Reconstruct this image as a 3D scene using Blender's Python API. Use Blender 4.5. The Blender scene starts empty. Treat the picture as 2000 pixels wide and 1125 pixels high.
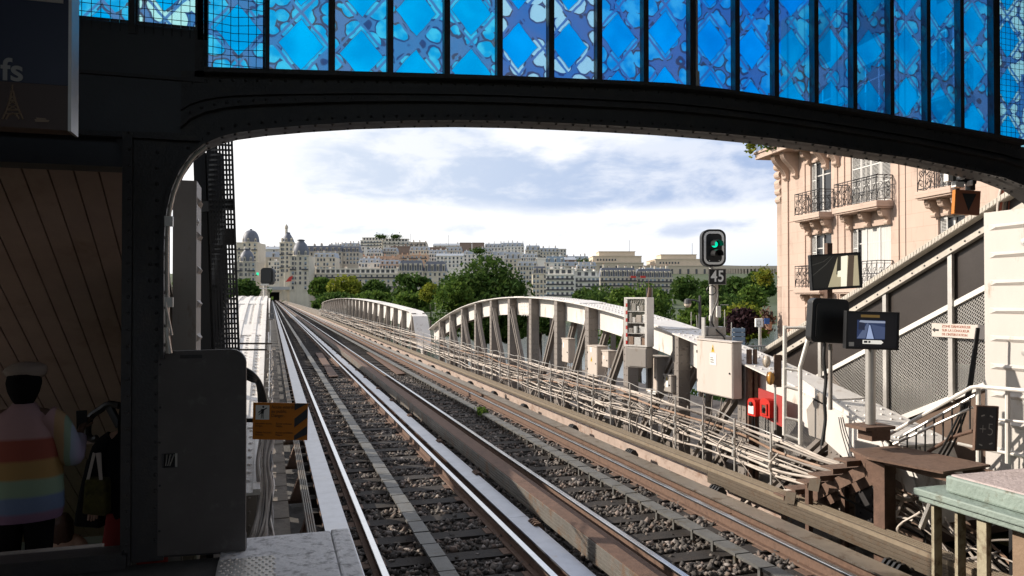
import bpy, math, random
import numpy as np
from mathutils import Vector, Matrix
random.seed(7)
rng = np.random.default_rng(7)
SC = bpy.context.scene
COL = SC.collection
EYE = Vector((0.0, 0.0, 2.6))
FPX = 1500.0
PSI = math.atan2(470, 1500)
PIT = math.atan2(17.5, 1500)
VF = Vector((math.sin(PSI) * math.cos(PIT), math.cos(PSI) * math.cos(PIT), math.sin(PIT)))
VR = Vector((math.cos(PSI), -math.sin(PSI), 0))
VU = VR.cross(VF)

def ray(u, v):
    return VF + VR * ((u - 1000) / FPX) + VU * ((562.5 - v) / FPX)

def P(u, v, X=None, Y=None, Z=None, d=None):
    """point of the place seen along a sight line, at a known plane or distance"""
    r = ray(u, v)
    if d is not None: k = d
    elif X is not None: k = X / r.x
    elif Y is not None: k = Y / r.y
    else: k = (Z - EYE.z) / r.z
    return EYE + r * k

def lerp(a, b, t): return a + (b - a) * t
def interp(x, xs, ys): return float(np.interp(x, xs, ys))

# ------------------------------------------------------------------ meshes
class MB:
    def __init__(s):
        s.v = []; s.f = []; s.m = []; s.mi = 0
    def add(s, vs, fs, mi=None):
        b = len(s.v)
        s.v.extend([tuple(p) for p in vs])
        for f in fs:
            s.f.append(tuple(i + b for i in f)); s.m.append(s.mi if mi is None else mi)
        return s
    def box(s, x0, x1, y0, y1, z0, z1, mi=None):
        vs = [(x0,y0,z0),(x1,y0,z0),(x1,y1,z0),(x0,y1,z0),(x0,y0,z1),(x1,y0,z1),(x1,y1,z1),(x0,y1,z1)]
        return s.add(vs, [(0,3,2,1),(4,5,6,7),(0,1,5,4),(1,2,6,5),(2,3,7,6),(3,0,4,7)], mi)
    def obox(s, c, ax, ay, az, mi=None):
        c, ax, ay, az = Vector(c), Vector(ax), Vector(ay), Vector(az)
        vs = [c - ax - ay - az, c + ax - ay - az, c + ax + ay - az, c - ax + ay - az,
              c - ax - ay + az, c + ax - ay + az, c + ax + ay + az, c - ax + ay + az]
        return s.add(vs, [(0,3,2,1),(4,5,6,7),(0,1,5,4),(1,2,6,5),(2,3,7,6),(3,0,4,7)], mi)
    def bar(s, p, q, w, h, up=(0,0,1), mi=None):
        p, q = Vector(p), Vector(q); d = q - p
        if d.length < 1e-6: return s
        n = d.normalized(); u = Vector(up)
        if abs(n.dot(u)) > .98: u = Vector((0,1,0)) if abs(n.y) < .9 else Vector((1,0,0))
        side = n.cross(u).normalized(); u2 = side.cross(n)
        return s.obox((p + q) / 2, side * (w / 2), d / 2, u2 * (h / 2), mi)
    def tube(s, pts, r, n=6, mi=None, rs=None):
        pts = [Vector(p) for p in pts]
        N = len(pts)
        if N < 2: return s
        prev = None; vs = []
        for i, p in enumerate(pts):
            t = (pts[min(i + 1, N - 1)] - pts[max(i - 1, 0)])
            t = t.normalized() if t.length > 1e-9 else Vector((0,0,1))
            if prev is None:
                a = Vector((0,0,1)) if abs(t.z) < .9 else Vector((1,0,0))
                prev = (a - t * a.dot(t)).normalized()
            else:
                q = prev - t * prev.dot(t)
                prev = q.normalized() if q.length > 1e-6 else prev
            b = t.cross(prev)
            rr = r if rs is None else rs[i]
            for k in range(n):
                an = 2 * math.pi * k / n
                vs.append(p + prev * (math.cos(an) * rr) + b * (math.sin(an) * rr))
        fs = []
        for i in range(N - 1):
            for k in range(n):
                fs.append((i*n + k, i*n + (k+1) % n, (i+1)*n + (k+1) % n, (i+1)*n + k))
        fs.append(tuple(range(n - 1, -1, -1))); fs.append(tuple(range((N-1)*n, N*n)))
        return s.add(vs, fs, mi)
    def prism(s, pts, vec, mi=None):
        pts = [Vector(p) for p in pts]; vec = Vector(vec); n = len(pts)
        vs = pts + [p + vec for p in pts]
        fs = [tuple(range(n - 1, -1, -1)), tuple(range(n, 2 * n))]
        fs += [(i, (i + 1) % n, n + (i + 1) % n, n + i) for i in range(n)]
        return s.add(vs, fs, mi)
    def slab(s, A, B, vec, mi=None):
        """closed ribbon between polylines A and B, thickened by vec"""
        vec = Vector(vec); n = len(A)
        A = [Vector(p) for p in A]; B = [Vector(p) for p in B]
        vs = A + B + [p + vec for p in A] + [p + vec for p in B]
        fs = []
        for i in range(n - 1):
            fs += [(i, i+1, n+i+1, n+i), (2*n+i, 3*n+i, 3*n+i+1, 2*n+i+1),
                   (i, 2*n+i, 2*n+i+1, i+1), (n+i, n+i+1, 3*n+i+1, 3*n+i)]
        fs += [(0, n, 3*n, 2*n), (n-1, 3*n-1, 4*n-1, 2*n-1)]
        return s.add(vs, fs, mi)
    def dome(s, c, nrm, r, mi=None, n=6):
        c = Vector(c); nn = Vector(nrm).normalized()
        a = Vector((0,0,1)) if abs(nn.z) < .9 else Vector((1,0,0))
        a = (a - nn * a.dot(nn)).normalized(); b = nn.cross(a)
        vs = []
        for rr, h in ((1, -.1), (.72, .5)):
            for k in range(n):
                an = 2 * math.pi * k / n
                vs.append(c + (a * math.cos(an) + b * math.sin(an)) * (r * rr) + nn * (h * r))
        vs.append(c + nn * (r * .72))
        fs = [(k, (k+1) % n, n + (k+1) % n, n + k) for k in range(n)] + [(n + k, n + (k+1) % n, 2*n) for k in range(n)]
        return s.add(vs, fs, mi)
    def lathe(s, c, prof, n=16, mi=None, axis='z'):
        c = Vector(c); vs = []
        for r, h in prof:
            for k in range(n):
                an = 2 * math.pi * k / n
                a, b = r * math.cos(an), r * math.sin(an)
                vs.append(c + (Vector((a, b, h)) if axis == 'z' else Vector((a, h, b)) if axis == 'y' else Vector((h, a, b))))
        m = len(prof)
        fs = [(i*n + k, i*n + (k+1) % n, (i+1)*n + (k+1) % n, (i+1)*n + k) for i in range(m - 1) for k in range(n)]
        fs += [tuple(range(n - 1, -1, -1)), tuple(range((m-1)*n, m*n))]
        return s.add(vs, fs, mi)
    def xf(s, M, start=0):
        s.v[start:] = [tuple(M @ Vector(p)) for p in s.v[start:]]
        return s
    def build(s, name, mats, parent=None, smooth=None, bevel=0.0, local=False):
        me = bpy.data.meshes.new(name)
        vs = s.v
        if parent is not None and not local:
            W = chain_matrix(parent)
            if W != Matrix.Identity(4):
                I = W.inverted(); vs = [tuple(I @ Vector(p)) for p in vs]
        me.from_pydata(vs, [], s.f)
        if not isinstance(mats, (list, tuple)): mats = [mats]
        for m in mats: me.materials.append(m)
        if len(mats) > 1: me.polygons.foreach_set('material_index', s.m)
        import bmesh
        bm = bmesh.new(); bm.from_mesh(me)
        bmesh.ops.recalc_face_normals(bm, faces=bm.faces[:])
        bm.to_mesh(me); bm.free()
        if smooth:
            me.shade_smooth(); me.set_sharp_from_angle(angle=math.radians(smooth))
        o = bpy.data.objects.new(name, me); COL.objects.link(o)
        if parent is not None: o.parent = parent
        if bevel:
            b = o.modifiers.new('edge', 'BEVEL'); b.width = bevel; b.segments = 2; b.limit_method = 'ANGLE'
        return o

def chain_matrix(o):
    M = Matrix.Identity(4)
    while o is not None:
        M = o.matrix_basis @ M; o = o.parent
    return M

def tag(o, label, cat, group=None, kind=None):
    if label: o['label'] = label
    if cat: o['category'] = cat
    if group: o['group'] = group
    if kind: o['kind'] = kind
    return o

def thing(name, label, cat, loc=(0,0,0), group=None, M=None):
    o = bpy.data.objects.new(name, None); COL.objects.link(o)
    o.empty_display_size = .2
    if M is not None: o.matrix_basis = M
    else: o.location = loc; o.matrix_basis = Matrix.Translation(Vector(loc))
    return tag(o, label, cat, group)

def structure(o): o['kind'] = 'structure'; return o

def copy_tree(o, parent=None):
    c = o.copy(); COL.objects.link(c); c.parent = parent
    for ch in [x for x in o.children]:
        copy_tree(ch, c)
    return c

def frame(origin, right, up):
    """matrix with local x = right, local y = away from viewer, z = up"""
    x = Vector(right).normalized(); z = Vector(up); z = (z - x * z.dot(x)).normalized(); y = z.cross(x)
    M = Matrix.Identity(4)
    for i, a in enumerate((x, y, z)):
        for j in range(3): M[j][i] = a[j]
    M.translation = Vector(origin)
    return M

def text(s, size, M, mat, parent, align='LEFT', name='lettering', depth=.0008, spacing=1.0, line=1.0, xs=1.0, bold=0.0):
    """flat lettering; local x runs along the words, z is up, -y faces the reader. M is in the parent's space"""
    cu = bpy.data.curves.new(name, 'FONT'); cu.body = s; cu.size = size; cu.extrude = depth
    cu.align_x = align; cu.align_y = 'CENTER'; cu.space_character = spacing; cu.space_line = line; cu.offset = bold
    tmp = bpy.data.objects.new(name, cu); COL.objects.link(tmp); bpy.context.view_layer.update()
    me = bpy.data.meshes.new_from_object(tmp.evaluated_get(bpy.context.evaluated_depsgraph_get())); bpy.data.objects.remove(tmp); bpy.data.curves.remove(cu)
    me.materials.clear(); me.materials.append(mat)
    o = bpy.data.objects.new(name, me); COL.objects.link(o); o.parent = parent
    o.matrix_basis = M @ Matrix.Rotation(math.pi / 2, 4, 'X') @ Matrix.Diagonal((xs, 1, 1, 1))
    return o

def catmull(pts, n=8):
    pts = [Vector(p) for p in pts]
    out = []
    for i in range(len(pts) - 1):
        p0 = pts[max(i-1, 0)]; p1 = pts[i]; p2 = pts[i+1]; p3 = pts[min(i+2, len(pts)-1)]
        for k in range(n):
            t = k / n
            out.append(.5 * ((2*p1) + (p2-p0)*t + (2*p0-5*p1+4*p2-p3)*t*t + (3*p1-p0-3*p2+p3)*t**3))
    out.append(pts[-1]); return out

# ------------------------------------------------------------------ materials
def M_(name, col, rough=.6, metal=0.0, var=.18, scale=2.5, bump=.0, bscale=30, dirt=None, dscale=3, damt=.5, streak=1.0, spec=.5):
    m = bpy.data.materials.new(name); m.use_nodes = True
    nt = m.node_tree; N = nt.nodes; L = nt.links
    b = N['Principled BSDF']; b.inputs['Roughness'].default_value = rough; b.inputs['Metallic'].default_value = metal
    b.inputs['Specular IOR Level'].default_value = spec
    tc = N.new('ShaderNodeTexCoord'); mp = N.new('ShaderNodeMapping'); L.new(tc.outputs['Object'], mp.inputs['Vector'])
    mp.inputs['Scale'].default_value = (1, 1, streak)
    n1 = N.new('ShaderNodeTexNoise'); n1.inputs['Scale'].default_value = scale; n1.inputs['Detail'].default_value = 6; n1.inputs['Roughness'].default_value = .65
    L.new(mp.outputs['Vector'], n1.inputs['Vector'])
    mr = N.new('ShaderNodeMapRange'); mr.inputs['From Min'].default_value = .25; mr.inputs['From Max'].default_value = .75
    mr.inputs['To Min'].default_value = 1 - var; mr.inputs['To Max'].default_value = 1 + var
    L.new(n1.outputs['Fac'], mr.inputs['Value'])
    mul = N.new('ShaderNodeVectorMath'); mul.operation = 'SCALE'; mul.inputs[0].default_value = col[:3]
    L.new(mr.outputs['Result'], mul.inputs['Scale'])
    out = mul.outputs['Vector']
    if dirt is not None:
        n2 = N.new('ShaderNodeTexNoise'); n2.inputs['Scale'].default_value = dscale; n2.inputs['Detail'].default_value = 8; n2.inputs['Roughness'].default_value = .7
        L.new(mp.outputs['Vector'], n2.inputs['Vector'])
        r2 = N.new('ShaderNodeMapRange'); r2.inputs['From Min'].default_value = .62 - damt * .3; r2.inputs['From Max'].default_value = .72 - damt * .15
        L.new(n2.outputs['Fac'], r2.inputs['Value'])
        mx = N.new('ShaderNodeMix'); mx.data_type = 'RGBA'; mx.inputs['B'].default_value = (*dirt[:3], 1)
        L.new(r2.outputs['Result'], mx.inputs['Factor']); L.new(out, mx.inputs['A']); out = mx.outputs['Result']
    L.new(out, b.inputs['Base Color'])
    if bump:
        nb = N.new('ShaderNodeTexNoise'); nb.inputs['Scale'].default_value = bscale; nb.inputs['Detail'].default_value = 5
        L.new(tc.outputs['Object'], nb.inputs['Vector'])
        bp = N.new('ShaderNodeBump'); bp.inputs['Strength'].default_value = bump; bp.inputs['Distance'].default_value = .02
        L.new(nb.outputs['Fac'], bp.inputs['Height']); L.new(bp.outputs['Normal'], b.inputs['Normal'])
    return m

def emit(name, col, strength):
    m = bpy.data.materials.new(name); m.use_nodes = True
    b = m.node_tree.nodes['Principled BSDF']; b.inputs['Base Color'].default_value = (*col, 1)
    b.inputs['Emission Color'].default_value = (*col, 1); b.inputs['Emission Strength'].default_value = strength
    return m

m_dark = M_('dark_paint', (.031,.029,.031), .5, 0, .3, 4, .15, 60, (.045,.038,.034), 6, .4)
m_darkflat = M_('charcoal_panel_paint', (.115,.104,.10), .5, 0, .16, 3, .05, 200, (.16,.15,.145), 9, .18)
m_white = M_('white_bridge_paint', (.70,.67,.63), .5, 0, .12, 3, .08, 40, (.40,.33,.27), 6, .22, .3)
m_truss = M_('shaded_bridge_paint', (.22,.195,.175), .55, 0, .15, 3, .08, 40, (.16,.125,.10), 5, .25, .3)  # bridge paint darkened to carry the shade of posts and bracing
m_steel = M_('polished_steel', (.62,.64,.68), .22, 1.0, .1, 8)
m_roll = M_('worn_rollway_steel', (.36,.375,.42), .38, 1.0, .14, 6, .03, 80, (.34,.31,.29), 3, .12)
m_rollwarm = M_('worn_brown_rollway_steel', (.46,.42,.37), .38, .9, .15, 6, .04, 80, (.2,.13,.08), 4, .25)
m_rust = M_('rust', (.145,.088,.062), .8, 0, .25, 22, .2, 90, (.08,.045,.032), 14, .3)
m_rustor = M_('orange_rust', (.125,.072,.05), .8, 0, .3, 12, .25, 60, (.10,.058,.04), 7, .4)
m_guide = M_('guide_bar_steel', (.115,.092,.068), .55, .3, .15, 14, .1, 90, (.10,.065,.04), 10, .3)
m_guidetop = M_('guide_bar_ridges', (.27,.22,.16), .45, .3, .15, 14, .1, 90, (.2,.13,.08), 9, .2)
m_guidegrey = M_('weathered_guide_steel', (.15,.14,.125), .55, .3, .25, 6, .1, 60, (.16,.09,.05), 4, .4)
m_sleeper = M_('tarred_timber', (.022,.018,.016), .85, 0, .4, 5, .4, 40, (.04,.03,.024), 7, .3)
m_ballast = M_('ballast_bed', (.045,.036,.03), .95, 0, .6, 25, .9, 30)
m_stone = M_('ballast_stone', (.12,.095,.08), .9, 0, .5, 9, .2, 60)
m_conc = M_('stained_concrete', (.20,.175,.15), .85, 0, .25, 3, .3, 25, (.08,.065,.055), 2, .4)
m_concdark = M_('sooty_concrete', (.10,.095,.09), .85, 0, .25, 3, .3, 25, (.05,.045,.04), 2, .4)
m_slat = M_('grey_centre_bar', (.13,.13,.125), .6, .2, .25, 7, .15, 50, (.09,.075,.05), 5, .3)
m_black = M_('black_plastic', (.012,.012,.013), .45, 0, .1)
m_cableb = M_('black_cable_sheath', (.02,.02,.02), .5, 0, .1)
m_cablew = M_('dusty_cable_sheath', (.50,.44,.385), .6, 0, .25, 8)
m_cableg = M_('grey_cable_sheath', (.24,.21,.185), .6, 0, .25, 8)
m_cabler = M_('red_cable_sheath', (.42,.12,.07), .6, 0, .2, 8)
m_cableo = M_('brown_cable_sheath', (.33,.215,.15), .6, 0, .25, 8)
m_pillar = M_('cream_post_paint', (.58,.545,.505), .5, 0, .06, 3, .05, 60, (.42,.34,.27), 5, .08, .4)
m_beige = M_('beige_cabinet_paint', (.54,.47,.41), .5, 0, .08, 3, .04, 100, (.4,.33,.25), 4, .15, .4)
m_bigwhite = M_('pale_cabinet_paint', (.58,.52,.47), .5, 0, .07, 2, .03, 120, (.46,.38,.31), 5, .14, .3)
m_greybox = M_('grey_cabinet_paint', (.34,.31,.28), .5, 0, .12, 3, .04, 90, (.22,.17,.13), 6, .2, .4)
m_chip = M_('chipped_white_paint', (.80,.79,.79), .7, 0, .12, 5, .45, 28, (.26,.25,.25), 11, .42)
m_pinkchip = M_('crazed_pinkish_paint', (.50,.42,.41), .75, 0, .14, 5, .5, 26, (.36,.29,.27), 13, .3)
m_mint = M_('mint_paint', (.26,.325,.29), .6, 0, .12, 4, .5, 24, (.16,.17,.13), 8, .2)
m_galv = M_('galvanised_steel', (.55,.53,.50), .42, .6, .12, 9)
m_whiterail = M_('white_enamel', (.74,.71,.66), .45, 0, .08, 5)
m_red = M_('fire_red_paint', (.55,.03,.02), .4, 0, .1)
m_reddk = M_('dull_red_paint', (.36,.035,.03), .6, 0, .15)
m_yellow = M_('hazard_yellow', (.62,.42,.03), .5, 0, .08)
m_paper = M_('white_label', (.78,.77,.74), .6, 0, .03)
m_ink = M_('black_ink', (.015,.015,.015), .6, 0, .02)
m_orange = M_('orange_sign_paint', (.52,.17,.012), .5, 0, .06)
m_orangedk = M_('brown_orange_sign_paint', (.34,.12,.06), .55, 0, .1)
m_pink = M_('concrete_kerb_pink', (.42,.33,.28), .85, 0, .2, 6, .3, 30, (.23,.14,.10), 5, .3)

# ------------------------------------------------------------------ camera, light, sky
cam = bpy.data.cameras.new('camera'); camo = bpy.data.objects.new('camera', cam); COL.objects.link(camo)
cam.lens = 27.0; cam.sensor_width = 36.0; cam.clip_start = .05; cam.clip_end = 6000
camo.location = EYE; camo.rotation_euler = (math.pi / 2 + PIT, 0, -PSI); SC.camera = camo
SUN_AZ = math.radians(-63); SUN_EL = math.radians(27)     # azimuth from +Y towards +X
sd = Vector((math.sin(SUN_AZ) * math.cos(SUN_EL), math.cos(SUN_AZ) * math.cos(SUN_EL), math.sin(SUN_EL)))
sun = bpy.data.lights.new('sun', 'SUN'); suno = bpy.data.objects.new('sun', sun); COL.objects.link(suno)
sun.energy = 4.2; sun.angle = math.radians(.6); sun.color = (1.0, .90, .78)
suno.rotation_euler = sd.to_track_quat('Z', 'Y').to_euler(); suno.location = sd * 50 + Vector((0, 0, 20))

W = bpy.data.worlds.new('World'); SC.world = W; W.use_nodes = True
nt = W.node_tree; N = nt.nodes; L = nt.links
def node(t, **k):
    n = N.new(t)
    for a, b in k.items(): setattr(n, a, b)
    return n
def math_(op, a, b=None, c=None, clamp=False):
    n = node('ShaderNodeMath', operation=op); n.use_clamp = clamp
    for i, x in enumerate((a, b, c)):
        if x is None: continue
        if isinstance(x, (int, float)): n.inputs[i].default_value = x
        else: L.new(x, n.inputs[i])
    return n.outputs[0]
def mrange(x, a, b, c=0, d=1, smooth=True):
    n = node('ShaderNodeMapRange'); n.interpolation_type = 'SMOOTHSTEP' if smooth else 'LINEAR'
    for k, val in (('From Min', a), ('From Max', b), ('To Min', c), ('To Max', d)): n.inputs[k].default_value = val
    L.new(x, n.inputs['Value']); return n.outputs['Result']
def mixc(f, a, b):
    n = node('ShaderNodeMix', data_type='RGBA')
    for k, x in (('Factor', f), ('A', a), ('B', b)):
        if isinstance(x, (int, float)): n.inputs[k].default_value = x
        elif isinstance(x, tuple): n.inputs[k].default_value = (*x, 1)
        else: L.new(x, n.inputs[k])
    return n.outputs['Result']
bg = N['Background']; bg.inputs['Strength'].default_value = .1
sky = node('ShaderNodeTexSky', sky_type='NISHITA'); sky.sun_disc = False; sky.sun_elevation = SUN_EL; sky.sun_rotation = SUN_AZ
sky.altitude = 60; sky.air_density = 1.0; sky.dust_density = 1.5; sky.ozone_density = 1.2
tc = node('ShaderNodeTexCoord'); sx = node('ShaderNodeSeparateXYZ'); L.new(tc.outputs['Generated'], sx.inputs[0])
az = math_('ARCTAN2', sx.outputs['X'], sx.outputs['Y'])            # 0 along the tracks, + to the right
el = math_('ARCSINE', sx.outputs['Z'])
cv = node('ShaderNodeCombineXYZ'); L.new(math_('MULTIPLY', az, 1.0), cv.inputs['X']); L.new(math_('MULTIPLY', el, 2.6), cv.inputs['Y'])
def noise(scale, detail=8, rough=.55, off=(0,0,0), dist=0.0):
    mp = node('ShaderNodeMapping'); mp.inputs['Location'].default_value = off; L.new(cv.outputs[0], mp.inputs['Vector'])
    n = node('ShaderNodeTexNoise'); n.inputs['Scale'].default_value = scale; n.inputs['Detail'].default_value = detail
    n.inputs['Roughness'].default_value = rough; n.inputs['Distortion'].default_value = dist
    L.new(mp.outputs[0], n.inputs['Vector']); return n.outputs['Fac']
big = noise(4.2, 9, .58, (3.1, 1.7, 0), .25)
fine = noise(9.0, 10, .6, (7.3, 4.1, 0), .3)
soft = noise(2.2, 4, .5, (1.2, 9.3, 0))
DEG = math.pi / 180
# the long grey cloud bank: flat base near 6.6 degrees, billowing top near 12
base = math_('ADD', el, math_('MULTIPLY', math_('SUBTRACT', fine, .5), .022))
base = math_('ADD', base, math_('MULTIPLY', math_('SUBTRACT', soft, .5), .05))
top = math_('ADD', el, math_('MULTIPLY', math_('SUBTRACT', big, .5), .22))
bank = math_('MULTIPLY', mrange(base, 6.2 * DEG, 7.6 * DEG), mrange(top, 13.2 * DEG, 10.6 * DEG))
lft = mrange(az, -4.5 * DEG, 4 * DEG)
bank = math_('MULTIPLY', bank, mrange(math_('ADD', az, math_('MULTIPLY', math_('SUBTRACT', soft, .5), .12)), -3.0 * DEG, 3.5 * DEG))
low = math_('MULTIPLY', mrange(base, 4.3 * DEG, 5.0 * DEG), mrange(base, 6.0 * DEG, 5.2 * DEG))
low = math_('MULTIPLY', low, mrange(big, .44, .56))
body = mrange(math_('ADD', fine, math_('MULTIPLY', big, .8)), .72, .98)
shade = math_('MULTIPLY', bank, math_('ADD', .42, math_('MULTIPLY', body, .58)), clamp=True)
shade = math_('MAXIMUM', shade, math_('MULTIPLY', low, .62))
shade = math_('MULTIPLY', shade, mrange(az, -2 * DEG, 30 * DEG, .78, 1.0))
cloudlit = mixc(mrange(az, -10 * DEG, 55 * DEG), (8.6, 8.5, 8.4), (7.0, 7.2, 7.7))
cloudgrey = mixc(mrange(az, 0, 45 * DEG), (4.2, 5.0, 6.3), (3.0, 3.85, 5.7))
clouds = mixc(shade, cloudlit, cloudgrey)
# clear blue between the clouds, higher up and to the right
blue = mixc(mrange(el, 8 * DEG, 30 * DEG), (4.0, 5.6, 7.4), (2.2, 3.9, 7.4))
gap = math_('MULTIPLY', mrange(big, .55, .42), mrange(el, 10.5 * DEG, 15 * DEG))
gap = math_('MULTIPLY', gap, mrange(az, 14 * DEG, 32 * DEG, .0, 1.0))
gap2 = math_('MULTIPLY', mrange(el, 11.5 * DEG, 15.5 * DEG), mrange(az, 14 * DEG, 36 * DEG, 0, 1.0))
gap = math_('MAXIMUM', gap, math_('MULTIPLY', gap2, mrange(fine, .75, .5, .7, 1.0)))
lowblue = math_('MULTIPLY', mrange(el, 5.0 * DEG, 1.0 * DEG, 0, .75), mrange(az, 22 * DEG, 40 * DEG))
col = mixc(gap, clouds, blue)
col = mixc(lowblue, col, (5.0, 5.9, 7.1))
# overhead and behind: the physical sky with scattered cloud
over = mixc(mrange(soft, .42, .6, .15, .8), sky.outputs['Color'], (9.0, 9.0, 9.2))
col = mixc(mrange(el, 24 * DEG, 42 * DEG), col, over)
front = mrange(sx.outputs['Y'], -.25, .15)
col = mixc(front, over, col)
col = mixc(mrange(el, -1 * DEG, 0.0), (1.6, 1.6, 1.5), col)
L.new(col, bg.inputs['Color'])

SC.view_settings.view_transform = 'Standard'; SC.view_settings.look = 'None'
SC.view_settings.exposure = .5; SC.view_settings.gamma = 1; SC.view_settings.use_curve_mapping = False
SC.cycles.max_bounces = 6; SC.cycles.diffuse_bounces = 3; SC.cycles.glossy_bounces = 3; SC.cycles.transparent_max_bounces = 12
SC.cycles.transmission_bounces = 4; SC.cycles.caustics_reflective = False; SC.cycles.caustics_refractive = False
SC.cycles.use_denoising = True; SC.cycles.sample_clamp_indirect = 6
# ------------------------------------------------------------------ ground, water, viaduct deck
def terrain_z(d): return interp(d, [0, 345, 352, 600, 640, 900, 1500, 4000], [-7.5, -7.5, -6.0, -4.0, 10.0, 30.0, 42.0, 42.0])
xs = np.concatenate([np.linspace(-4000, -900, 6), np.linspace(-800, 1400, 45), np.linspace(1500, 4500, 6)])
ys = np.concatenate([np.linspace(-400, 300, 8), np.linspace(330, 1000, 60), np.linspace(1100, 4500, 8)])
g = MB()
for y in ys:
    for x in xs:
        d = x * VF.x + y * VF.y if y > 0 else 0
        g.v.append((x, y, terrain_z(max(d, 0)) - (3.0 if 70 < d < 345 else 0)))
nx = len(xs)
for j in range(len(ys) - 1):
    for i in range(nx - 1):
        g.f.append((j*nx+i, j*nx+i+1, (j+1)*nx+i+1, (j+1)*nx+i)); g.m.append(0)
m_ground = M_('earth_and_grass', (.055,.075,.03), .95, 0, .4, .08)
structure(g.build('ground', m_ground, smooth=60))
w = MB(); c0 = VF * 72; a = VR * 1500
w.add([c0 - a - Vector((0,0,0)), c0 + a, VF * 343 + a, VF * 343 - a], [(0,1,2,3)])
w.v = [(x, y, -8.6) for x, y, z in w.v]
m_water = M_('river_water', (.045,.06,.05), .12, 0, .2, .05, .3, .6)
structure(w.build('water', m_water))
# quay street below the viaduct on the near bank
st = MB(); st.box(7.6, 60, 14, 44, -7.5, -7.38)
m_asph = M_('asphalt', (.05,.05,.05), .9, 0, .2, 2, .2, 40)
structure(st.build('road', m_asph))

deck = MB()
deck.box(-.3, 6.45, 2.0, 620, -1.2, -.33)
deck.box(6.10, 6.20, 8.2, 300, -.33, -.02, 1)
structure(deck.build('viaduct_deck', [m_concdark, m_pink]))
bl = MB(); bl.box(.62, 5.85, 2.0, 610, -.33, -.185)
structure(bl.build('ballast_bed', m_ballast))

# loose stones near the platform, grouped between the sleepers
SL0, SLD = 3.55, .74
def stones():
    n = 46000
    y = 3.2 + 25 * rng.random(n) ** 1.6
    x = .66 + rng.random(n) * 5.1
    ph = ((y - SL0) / SLD) % 1.0
    keep = (ph > .24) & (ph < .76) | (rng.random(n) < .05)
    x, y = x[keep], y[keep]; n = len(x)
    s = .021 + .027 * rng.random(n)
    base = np.array([[1,0,0],[-1,0,0],[0,1,0],[0,-1,0],[0,0,.8],[0,0,-.8]], float)
    V = base[None] * s[:, None, None] * (.6 + .8 * rng.random((n, 6, 3)))
    V += rng.normal(0, .008, (n, 6, 3))
    th = rng.random(n) * 6.28; ti = rng.random(n) * 3
    c, si = np.cos(th), np.sin(th)
    X = V[:,:,0]*c[:,None] - V[:,:,1]*si[:,None]; Y = V[:,:,0]*si[:,None] + V[:,:,1]*c[:,None]; Z = V[:,:,2]
    c, si = np.cos(ti), np.sin(ti)
    Y2 = Y*c[:,None] - Z*si[:,None]; Z2 = Y*si[:,None] + Z*c[:,None]
    zz = -.19 + .04 * rng.random(n)
    V = np.stack([X + x[:,None], Y2 + y[:,None], Z2 + zz[:,None]], -1).reshape(-1, 3)
    T = np.array([[0,2,4],[2,1,4],[1,3,4],[3,0,4],[2,0,5],[1,2,5],[3,1,5],[0,3,5]])
    Fc = (T[None] + (np.arange(n) * 6)[:, None, None]).reshape(-1, 3)
    return V, Fc
def npmesh(name, V, F, mat, parent=None, k=3, mats=None, mi=None):
    me = bpy.data.meshes.new(name)
    me.vertices.add(len(V)); me.vertices.foreach_set('co', np.asarray(V, np.float32).ravel())
    me.loops.add(F.size); me.loops.foreach_set('vertex_index', F.astype(np.int32).ravel())
    me.polygons.add(len(F)); me.polygons.foreach_set('loop_start', np.arange(0, F.size, k, dtype=np.int32))
    for m in (mats or [mat]): me.materials.append(m)
    if mi is not None: me.polygons.foreach_set('material_index', mi.astype(np.int32))
    me.update(calc_edges=True); me.validate()
    o = bpy.data.objects.new(name, me); COL.objects.link(o)
    if parent is not None: o.parent = parent
    return o
def varied_stone():
    m = bpy.data.materials.new('ballast_stone_mix'); m.use_nodes = True
    n = m.node_tree; b = n.nodes['Principled BSDF']; b.inputs['Roughness'].default_value = .9
    ge = n.nodes.new('ShaderNodeNewGeometry'); r = n.nodes.new('ShaderNodeValToRGB')
    e = r.color_ramp.elements; e[0].color = (.04,.036,.034,1); e[1].color = (.30,.27,.25,1)
    for p, c in ((.35,(.09,.08,.073,1)),(.7,(.165,.145,.13,1)),(.85,(.19,.14,.115,1))):
        q = e.new(p); q.color = c
    n.links.new(ge.outputs['Random Per Island'], r.inputs[0]); n.links.new(r.outputs[0], b.inputs['Base Color'])
    return m
V, Fc = stones()
tag(npmesh('ballast_gravel', V, Fc, varied_stone()), 'loose brown ballast stones lying between the dark sleepers', 'gravel', kind='stuff')

# ------------------------------------------------------------------ rails, roll-ways, guide bars
YN, YF = 3.0, 600.0
def rail(x, label):
    r = MB()
    r.box(x-.034, x+.034, YN, YF, -.028, 0, 0)
    r.box(x-.011, x+.011, YN, YF, -.128, -.028, 1)
    r.box(x-.065, x+.065, YN, YF, -.152, -.128, 1)
    tag(r.build('running_rail', [m_steel, m_rust], bevel=.006), label, 'rail', 'running rails of the two tracks')
rail(1.03, 'bright running rail beside the left platform end, leftmost of the four')
rail(2.53, 'bright running rail of the shaded track, nearest the broad silver roll-way in mid picture')
rail(3.70, 'bright running rail right of the rusty channel between the tracks')
rail(5.20, 'running rail on the far right track, beside the brown roll-way')

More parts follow.
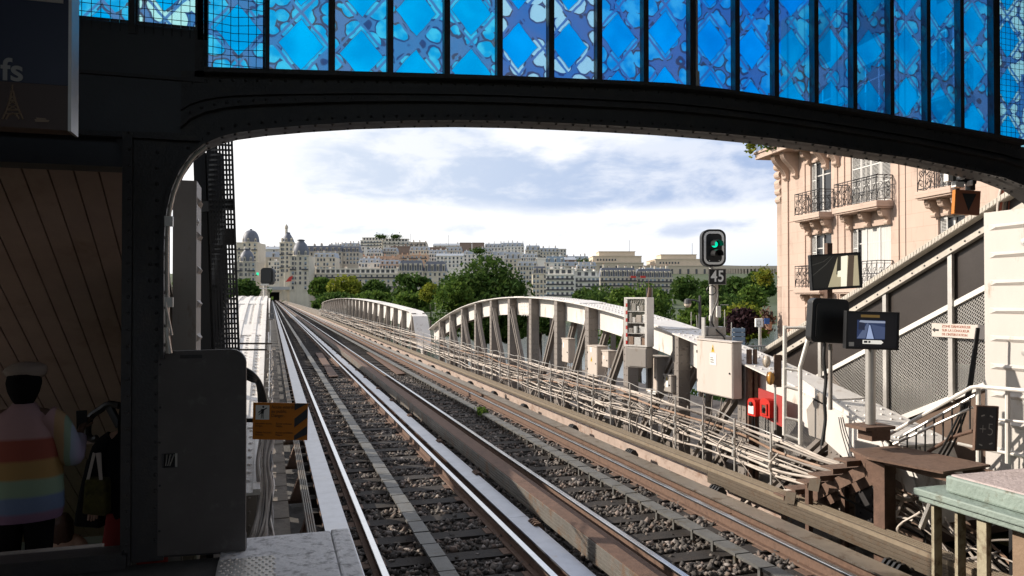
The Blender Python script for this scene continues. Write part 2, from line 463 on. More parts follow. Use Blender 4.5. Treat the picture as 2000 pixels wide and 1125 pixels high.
def rollway(x0, x1, label, mats, gap):
    r = MB(); z1 = .022
    y = YN
    while y < YF:
        L_ = 5.6 if y < 60 else 30
        e = min(y + L_, YF)
        r.box(x0, x1, y, e - gap, z1 - .02, z1, 0)
        y = e
    xm = (x0 + x1) / 2
    r.box(xm-.012, xm+.012, YN, YF, -.12, z1 - .02, 1)
    r.box(x0+.02, x1-.02, YN, YF, -.145, -.12, 1)
    tag(r.build('rollway', mats), label, 'rollway', 'steel roll-ways for rubber tyres')
rollway(.575, .835, 'wide silver roll-way ending at the cracked white platform corner', [m_roll, m_rust], .006)
rollway(2.645, 2.875, 'wide silver roll-way at centre of the picture, brightest of all', [m_roll, m_rust], .006)
rollway(3.29, 3.50, 'rusty brown roll-way with open gaps between the two tracks', [m_rustor, m_rust], .004)
rollway(5.40, 5.66, 'brown worn roll-way beside the golden guide bar on the right', [m_rollwarm, m_rust], .006)

def guidebar(x, side, label, mats, z0=.03, z1=.285, depth=.17, y0=YN, far_z0=None, top=False):
    """side = direction from contact face to back"""
    g = MB(); xb = x + side * depth
    prof = [(x, z0)]
    for k in range(5):                                   # grooved face
        za = z0 + (z1 - z0) * (k + .12) / 5; zb = z0 + (z1 - z0) * (k + .88) / 5
        prof += [(x, za), (x + side*.0, zb), (x + side*.010, zb + .006), (x + side*.010, za + (z1 - z0)/5 - .006)] if k < 4 else [(x, za), (x, z1)]
    for k in range(4):                                   # ridged top
        xa = x + side * depth * (k + .25) / 4; xc = x + side * depth * (k + .75) / 4
        prof += [(xa, z1 + .006), (xc, z1 + .006), (xc + side*.004, z1 - .014), (x + side*depth*(k+1)/4, z1 - .014)]
    prof += [(xb, z1 - .03), (x + side*.05, z1 - .035), (x + side*.05, z0)]
    yy = y0
    while yy < YF:
        e = min(yy + (6.5 if yy == y0 else 6.0 if yy < 60 else 60), YF)
        pr = prof
        if far_z0 is not None and yy >= y0 + 6.5: pr = [(px, max(pz, far_z0)) for px, pz in prof]
        g.prism([(px, yy, pz) for px, pz in pr], (0, e - yy - .004, 0))
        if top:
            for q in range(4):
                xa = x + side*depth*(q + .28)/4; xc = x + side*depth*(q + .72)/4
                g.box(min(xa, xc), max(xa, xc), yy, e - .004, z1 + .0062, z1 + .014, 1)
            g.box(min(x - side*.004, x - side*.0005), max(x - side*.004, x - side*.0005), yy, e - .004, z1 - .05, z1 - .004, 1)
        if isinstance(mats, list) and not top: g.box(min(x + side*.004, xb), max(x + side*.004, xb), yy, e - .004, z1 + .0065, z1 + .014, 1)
        yy = e
    tag(g.build('guide_bar', mats), label, 'guide bar', 'lateral guide bars of the tracks')
guidebar(.44, -1, 'narrow grimy guide bar along the left edge beside the platform corner', m_guidegrey, .08, .25, .09, y0=5.6)
guidebar(3.03, 1, 'rust topped guide bar with grooved side between the two tracks', [m_guidegrey, m_rustor], -.01, .185, .16)
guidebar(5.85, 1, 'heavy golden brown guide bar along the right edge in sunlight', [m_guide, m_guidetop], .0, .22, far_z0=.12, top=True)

def centrebar(x, label, mats):
    c = MB(); y = YN
    while y < 300:
        e = .42 if y < 40 else 2.0
        j = random.uniform(-.006, .006)
        c.box(x-.085+j, x+.085+j, y, y + e - .024, -.03, -.005 + random.uniform(0, .006))
        if y < 60: c.box(x-.02, x+.02, y + .1, y + .14, -.16, -.03)
        y += e
    tag(c.build('centre_bar', mats), label, 'track bar', 'jointed flat bars between the rails')
centrebar(1.60, 'jointed grey strip of short plates down the shaded left track', m_slat)
centrebar(4.58, 'jointed grey strip of short plates down the right track', m_slat)

# sleepers
def sleeper_mesh(x0, x1):
    s = MB(); s.box(x0, x1, -.12, .12, -.30, -.155); s.box(1.03-.13 if x0 < 2 else 3.57, 1.16 if x0 < 2 else 3.83, -.10, .10, -.155, -.148, 1)
    s.box((2.40 if x0 < 2 else 5.07), (2.66 if x0 < 2 else 5.33), -.10, .10, -.155, -.148, 1)
    return s
for x0, x1, which in ((.50, 2.98, 'left'), (3.16, 5.74, 'right')):
    proto = None
    for i in range(132):
        y = SL0 + i * SLD
        if proto is None:
            proto = sleeper_mesh(x0, x1).build('sleeper', [m_sleeper, m_rust]); o = proto
        else:
            o = proto.copy(); COL.objects.link(o)
        o.location = (random.uniform(-.03, .03), y + random.uniform(-.02, .02), random.uniform(-.008, .006))
        tag(o, 'dark timber sleeper lying across the ballast of the %s track' % which, 'sleeper', 'sleepers of the %s track' % which)
f = MB()
y = SL0 + 132 * SLD
while y < 600:
    f.box(.5, 5.74, y - .14, y + .14, -.3, -.155); y += 1.5
tag(f.build('distant_sleepers', m_sleeper), 'far rows of dark sleepers running on towards the tunnel', 'sleepers', kind='stuff')

# insulator supports of the guide bars (finned black blocks on brackets)
def support(side):
    s = MB()
    pts = [(0, -.17), (side*.16, -.17), (side*.16, -.02), (side*.11, .05), (side*.05, .05), (0, 0)]
    for k in range(4):
        s.prism([(x, -.10 + k*.06, z) for x, z in pts], (0, .028, 0))
    s.box(min(0, side*.13), max(0, side*.13), -.10, .108, -.17, -.03)
    return s
spp = {}
for x, side, lab, n0 in ((2.80, 1, 'finned black support block under the rusty middle guide bar', 0), (5.68, 1, 'finned black support block beside the right roll-way under the golden bar', .8)):
    y = 5.2 + n0; i = 0
    while y < 62:
        if (x, side) not in spp:
            o = spp[(x, side)] = support(side).build('support_block', m_rust if x < 4 else m_black)
        else:
            o = spp[(x, side)].copy(); COL.objects.link(o)
        o.location = (x, y, 0)
        tag(o, lab, 'support block', 'support blocks under the %s guide bar' % ('middle' if x < 4 else 'right'))
        y += 2.6 if i % 3 else 3.1; i += 1
# bolts and small clips in the rusty channel
cp = None
for i in range(26):
    y = 5.0 + i * 1.25
    if cp is None:
        c = MB(); c.box(-.05, .05, -.06, .06, 0, .05); c.tube([(0,-.03,.02),(0,-.03,.12)], .014); c.tube([(0,.03,.02),(0,.03,.10)], .014)
        cp = o = c.build('rail_clip', m_rust)
    else:
        o = cp.copy(); COL.objects.link(o)
    o.location = (3.20, y, .02 if i % 2 else .0)
    tag(o, 'rusty bolted clip in the open channel between the tracks', 'clip', 'bolted clips in the rusty channel')

def plate(us, z, label):
    pts = [P(u, v, Z=z) for u, v in us]
    p = MB(); p.prism(pts, (0, 0, .03)); tag(p.build('rusty_plate', m_rustor), label, 'plate', 'rusty plates lying between the rails')
plate([(616, 690), (629, 690), (646, 716), (632, 716)], -.12, 'rusty orange plate on the left track, farther of the pair')
plate([(633, 717), (647, 717), (661, 736), (643, 737)], -.12, 'rusty orange plate on the left track, nearer of the pair')
plate([(716, 689), (728, 689), (792, 731), (776, 732)], -.12, 'long rusty plate between the rails of the right track')

# left walkway slabs and troughs
sl = None
y = 5.55
for i in range(46):
    if sl is None:
        s = MB(); s.box(-.02, .215, .01, .78, -.12, -.02); sl = o = s.build('trough_cover', m_conc, bevel=.008)
    else:
        o = sl.copy(); COL.objects.link(o)
    o.location = (0, y, random.uniform(-.006, .006)); y += .8
    tag(o, 'dark concrete cover slab in the line beside the left cables', 'cover slab', 'concrete trough covers along the left walkway')
# small plant by the right centre bar
def leaf_blob(name, c, r, n, size, mat, parent=None):
    pts = rng.normal(0, .5, (n, 3)) * np.array(r) + np.array(c)
    return leaf_quads(name, pts, size, mat, parent)
def leaf_quads(name, pts, size, mat, parent=None, mats=None, mi=None, aspect=.55):
    n = len(pts)
    a = rng.normal(size=(n, 3)); a /= np.linalg.norm(a, axis=1)[:, None]
    b = rng.normal(size=(n, 3)); b -= a * (a * b).sum(1)[:, None]; b /= np.linalg.norm(b, axis=1)[:, None]
    s = size * (.6 + .8 * rng.random(n))[:, None]
    V = np.stack([pts - a*s, pts + b*s*aspect, pts + a*s, pts - b*s*aspect], 1).reshape(-1, 3)
    Fq = np.arange(4 * n).reshape(n, 4)
    return npmesh(name, V, Fq, mat, parent, 4, mats, mi)
def leafmat(name, c1, c2, c3, trans=.35):
    m = bpy.data.materials.new(name); m.use_nodes = True
    n = m.node_tree; b = n.nodes['Principled BSDF']; b.inputs['Roughness'].default_value = .8; b.inputs['Specular IOR Level'].default_value = .12
    ge = n.nodes.new('ShaderNodeNewGeometry'); r = n.nodes.new('ShaderNodeValToRGB')
    e = r.color_ramp.elements; e[0].color = (*c1, 1); e[1].color = (*c3, 1); q = e.new(.5); q.color = (*c2, 1)
    n.links.new(ge.outputs['Random Per Island'], r.inputs[0]); n.links.new(r.outputs[0], b.inputs['Base Color'])
    t = n.nodes.new('ShaderNodeBsdfTranslucent'); n.links.new(r.outputs[0], t.inputs['Color'])
    mx = n.nodes.new('ShaderNodeMixShader'); mx.inputs[0].default_value = trans
    n.links.new(b.outputs[0], mx.inputs[1]); n.links.new(t.outputs[0], mx.inputs[2]); n.links.new(mx.outputs[0], n.nodes['Material Output'].inputs['Surface'])
    return m
m_leafdark = leafmat('dark_foliage', (.028,.06,.013), (.05,.098,.02), (.09,.14,.03))
m_leafmid = leafmat('mid_foliage', (.042,.085,.014), (.08,.14,.024), (.13,.19,.034))
m_leafyel = leafmat('yellow_green_foliage', (.08,.11,.012), (.16,.19,.022), (.26,.26,.034))
m_leafpurple = leafmat('purple_foliage', (.018,.010,.014), (.032,.016,.02), (.05,.025,.028), .2)
c = P(940, 803, Z=.02)
tag(leaf_blob('weed', c, (.10,.18,.07), 160, .045, m_leafmid), 'small green weed growing beside the right track strip', 'plant')
# ------------------------------------------------------------------ station hall (behind and around the viewer)
YG = 5.2
m_hall = M_('hall_wall_tiles', (.10,.09,.08), .7, 0, .15, 2)
m_roofpaint = M_('sooty_roof_boards', (.05,.048,.045), .8, 0, .2, 2)
h = MB(); h.box(-5.4, 11.6, -9, 5.0, 7.4, 7.6); hall_roof = h.build('station_roof', m_roofpaint); tag(hall_roof, 'dark roof over the station platforms above the viewer', 'roof')  # roof stops short; open rear added so sky light brightens the hall
h = MB(); h.box(-5.4, -5.0, -34, 5.0, -1, 7.4); tag(h.build('station_wall', m_hall), 'dark side wall of the station along the left platform', 'wall')
h = MB(); h.box(11.2, 11.6, -34, 5.0, -1, 7.4); tag(h.build('station_wall', m_hall), 'dark side wall of the station along the right platform', 'wall')
h = MB(); h.box(-5.4, -1.5, -34.3, -34, -1, 7.4); h.box(9, 11.6, -34.3, -34, -1, 7.4); h.box(-1.5, 9, -34.3, -34, 4.2, 7.4)
tag(h.build('station_end_wall', m_hall), 'far end wall of the station behind the viewer', 'wall')
m_platfloor = M_('platform_asphalt', (.07,.068,.065), .8, 0, .2, 3, .2, 40)
h = MB(); h.box(-5.0, .40, -34, 4.30, .86, .995, 0); h.box(.40, .515, -34, 4.30, .86, 1.0, 1); h.box(-5.0, .38, -34, 4.3, -.6, .86, 0)
h.box(-5.0, -.2, 4.30, 5.16, .5, .97, 0)
structure(h.build('platform', [m_platfloor, m_chip]))

# the cracked white end of the left platform with its studded plate
pe = thing('platform_end', 'cracked white painted corner block at the end of the left platform', 'platform end', (.1, 5.0, 1.0))
b = MB(); b.box(-.30, .39, 4.302, 5.42, .84, 1.0); b.build('end_slab', m_chip, pe, bevel=.012)
b = MB(); b.box(.394, .515, 4.302, 5.43, .83, 1.003); b.build('edge_stone', m_chip, pe, bevel=.012)
b = MB(); b.box(-.30, .40, 4.4, 5.3, -.3, .84); b.build('support_wall', m_concdark, pe)
b = MB(); xa, xb, ya, yb = -.30, .02, 4.302, 4.98
b.box(xa, xb, ya, yb, 1.0, 1.006)
for i in range(8):
    for j in range(15):
        b.dome((xa + .02 + i * .04 + (.02 if j % 2 else 0), ya + .02 + j * .046, 1.006), (0,0,1), .011, n=6)
b.build('studded_plate', m_galv, pe)

# ------------------------------------------------------------------ the riveted arch of the gable
LOW = [(322,700),(322,600),(322,520),(323,455),(328,410),(338,370),(353,335),(373,306),(400,284),(430,271),(460,263),(520,255),(600,248),(700,242),
       (800,239),(900,238),(1000,240),(1100,244),(1200,249),(1300,255),(1400,263),(1500,273),(1600,286),(1700,302),(1780,313),(1850,327),(1900,338),(1950,349),(1995,367),(2035,393),(2062,440),(2075,540),(2075,700)]
low = [P(u, v, Y=YG) for u, v in LOW]
UPV = ([400,640,800,1000,1200,1340,1500,1700,1850,2000,2100],[138,145,149,155,163,170,193,224,251,279,302])
def uptop(p):                        # height of the sill of the glass above a point of the arch
    u_ = 1000 + FPX * ((p.x - 0) * VR.x + (p.y) * VR.y) / (p.x * VF.x + p.y * VF.y)
    return u_
ga = thing('arched_girder', 'dark riveted steel arch spanning the tracks under the blue glass', 'girder', (3.1, YG, .9))
inner = low[6:29]
us = [LOW[i][0] for i in range(6, 29)]
top = [P(u, interp(max(u, 330), *UPV), Y=YG) for u in us]
for a, t in zip(inner, top): t.x = a.x
b = MB(); b.slab(inner, top, (0, .035, 0)); web_mb = b
# bottom flange, following the whole opening down to the columns
def offset(pts, d_):
    out = []
    for i, p in enumerate(pts):
        t = (pts[min(i+1, len(pts)-1)] - pts[max(i-1, 0)]).normalized()
        n = Vector((-t.z, 0, t.x)); out.append(p + n * d_)
    return out
b = MB(); lo2 = offset(low, .022)
b.slab([p + Vector((0, -.06, 0)) for p in low], [p + Vector((0, -.06, 0)) for p in lo2], (0, .24, 0))
dense = catmull(low, 6); acc = 0
for p, q in zip(dense, dense[1:]):
    acc += (q - p).length
    if acc > .085:
        acc = 0
        n = Vector((-(q - p).z, 0, (q - p).x)).normalized()
        for yy in (-.03, .13):
            b.dome(p + Vector((0, yy, 0)) - n * .002, -n, .013, n=5)
b.build('bottom_flange', m_dark, ga)
# angle ledge half way up and upper flange
def ledge(f, w_, t_, y0):
    A = [a.lerp(t, f) for a, t in zip(inner, top)]; B = [p + Vector((0, 0, t_)) for p in A]
    return A, B
for f, w_, nm in ((.42, .06, 'angle_ledge'), (.60, .035, 'angle_ledge')):
    A, B = ledge(f, w_, .02, 0); b = MB(); b.slab([p - Vector((0, w_, 0)) for p in A], [p - Vector((0, w_, 0)) for p in B], (0, w_, 0)); b.build(nm, m_dark, ga)
b = web_mb
for f in (.14, .52, .86):
    A, _ = ledge(f, 0, 0, 0); A = catmull(A, 8); acc = 0
    for p, q in zip(A, A[1:]):
        acc += (q - p).length
        if acc > .075: acc = 0; b.dome(p, (0, -1, 0), .012, n=5)
b.build('web_plate', m_dark, ga)
b = MB(); b.slab([p - Vector((0,.09,.03)) for p in top[2:]], [p - Vector((0,.09,0)) for p in top[2:]], (0, .22, 0)); b.build('sill_flange', m_dark, ga)

# left column and right column
lc = thing('column', 'dark riveted steel column at the left end of the arch', 'column', (-.8, YG, 1.0))
xl0 = P(247, 600, Y=YG).x; xl1 = low[0].x
b = MB(); b.box(xl0, xl1 - .003, YG, YG + .03, .97, P(260, 262, Y=YG).z)
b.slab([low[i] - Vector((0,-.004,0)) for i in range(2, 11)], [Vector((low[i].x if i > 8 else xl1 - .3, YG + .004, P(330, 262, Y=YG).z)) if i < 9 else Vector((low[i].x, YG + .004, P(330, 255, Y=YG).z)) for i in range(2, 11)], (0, .025, 0))
b.build('web', m_dark, lc)
b = MB(); b.box(xl0 - .02, xl0 + .035, YG - .05, YG - .002, .97, P(260, 262, Y=YG).z); b.build('corner_angle', m_dark, lc)
b = MB()
for i in range(26):
    z = 1.1 + i * .1
    b.dome((xl0 + .018, YG - .05, z), (0,-1,0), .012); b.dome((xl1 - .05, YG - .001, z), (0,-1,0), .012)
    if 14 < i < 19: b.dome((xl0 + .13, YG - .001, z), (0,-1,0), .012); b.dome((xl0 + .2, YG - .001, z), (0,-1,0), .012)
b.build('column_rivets', m_dark, lc)
b = MB(); b.box(xl0, xl1 - .02, YG + .031, YG + .40, .97, 3.2); b.build('rear_box', m_dark, lc)
ZRC = P(2040, 290, Y=YG).z
rc = thing('column', 'dark steel column closing the arch at the far right edge', 'column', (7.2, YG, 1.0))
b = MB(); b.box(low[-1].x + .024, low[-1].x + .5, YG, YG + .03, .97, ZRC)
b.slab([low[i] - Vector((0,-.004,0)) for i in range(22, 31)], [Vector((low[i].x if i < 27 else low[-1].x + .3, YG + .004, ZRC)) for i in range(22, 31)], (0, .025, 0))
b.build('web', m_dark, rc)

# lintel and infill at the left of the arch
inf = thing('gable_infill', 'flat dark steel infill left of the arch, below two blue panes', 'wall panel', (-2.5, YG, 3.5))
zA = P(200, 62, Y=YG).z; zB = P(200, 258, Y=YG).z; zC = P(120, 318, Y=YG).z; xr = P(397, 100, Y=YG).x
m_infill = M_('blue_black_panel_paint', (.036,.038,.045), .45, 0, .15, 2, .05, 50)
b = MB(); b.box(-5.0, xr, YG + .01, YG + .05, zB - .02, zA + .09); b.build('panel', m_infill, inf)
b = MB(); b.box(-5.0, xl0 + .01, YG + .055, YG + .30, zC, zB + .02); b.build('lintel', m_infill, inf)
b = MB(); b.box(-5.0, xr, YG - .045, YG + .008, zB - .03, zB); b.box(-5.0, xr, YG - .012, YG + .008, zB + .35, zB + .37); b.build('ledge', m_dark, inf)
XRI = P(2085, 80, Y=YG + .06).x + .02
ri = thing('gable_infill', 'flat dark steel infill right of the arch by the station side wall', 'wall panel', (9, YG, 3))
b = MB(); b.box(low[-1].x + .5, 11.2, YG + .01, YG + .05, .9, 7.4); b.box(min(XRI, low[-1].x + .49), low[-1].x + .499, YG + .072, YG + .10, 3.4, 7.4); b.build('panel', m_infill, ri)
# opening frame at the lower left: sill
sill = MB(); zs = P(100, 1088, Y=YG).z
sill.box(-5.0, xl0 + .02, YG - .10, YG + .12, .6, zs); sill.box(-5.0, xl0, YG - .12, YG + .0, zs, zs + .02)
tag(sill.build('window_sill_beam', m_dark), 'low dark sill under the stair opening at lower left', 'sill')

# ------------------------------------------------------------------ stained glass of the gable
def glassmat(sky_tint=(1, 1, 1)):
    m = bpy.data.materials.new('blue_patterned_glass'); m.use_nodes = True
    global nt, N, L
    nt = m.node_tree; N = nt.nodes; L = nt.links
    N.remove(N['Principled BSDF'])
    tcn = node('ShaderNodeTexCoord'); s_ = node('ShaderNodeSeparateXYZ'); L.new(tcn.outputs['Object'], s_.inputs[0])
    oi = node('ShaderNodeObjectInfo'); rnd = oi.outputs['Random']
    wob = node('ShaderNodeTexNoise'); wob.inputs['Scale'].default_value = 9; wob.inputs['Detail'].default_value = 2
    off = node('ShaderNodeVectorMath', operation='ADD'); L.new(tcn.outputs['Object'], off.inputs[0])
    cvv = node('ShaderNodeCombineXYZ'); L.new(math_('MULTIPLY', rnd, 37.0), cvv.inputs['X']); L.new(cvv.outputs[0], off.inputs[1])
    L.new(off.outputs[0], wob.inputs['Vector'])
    wv = math_('MULTIPLY', math_('SUBTRACT', wob.outputs['Fac'], .5), .09)
    # diamonds stacked up the middle of each pane: local x is 0 at the pane centre
    x = math_('DIVIDE', math_('ADD', s_.outputs['X'], math_('MULTIPLY', math_('SUBTRACT', rnd, .5), .07)), .37)
    z = math_('DIVIDE', math_('ADD', s_.outputs['Z'], math_('MULTIPLY', rnd, .43)), .43)
    a = math_('ADD', x, z); c = math_('SUBTRACT', x, z)
    ta = math_('ABSOLUTE', math_('SUBTRACT', math_('FRACT', math_('ADD', a, wv)), .5))
    tb = math_('ABSOLUTE', math_('SUBTRACT', math_('FRACT', math_('ADD', c, wv)), .5))
    inside = math_('MAXIMUM', ta, tb)                   # 0 centre of a diamond, .5 at lattice lines
    # checker of cells: keep the diamonds on the pane axis clear, fill the others with petals
    par = math_('FLOORED_MODULO', math_('ADD', math_('FLOOR', math_('ADD', a, wv)), math_('FLOOR', math_('ADD', c, wv))), 2.0)
    isd = math_('GREATER_THAN', math_('MULTIPLY', mrange(inside, .40, .387), par), .5)
    # petals in the remaining cells
    vo = node('ShaderNodeTexVoronoi'); vo.feature = 'F1'; vo.inputs['Scale'].default_value = 8.4; vo.inputs['Randomness'].default_value = .68
    d2 = node('ShaderNodeVectorMath', operation='ADD'); L.new(off.outputs[0], d2.inputs[0])
    w3 = node('ShaderNodeVectorMath', operation='SCALE'); L.new(wob.outputs['Color'], w3.inputs[0]); w3.inputs['Scale'].default_value = .06; L.new(w3.outputs[0], d2.inputs[1])
    fl = node('ShaderNodeVectorMath', operation='MULTIPLY'); fl.inputs[1].default_value = (1, 0, 1); L.new(d2.outputs[0], fl.inputs[0]); L.new(fl.outputs[0], vo.inputs['Vector'])
    pet = mrange(vo.outputs['Distance'], .575, .55)
    ring = math_('MULTIPLY', mrange(vo.outputs['Distance'], .55, .575), mrange(vo.outputs['Distance'], .66, .63))
    inner_ = mrange(inside, .475, .462)
    petal = math_('MULTIPLY', math_('MULTIPLY', pet, inner_), math_('SUBTRACT', 1.0, isd), clamp=True)
    # colours as seen with light behind: filters
    pale = math_('GREATER_THAN', rnd, .74); 
    br = node('ShaderNodeTexNoise'); br.inputs['Scale'].default_value = 3.0; L.new(off.outputs[0], br.inputs['Vector'])
    cblue = mixc(mrange(br.outputs['Fac'], .35, .68), (.0, .25, .66), (.0, .36, .84))
    cpetal = mixc(math_('MULTIPLY', pale, .9), mixc(mrange(wob.outputs['Fac'], .4, .62), (.005, .27, .64), (.05, .42, .74)), (.45, .66, .72))
    cband = mixc(mrange(br.outputs['Fac'], .4, .6), (.05, .16, .42), (.085, .16, .38))
    cring = mixc(mrange(br.outputs['Fac'], .35, .65), (.025, .055, .19), (.075, .07, .10))
    col_ = mixc(math_('MULTIPLY', ring, math_('MULTIPLY', inner_, math_('SUBTRACT', 1.0, isd))), cband, cring)
    col_ = mixc(petal, col_, cpetal)
    col_ = mixc(isd, col_, cblue)
    edge = math_('MULTIPLY', mrange(inside, .385, .39), mrange(inside, .415, .405))
    col_ = mixc(math_('MULTIPLY', edge, math_('MULTIPLY', par, .65)), col_, (.05, .07, .18))
    tr = node('ShaderNodeBsdfTransparent'); tl = node('ShaderNodeBsdfTranslucent')
    tn = node('ShaderNodeVectorMath', operation='MULTIPLY'); L.new(col_, tn.inputs[0]); tn.inputs[1].default_value = sky_tint; col_ = tn.outputs[0]
    gm = node('ShaderNodeGamma'); gm.inputs['Gamma'].default_value = .5; L.new(col_, gm.inputs['Color'])      # two faces filter the light twice
    L.new(gm.outputs[0], tr.inputs['Color']); L.new(gm.outputs[0], tl.inputs['Color'])
    mx = node('ShaderNodeMixShader'); mx.inputs[0].default_value = .28; L.new(tr.outputs[0], mx.inputs[1]); L.new(tl.outputs[0], mx.inputs[2])
    L.new(mx.outputs[0], N['Material Output'].inputs['Surface'])
    return m
m_glass = glassmat((.8, 1.08, 1.0)); m_glass_dimsky = glassmat((.42, .76, .97)); m_glass_midsky = glassmat((.65, .85, 1.0))  # tints paint in the dimmer, bluer sky light behind the right-hand panes
MUL = [(395,7),(520,5),(647,5),(760,5),(870,5),(972,5),(1072,5),(1165,5),(1255,5),(1345,5),(1432,4),(1508,4),(1585,4),(1660,4),(1732,4),(1803,4),(1868,4),(1935,8),(2010,5),(2085,5)]
gw = thing('stained_glass_window', 'row of tall blue patterned glass panes above the dark arch', 'window', (3.1, YG + .06, 3.8))
ZT = 7.3
mx_ = [P(u, 80, Y=YG + .06).x for u, w_ in MUL]
def sill_z(x):
    p = Vector((x, YG, 0)); u_ = 1000 + FPX * (x * VR.x + YG * VR.y) / (x * VF.x + YG * VF.y)
    return P(u_, interp(u_, *UPV), Y=YG).z
for i in range(len(MUL) - 1):
    x0, x1 = mx_[i], mx_[i+1]; xc = (x0 + x1) / 2
    z0, z1 = sill_z(x0) - .03, sill_z(x1) - .03
    nrng = 1
    o = bpy.data.objects.new('pane', bpy.data.meshes.new('pane')); COL.objects.link(o); o.parent = gw
    base = Vector((xc, YG + .07, 4.2)); o.location = base - gw.location
    vs = [(x0-xc, 0, z0-4.2), (x1-xc, 0, z1-4.2), (x1-xc, 0, ZT-4.2), (x0-xc, 0, ZT-4.2)]
    vs += [(x, .006, z) for x, y, z in vs]
    o.data.from_pydata(vs, [], [(0,1,2,3),(7,6,5,4),(0,4,5,1),(1,5,6,2),(2,6,7,3),(3,7,4,0)]); o.data.materials.append(m_glass if i < 5 else m_glass_midsky if i < 9 else m_glass_dimsky)
for (u, w_), x in zip(MUL, mx_):
    b = MB(); hw = .038 if w_ > 6 else .021
    b.box(x - hw, x + hw, YG + .0, YG + .064, sill_z(x) - .04, ZT); b.build('mullion', m_dark, gw)
# lower-left strip of glass, under the wire guarded pane, and wire guards
b = MB()
for i in (0, len(MUL) - 3):
    x0, x1 = mx_[i], mx_[i+1]
    k = x0 + .02
    while k < x1: b.tube([(k + random.uniform(-.004,.004), YG - .03, sill_z(k) - .02), (k + random.uniform(-.012,.012), YG - .035, 5.0), (k, YG - .03, ZT)], .0022, 4); k += .052
    k = sill_z(x0)
    while k < 5.6:
        b.tube([(x0, YG - .03, k), ((x0 + x1) / 2, YG - .034, k - random.uniform(0, .02)), (x1, YG - .03, k + random.uniform(-.01,.01))], .0022, 4); k += .052
b.build('wire_guard', m_dark, gw)
b = MB(); b.box(mx_[9] + .024, mx_[9] + .040, YG - .01, YG + .01, sill_z(mx_[9]), ZT); b.box(mx_[9] + .02, mx_[9] + .05, YG - .015, YG + .01, sill_z(mx_[9]), sill_z(mx_[9]) + .13)
b.build('pull_rod', m_galv, gw)
wl = thing('stained_glass_window', 'two small blue panes with wire guard at top left above the flat infill', 'window', (-1.2, YG + .06, 4.6))
for (ua, va), (ub, vb) in (((142, 38), (250, 47)), ((265, 50), (386, 62))):
    x0, x1 = P(ua, va, Y=YG).x, P(ub, vb, Y=YG).x; z0, z1 = P(ua, va, Y=YG).z, P(ub, vb, Y=YG).z; xc = (x0 + x1) / 2
    o = bpy.data.objects.new('pane', bpy.data.meshes.new('pane')); COL.objects.link(o); o.parent = wl
    o.location = Vector((xc, YG + .07, 4.7)) - wl.location
    vs = [(x0-xc, 0, z0-4.7), (x1-xc, 0, z1-4.7), (x1-xc, 0, ZT-4.7), (x0-xc, 0, ZT-4.7)]; vs += [(x, .006, z) for x, y, z in vs]
    o.data.from_pydata(vs, [], [(0,1,2,3),(7,6,5,4),(0,4,5,1),(1,5,6,2),(2,6,7,3),(3,7,4,0)]); o.data.materials.append(m_glass)
    b = MB(); b.box(x1 + .0, x1 + .055, YG, YG + .066, z0 - .05, ZT); b.build('mullion', m_dark, wl)
    b = MB(); k = x0
    while k < x1: b.tube([(k, YG - .02, z0 - .05), (k + random.uniform(-.008,.008), YG - .02, ZT)], .0022, 4); k += .052
    k = z0
    while k < 5.5: b.tube([(x0, YG - .02, k), (x1, YG - .02, k + random.uniform(-.01, .01))], .0022, 4); k += .052
    b.build('wire_guard', m_dark, wl)
b = MB(); x0 = P(142, 40, Y=YG).x; b.box(-5.0, x0, YG, YG + .06, zA - .1, ZT); b.build('blank_panel', m_infill, wl)

# ------------------------------------------------------------------ grey gate panel, posts and strap beside the column
gp = thing('gate_panel', 'plain charcoal steel gate panel with rounded top corner at platform end', 'gate', P(375, 1085, Z=1.0))
pr = P(479, 1076, Z=1.0); pl_ = P(272, 1088, Z=1.0); ptr = P(479, 682, d=(pr - EYE).dot(VF)); zt = ptr.z
ax = (pr - pl_); wid = ax.length; axn = ax.normalized(); nrm_ = axn.cross(Vector((0,0,1))).normalized()
GM = frame(pl_, axn, (0,0,1)); hgt = zt - 1.0
out = [(0, 0)] + [(wid, .0)] + [(wid - .09 + .09 * math.cos(a), hgt - .09 + .09 * math.sin(a)) for a in np.linspace(0, math.pi/2, 8)] + [(0, hgt - .012)]
hx0, hx1, hz0, hz1 = wid*.20, wid*.35, hgt*.425, hgt*.495
b = MB()
b.prism([GM @ Vector((x, 0, z)) for x, z in out if True][:2] + [GM @ Vector((wid, 0, hz0)), GM @ Vector((0, 0, hz0))], GM.to_3x3() @ Vector((0, .03, 0)))
b.prism([GM @ Vector((0,0,hz0)), GM @ Vector((hx0,0,hz0)), GM @ Vector((hx0,0,hz1)), GM @ Vector((0,0,hz1))], GM.to_3x3() @ Vector((0, .03, 0)))
b.prism([GM @ Vector((hx1,0,hz0)), GM @ Vector((wid,0,hz0)), GM @ Vector((wid,0,hz1)), GM @ Vector((hx1,0,hz1))], GM.to_3x3() @ Vector((0, .03, 0)))
b.prism([GM @ Vector((0,0,hz1)), GM @ Vector((wid,0,hz1))] + [GM @ Vector((x, 0, z)) for x, z in out[2:]], GM.to_3x3() @ Vector((0, .03, 0)))
b.build('panel', m_darkflat, gp)
def lbox(x0, x1, y0, y1, z0, z1, Mx, b=None):
    b = b or MB(); s0 = len(b.v); b.box(x0, x1, y0, y1, z0, z1); b.xf(Mx, s0); return b
b = lbox(hx0 - .005, hx1 + .005, .034, .05, hz0 - .01, hz1 + .01, GM); b.build('latch_box', m_black, gp)
b = MB()
for k in range(3): b.tube([GM @ Vector((hx0 + .02 + .012*k, .02, hz0 + .01)), GM @ Vector((hx0 + .03 + .02*k, .018, hz1 - .01))], .004, 5)
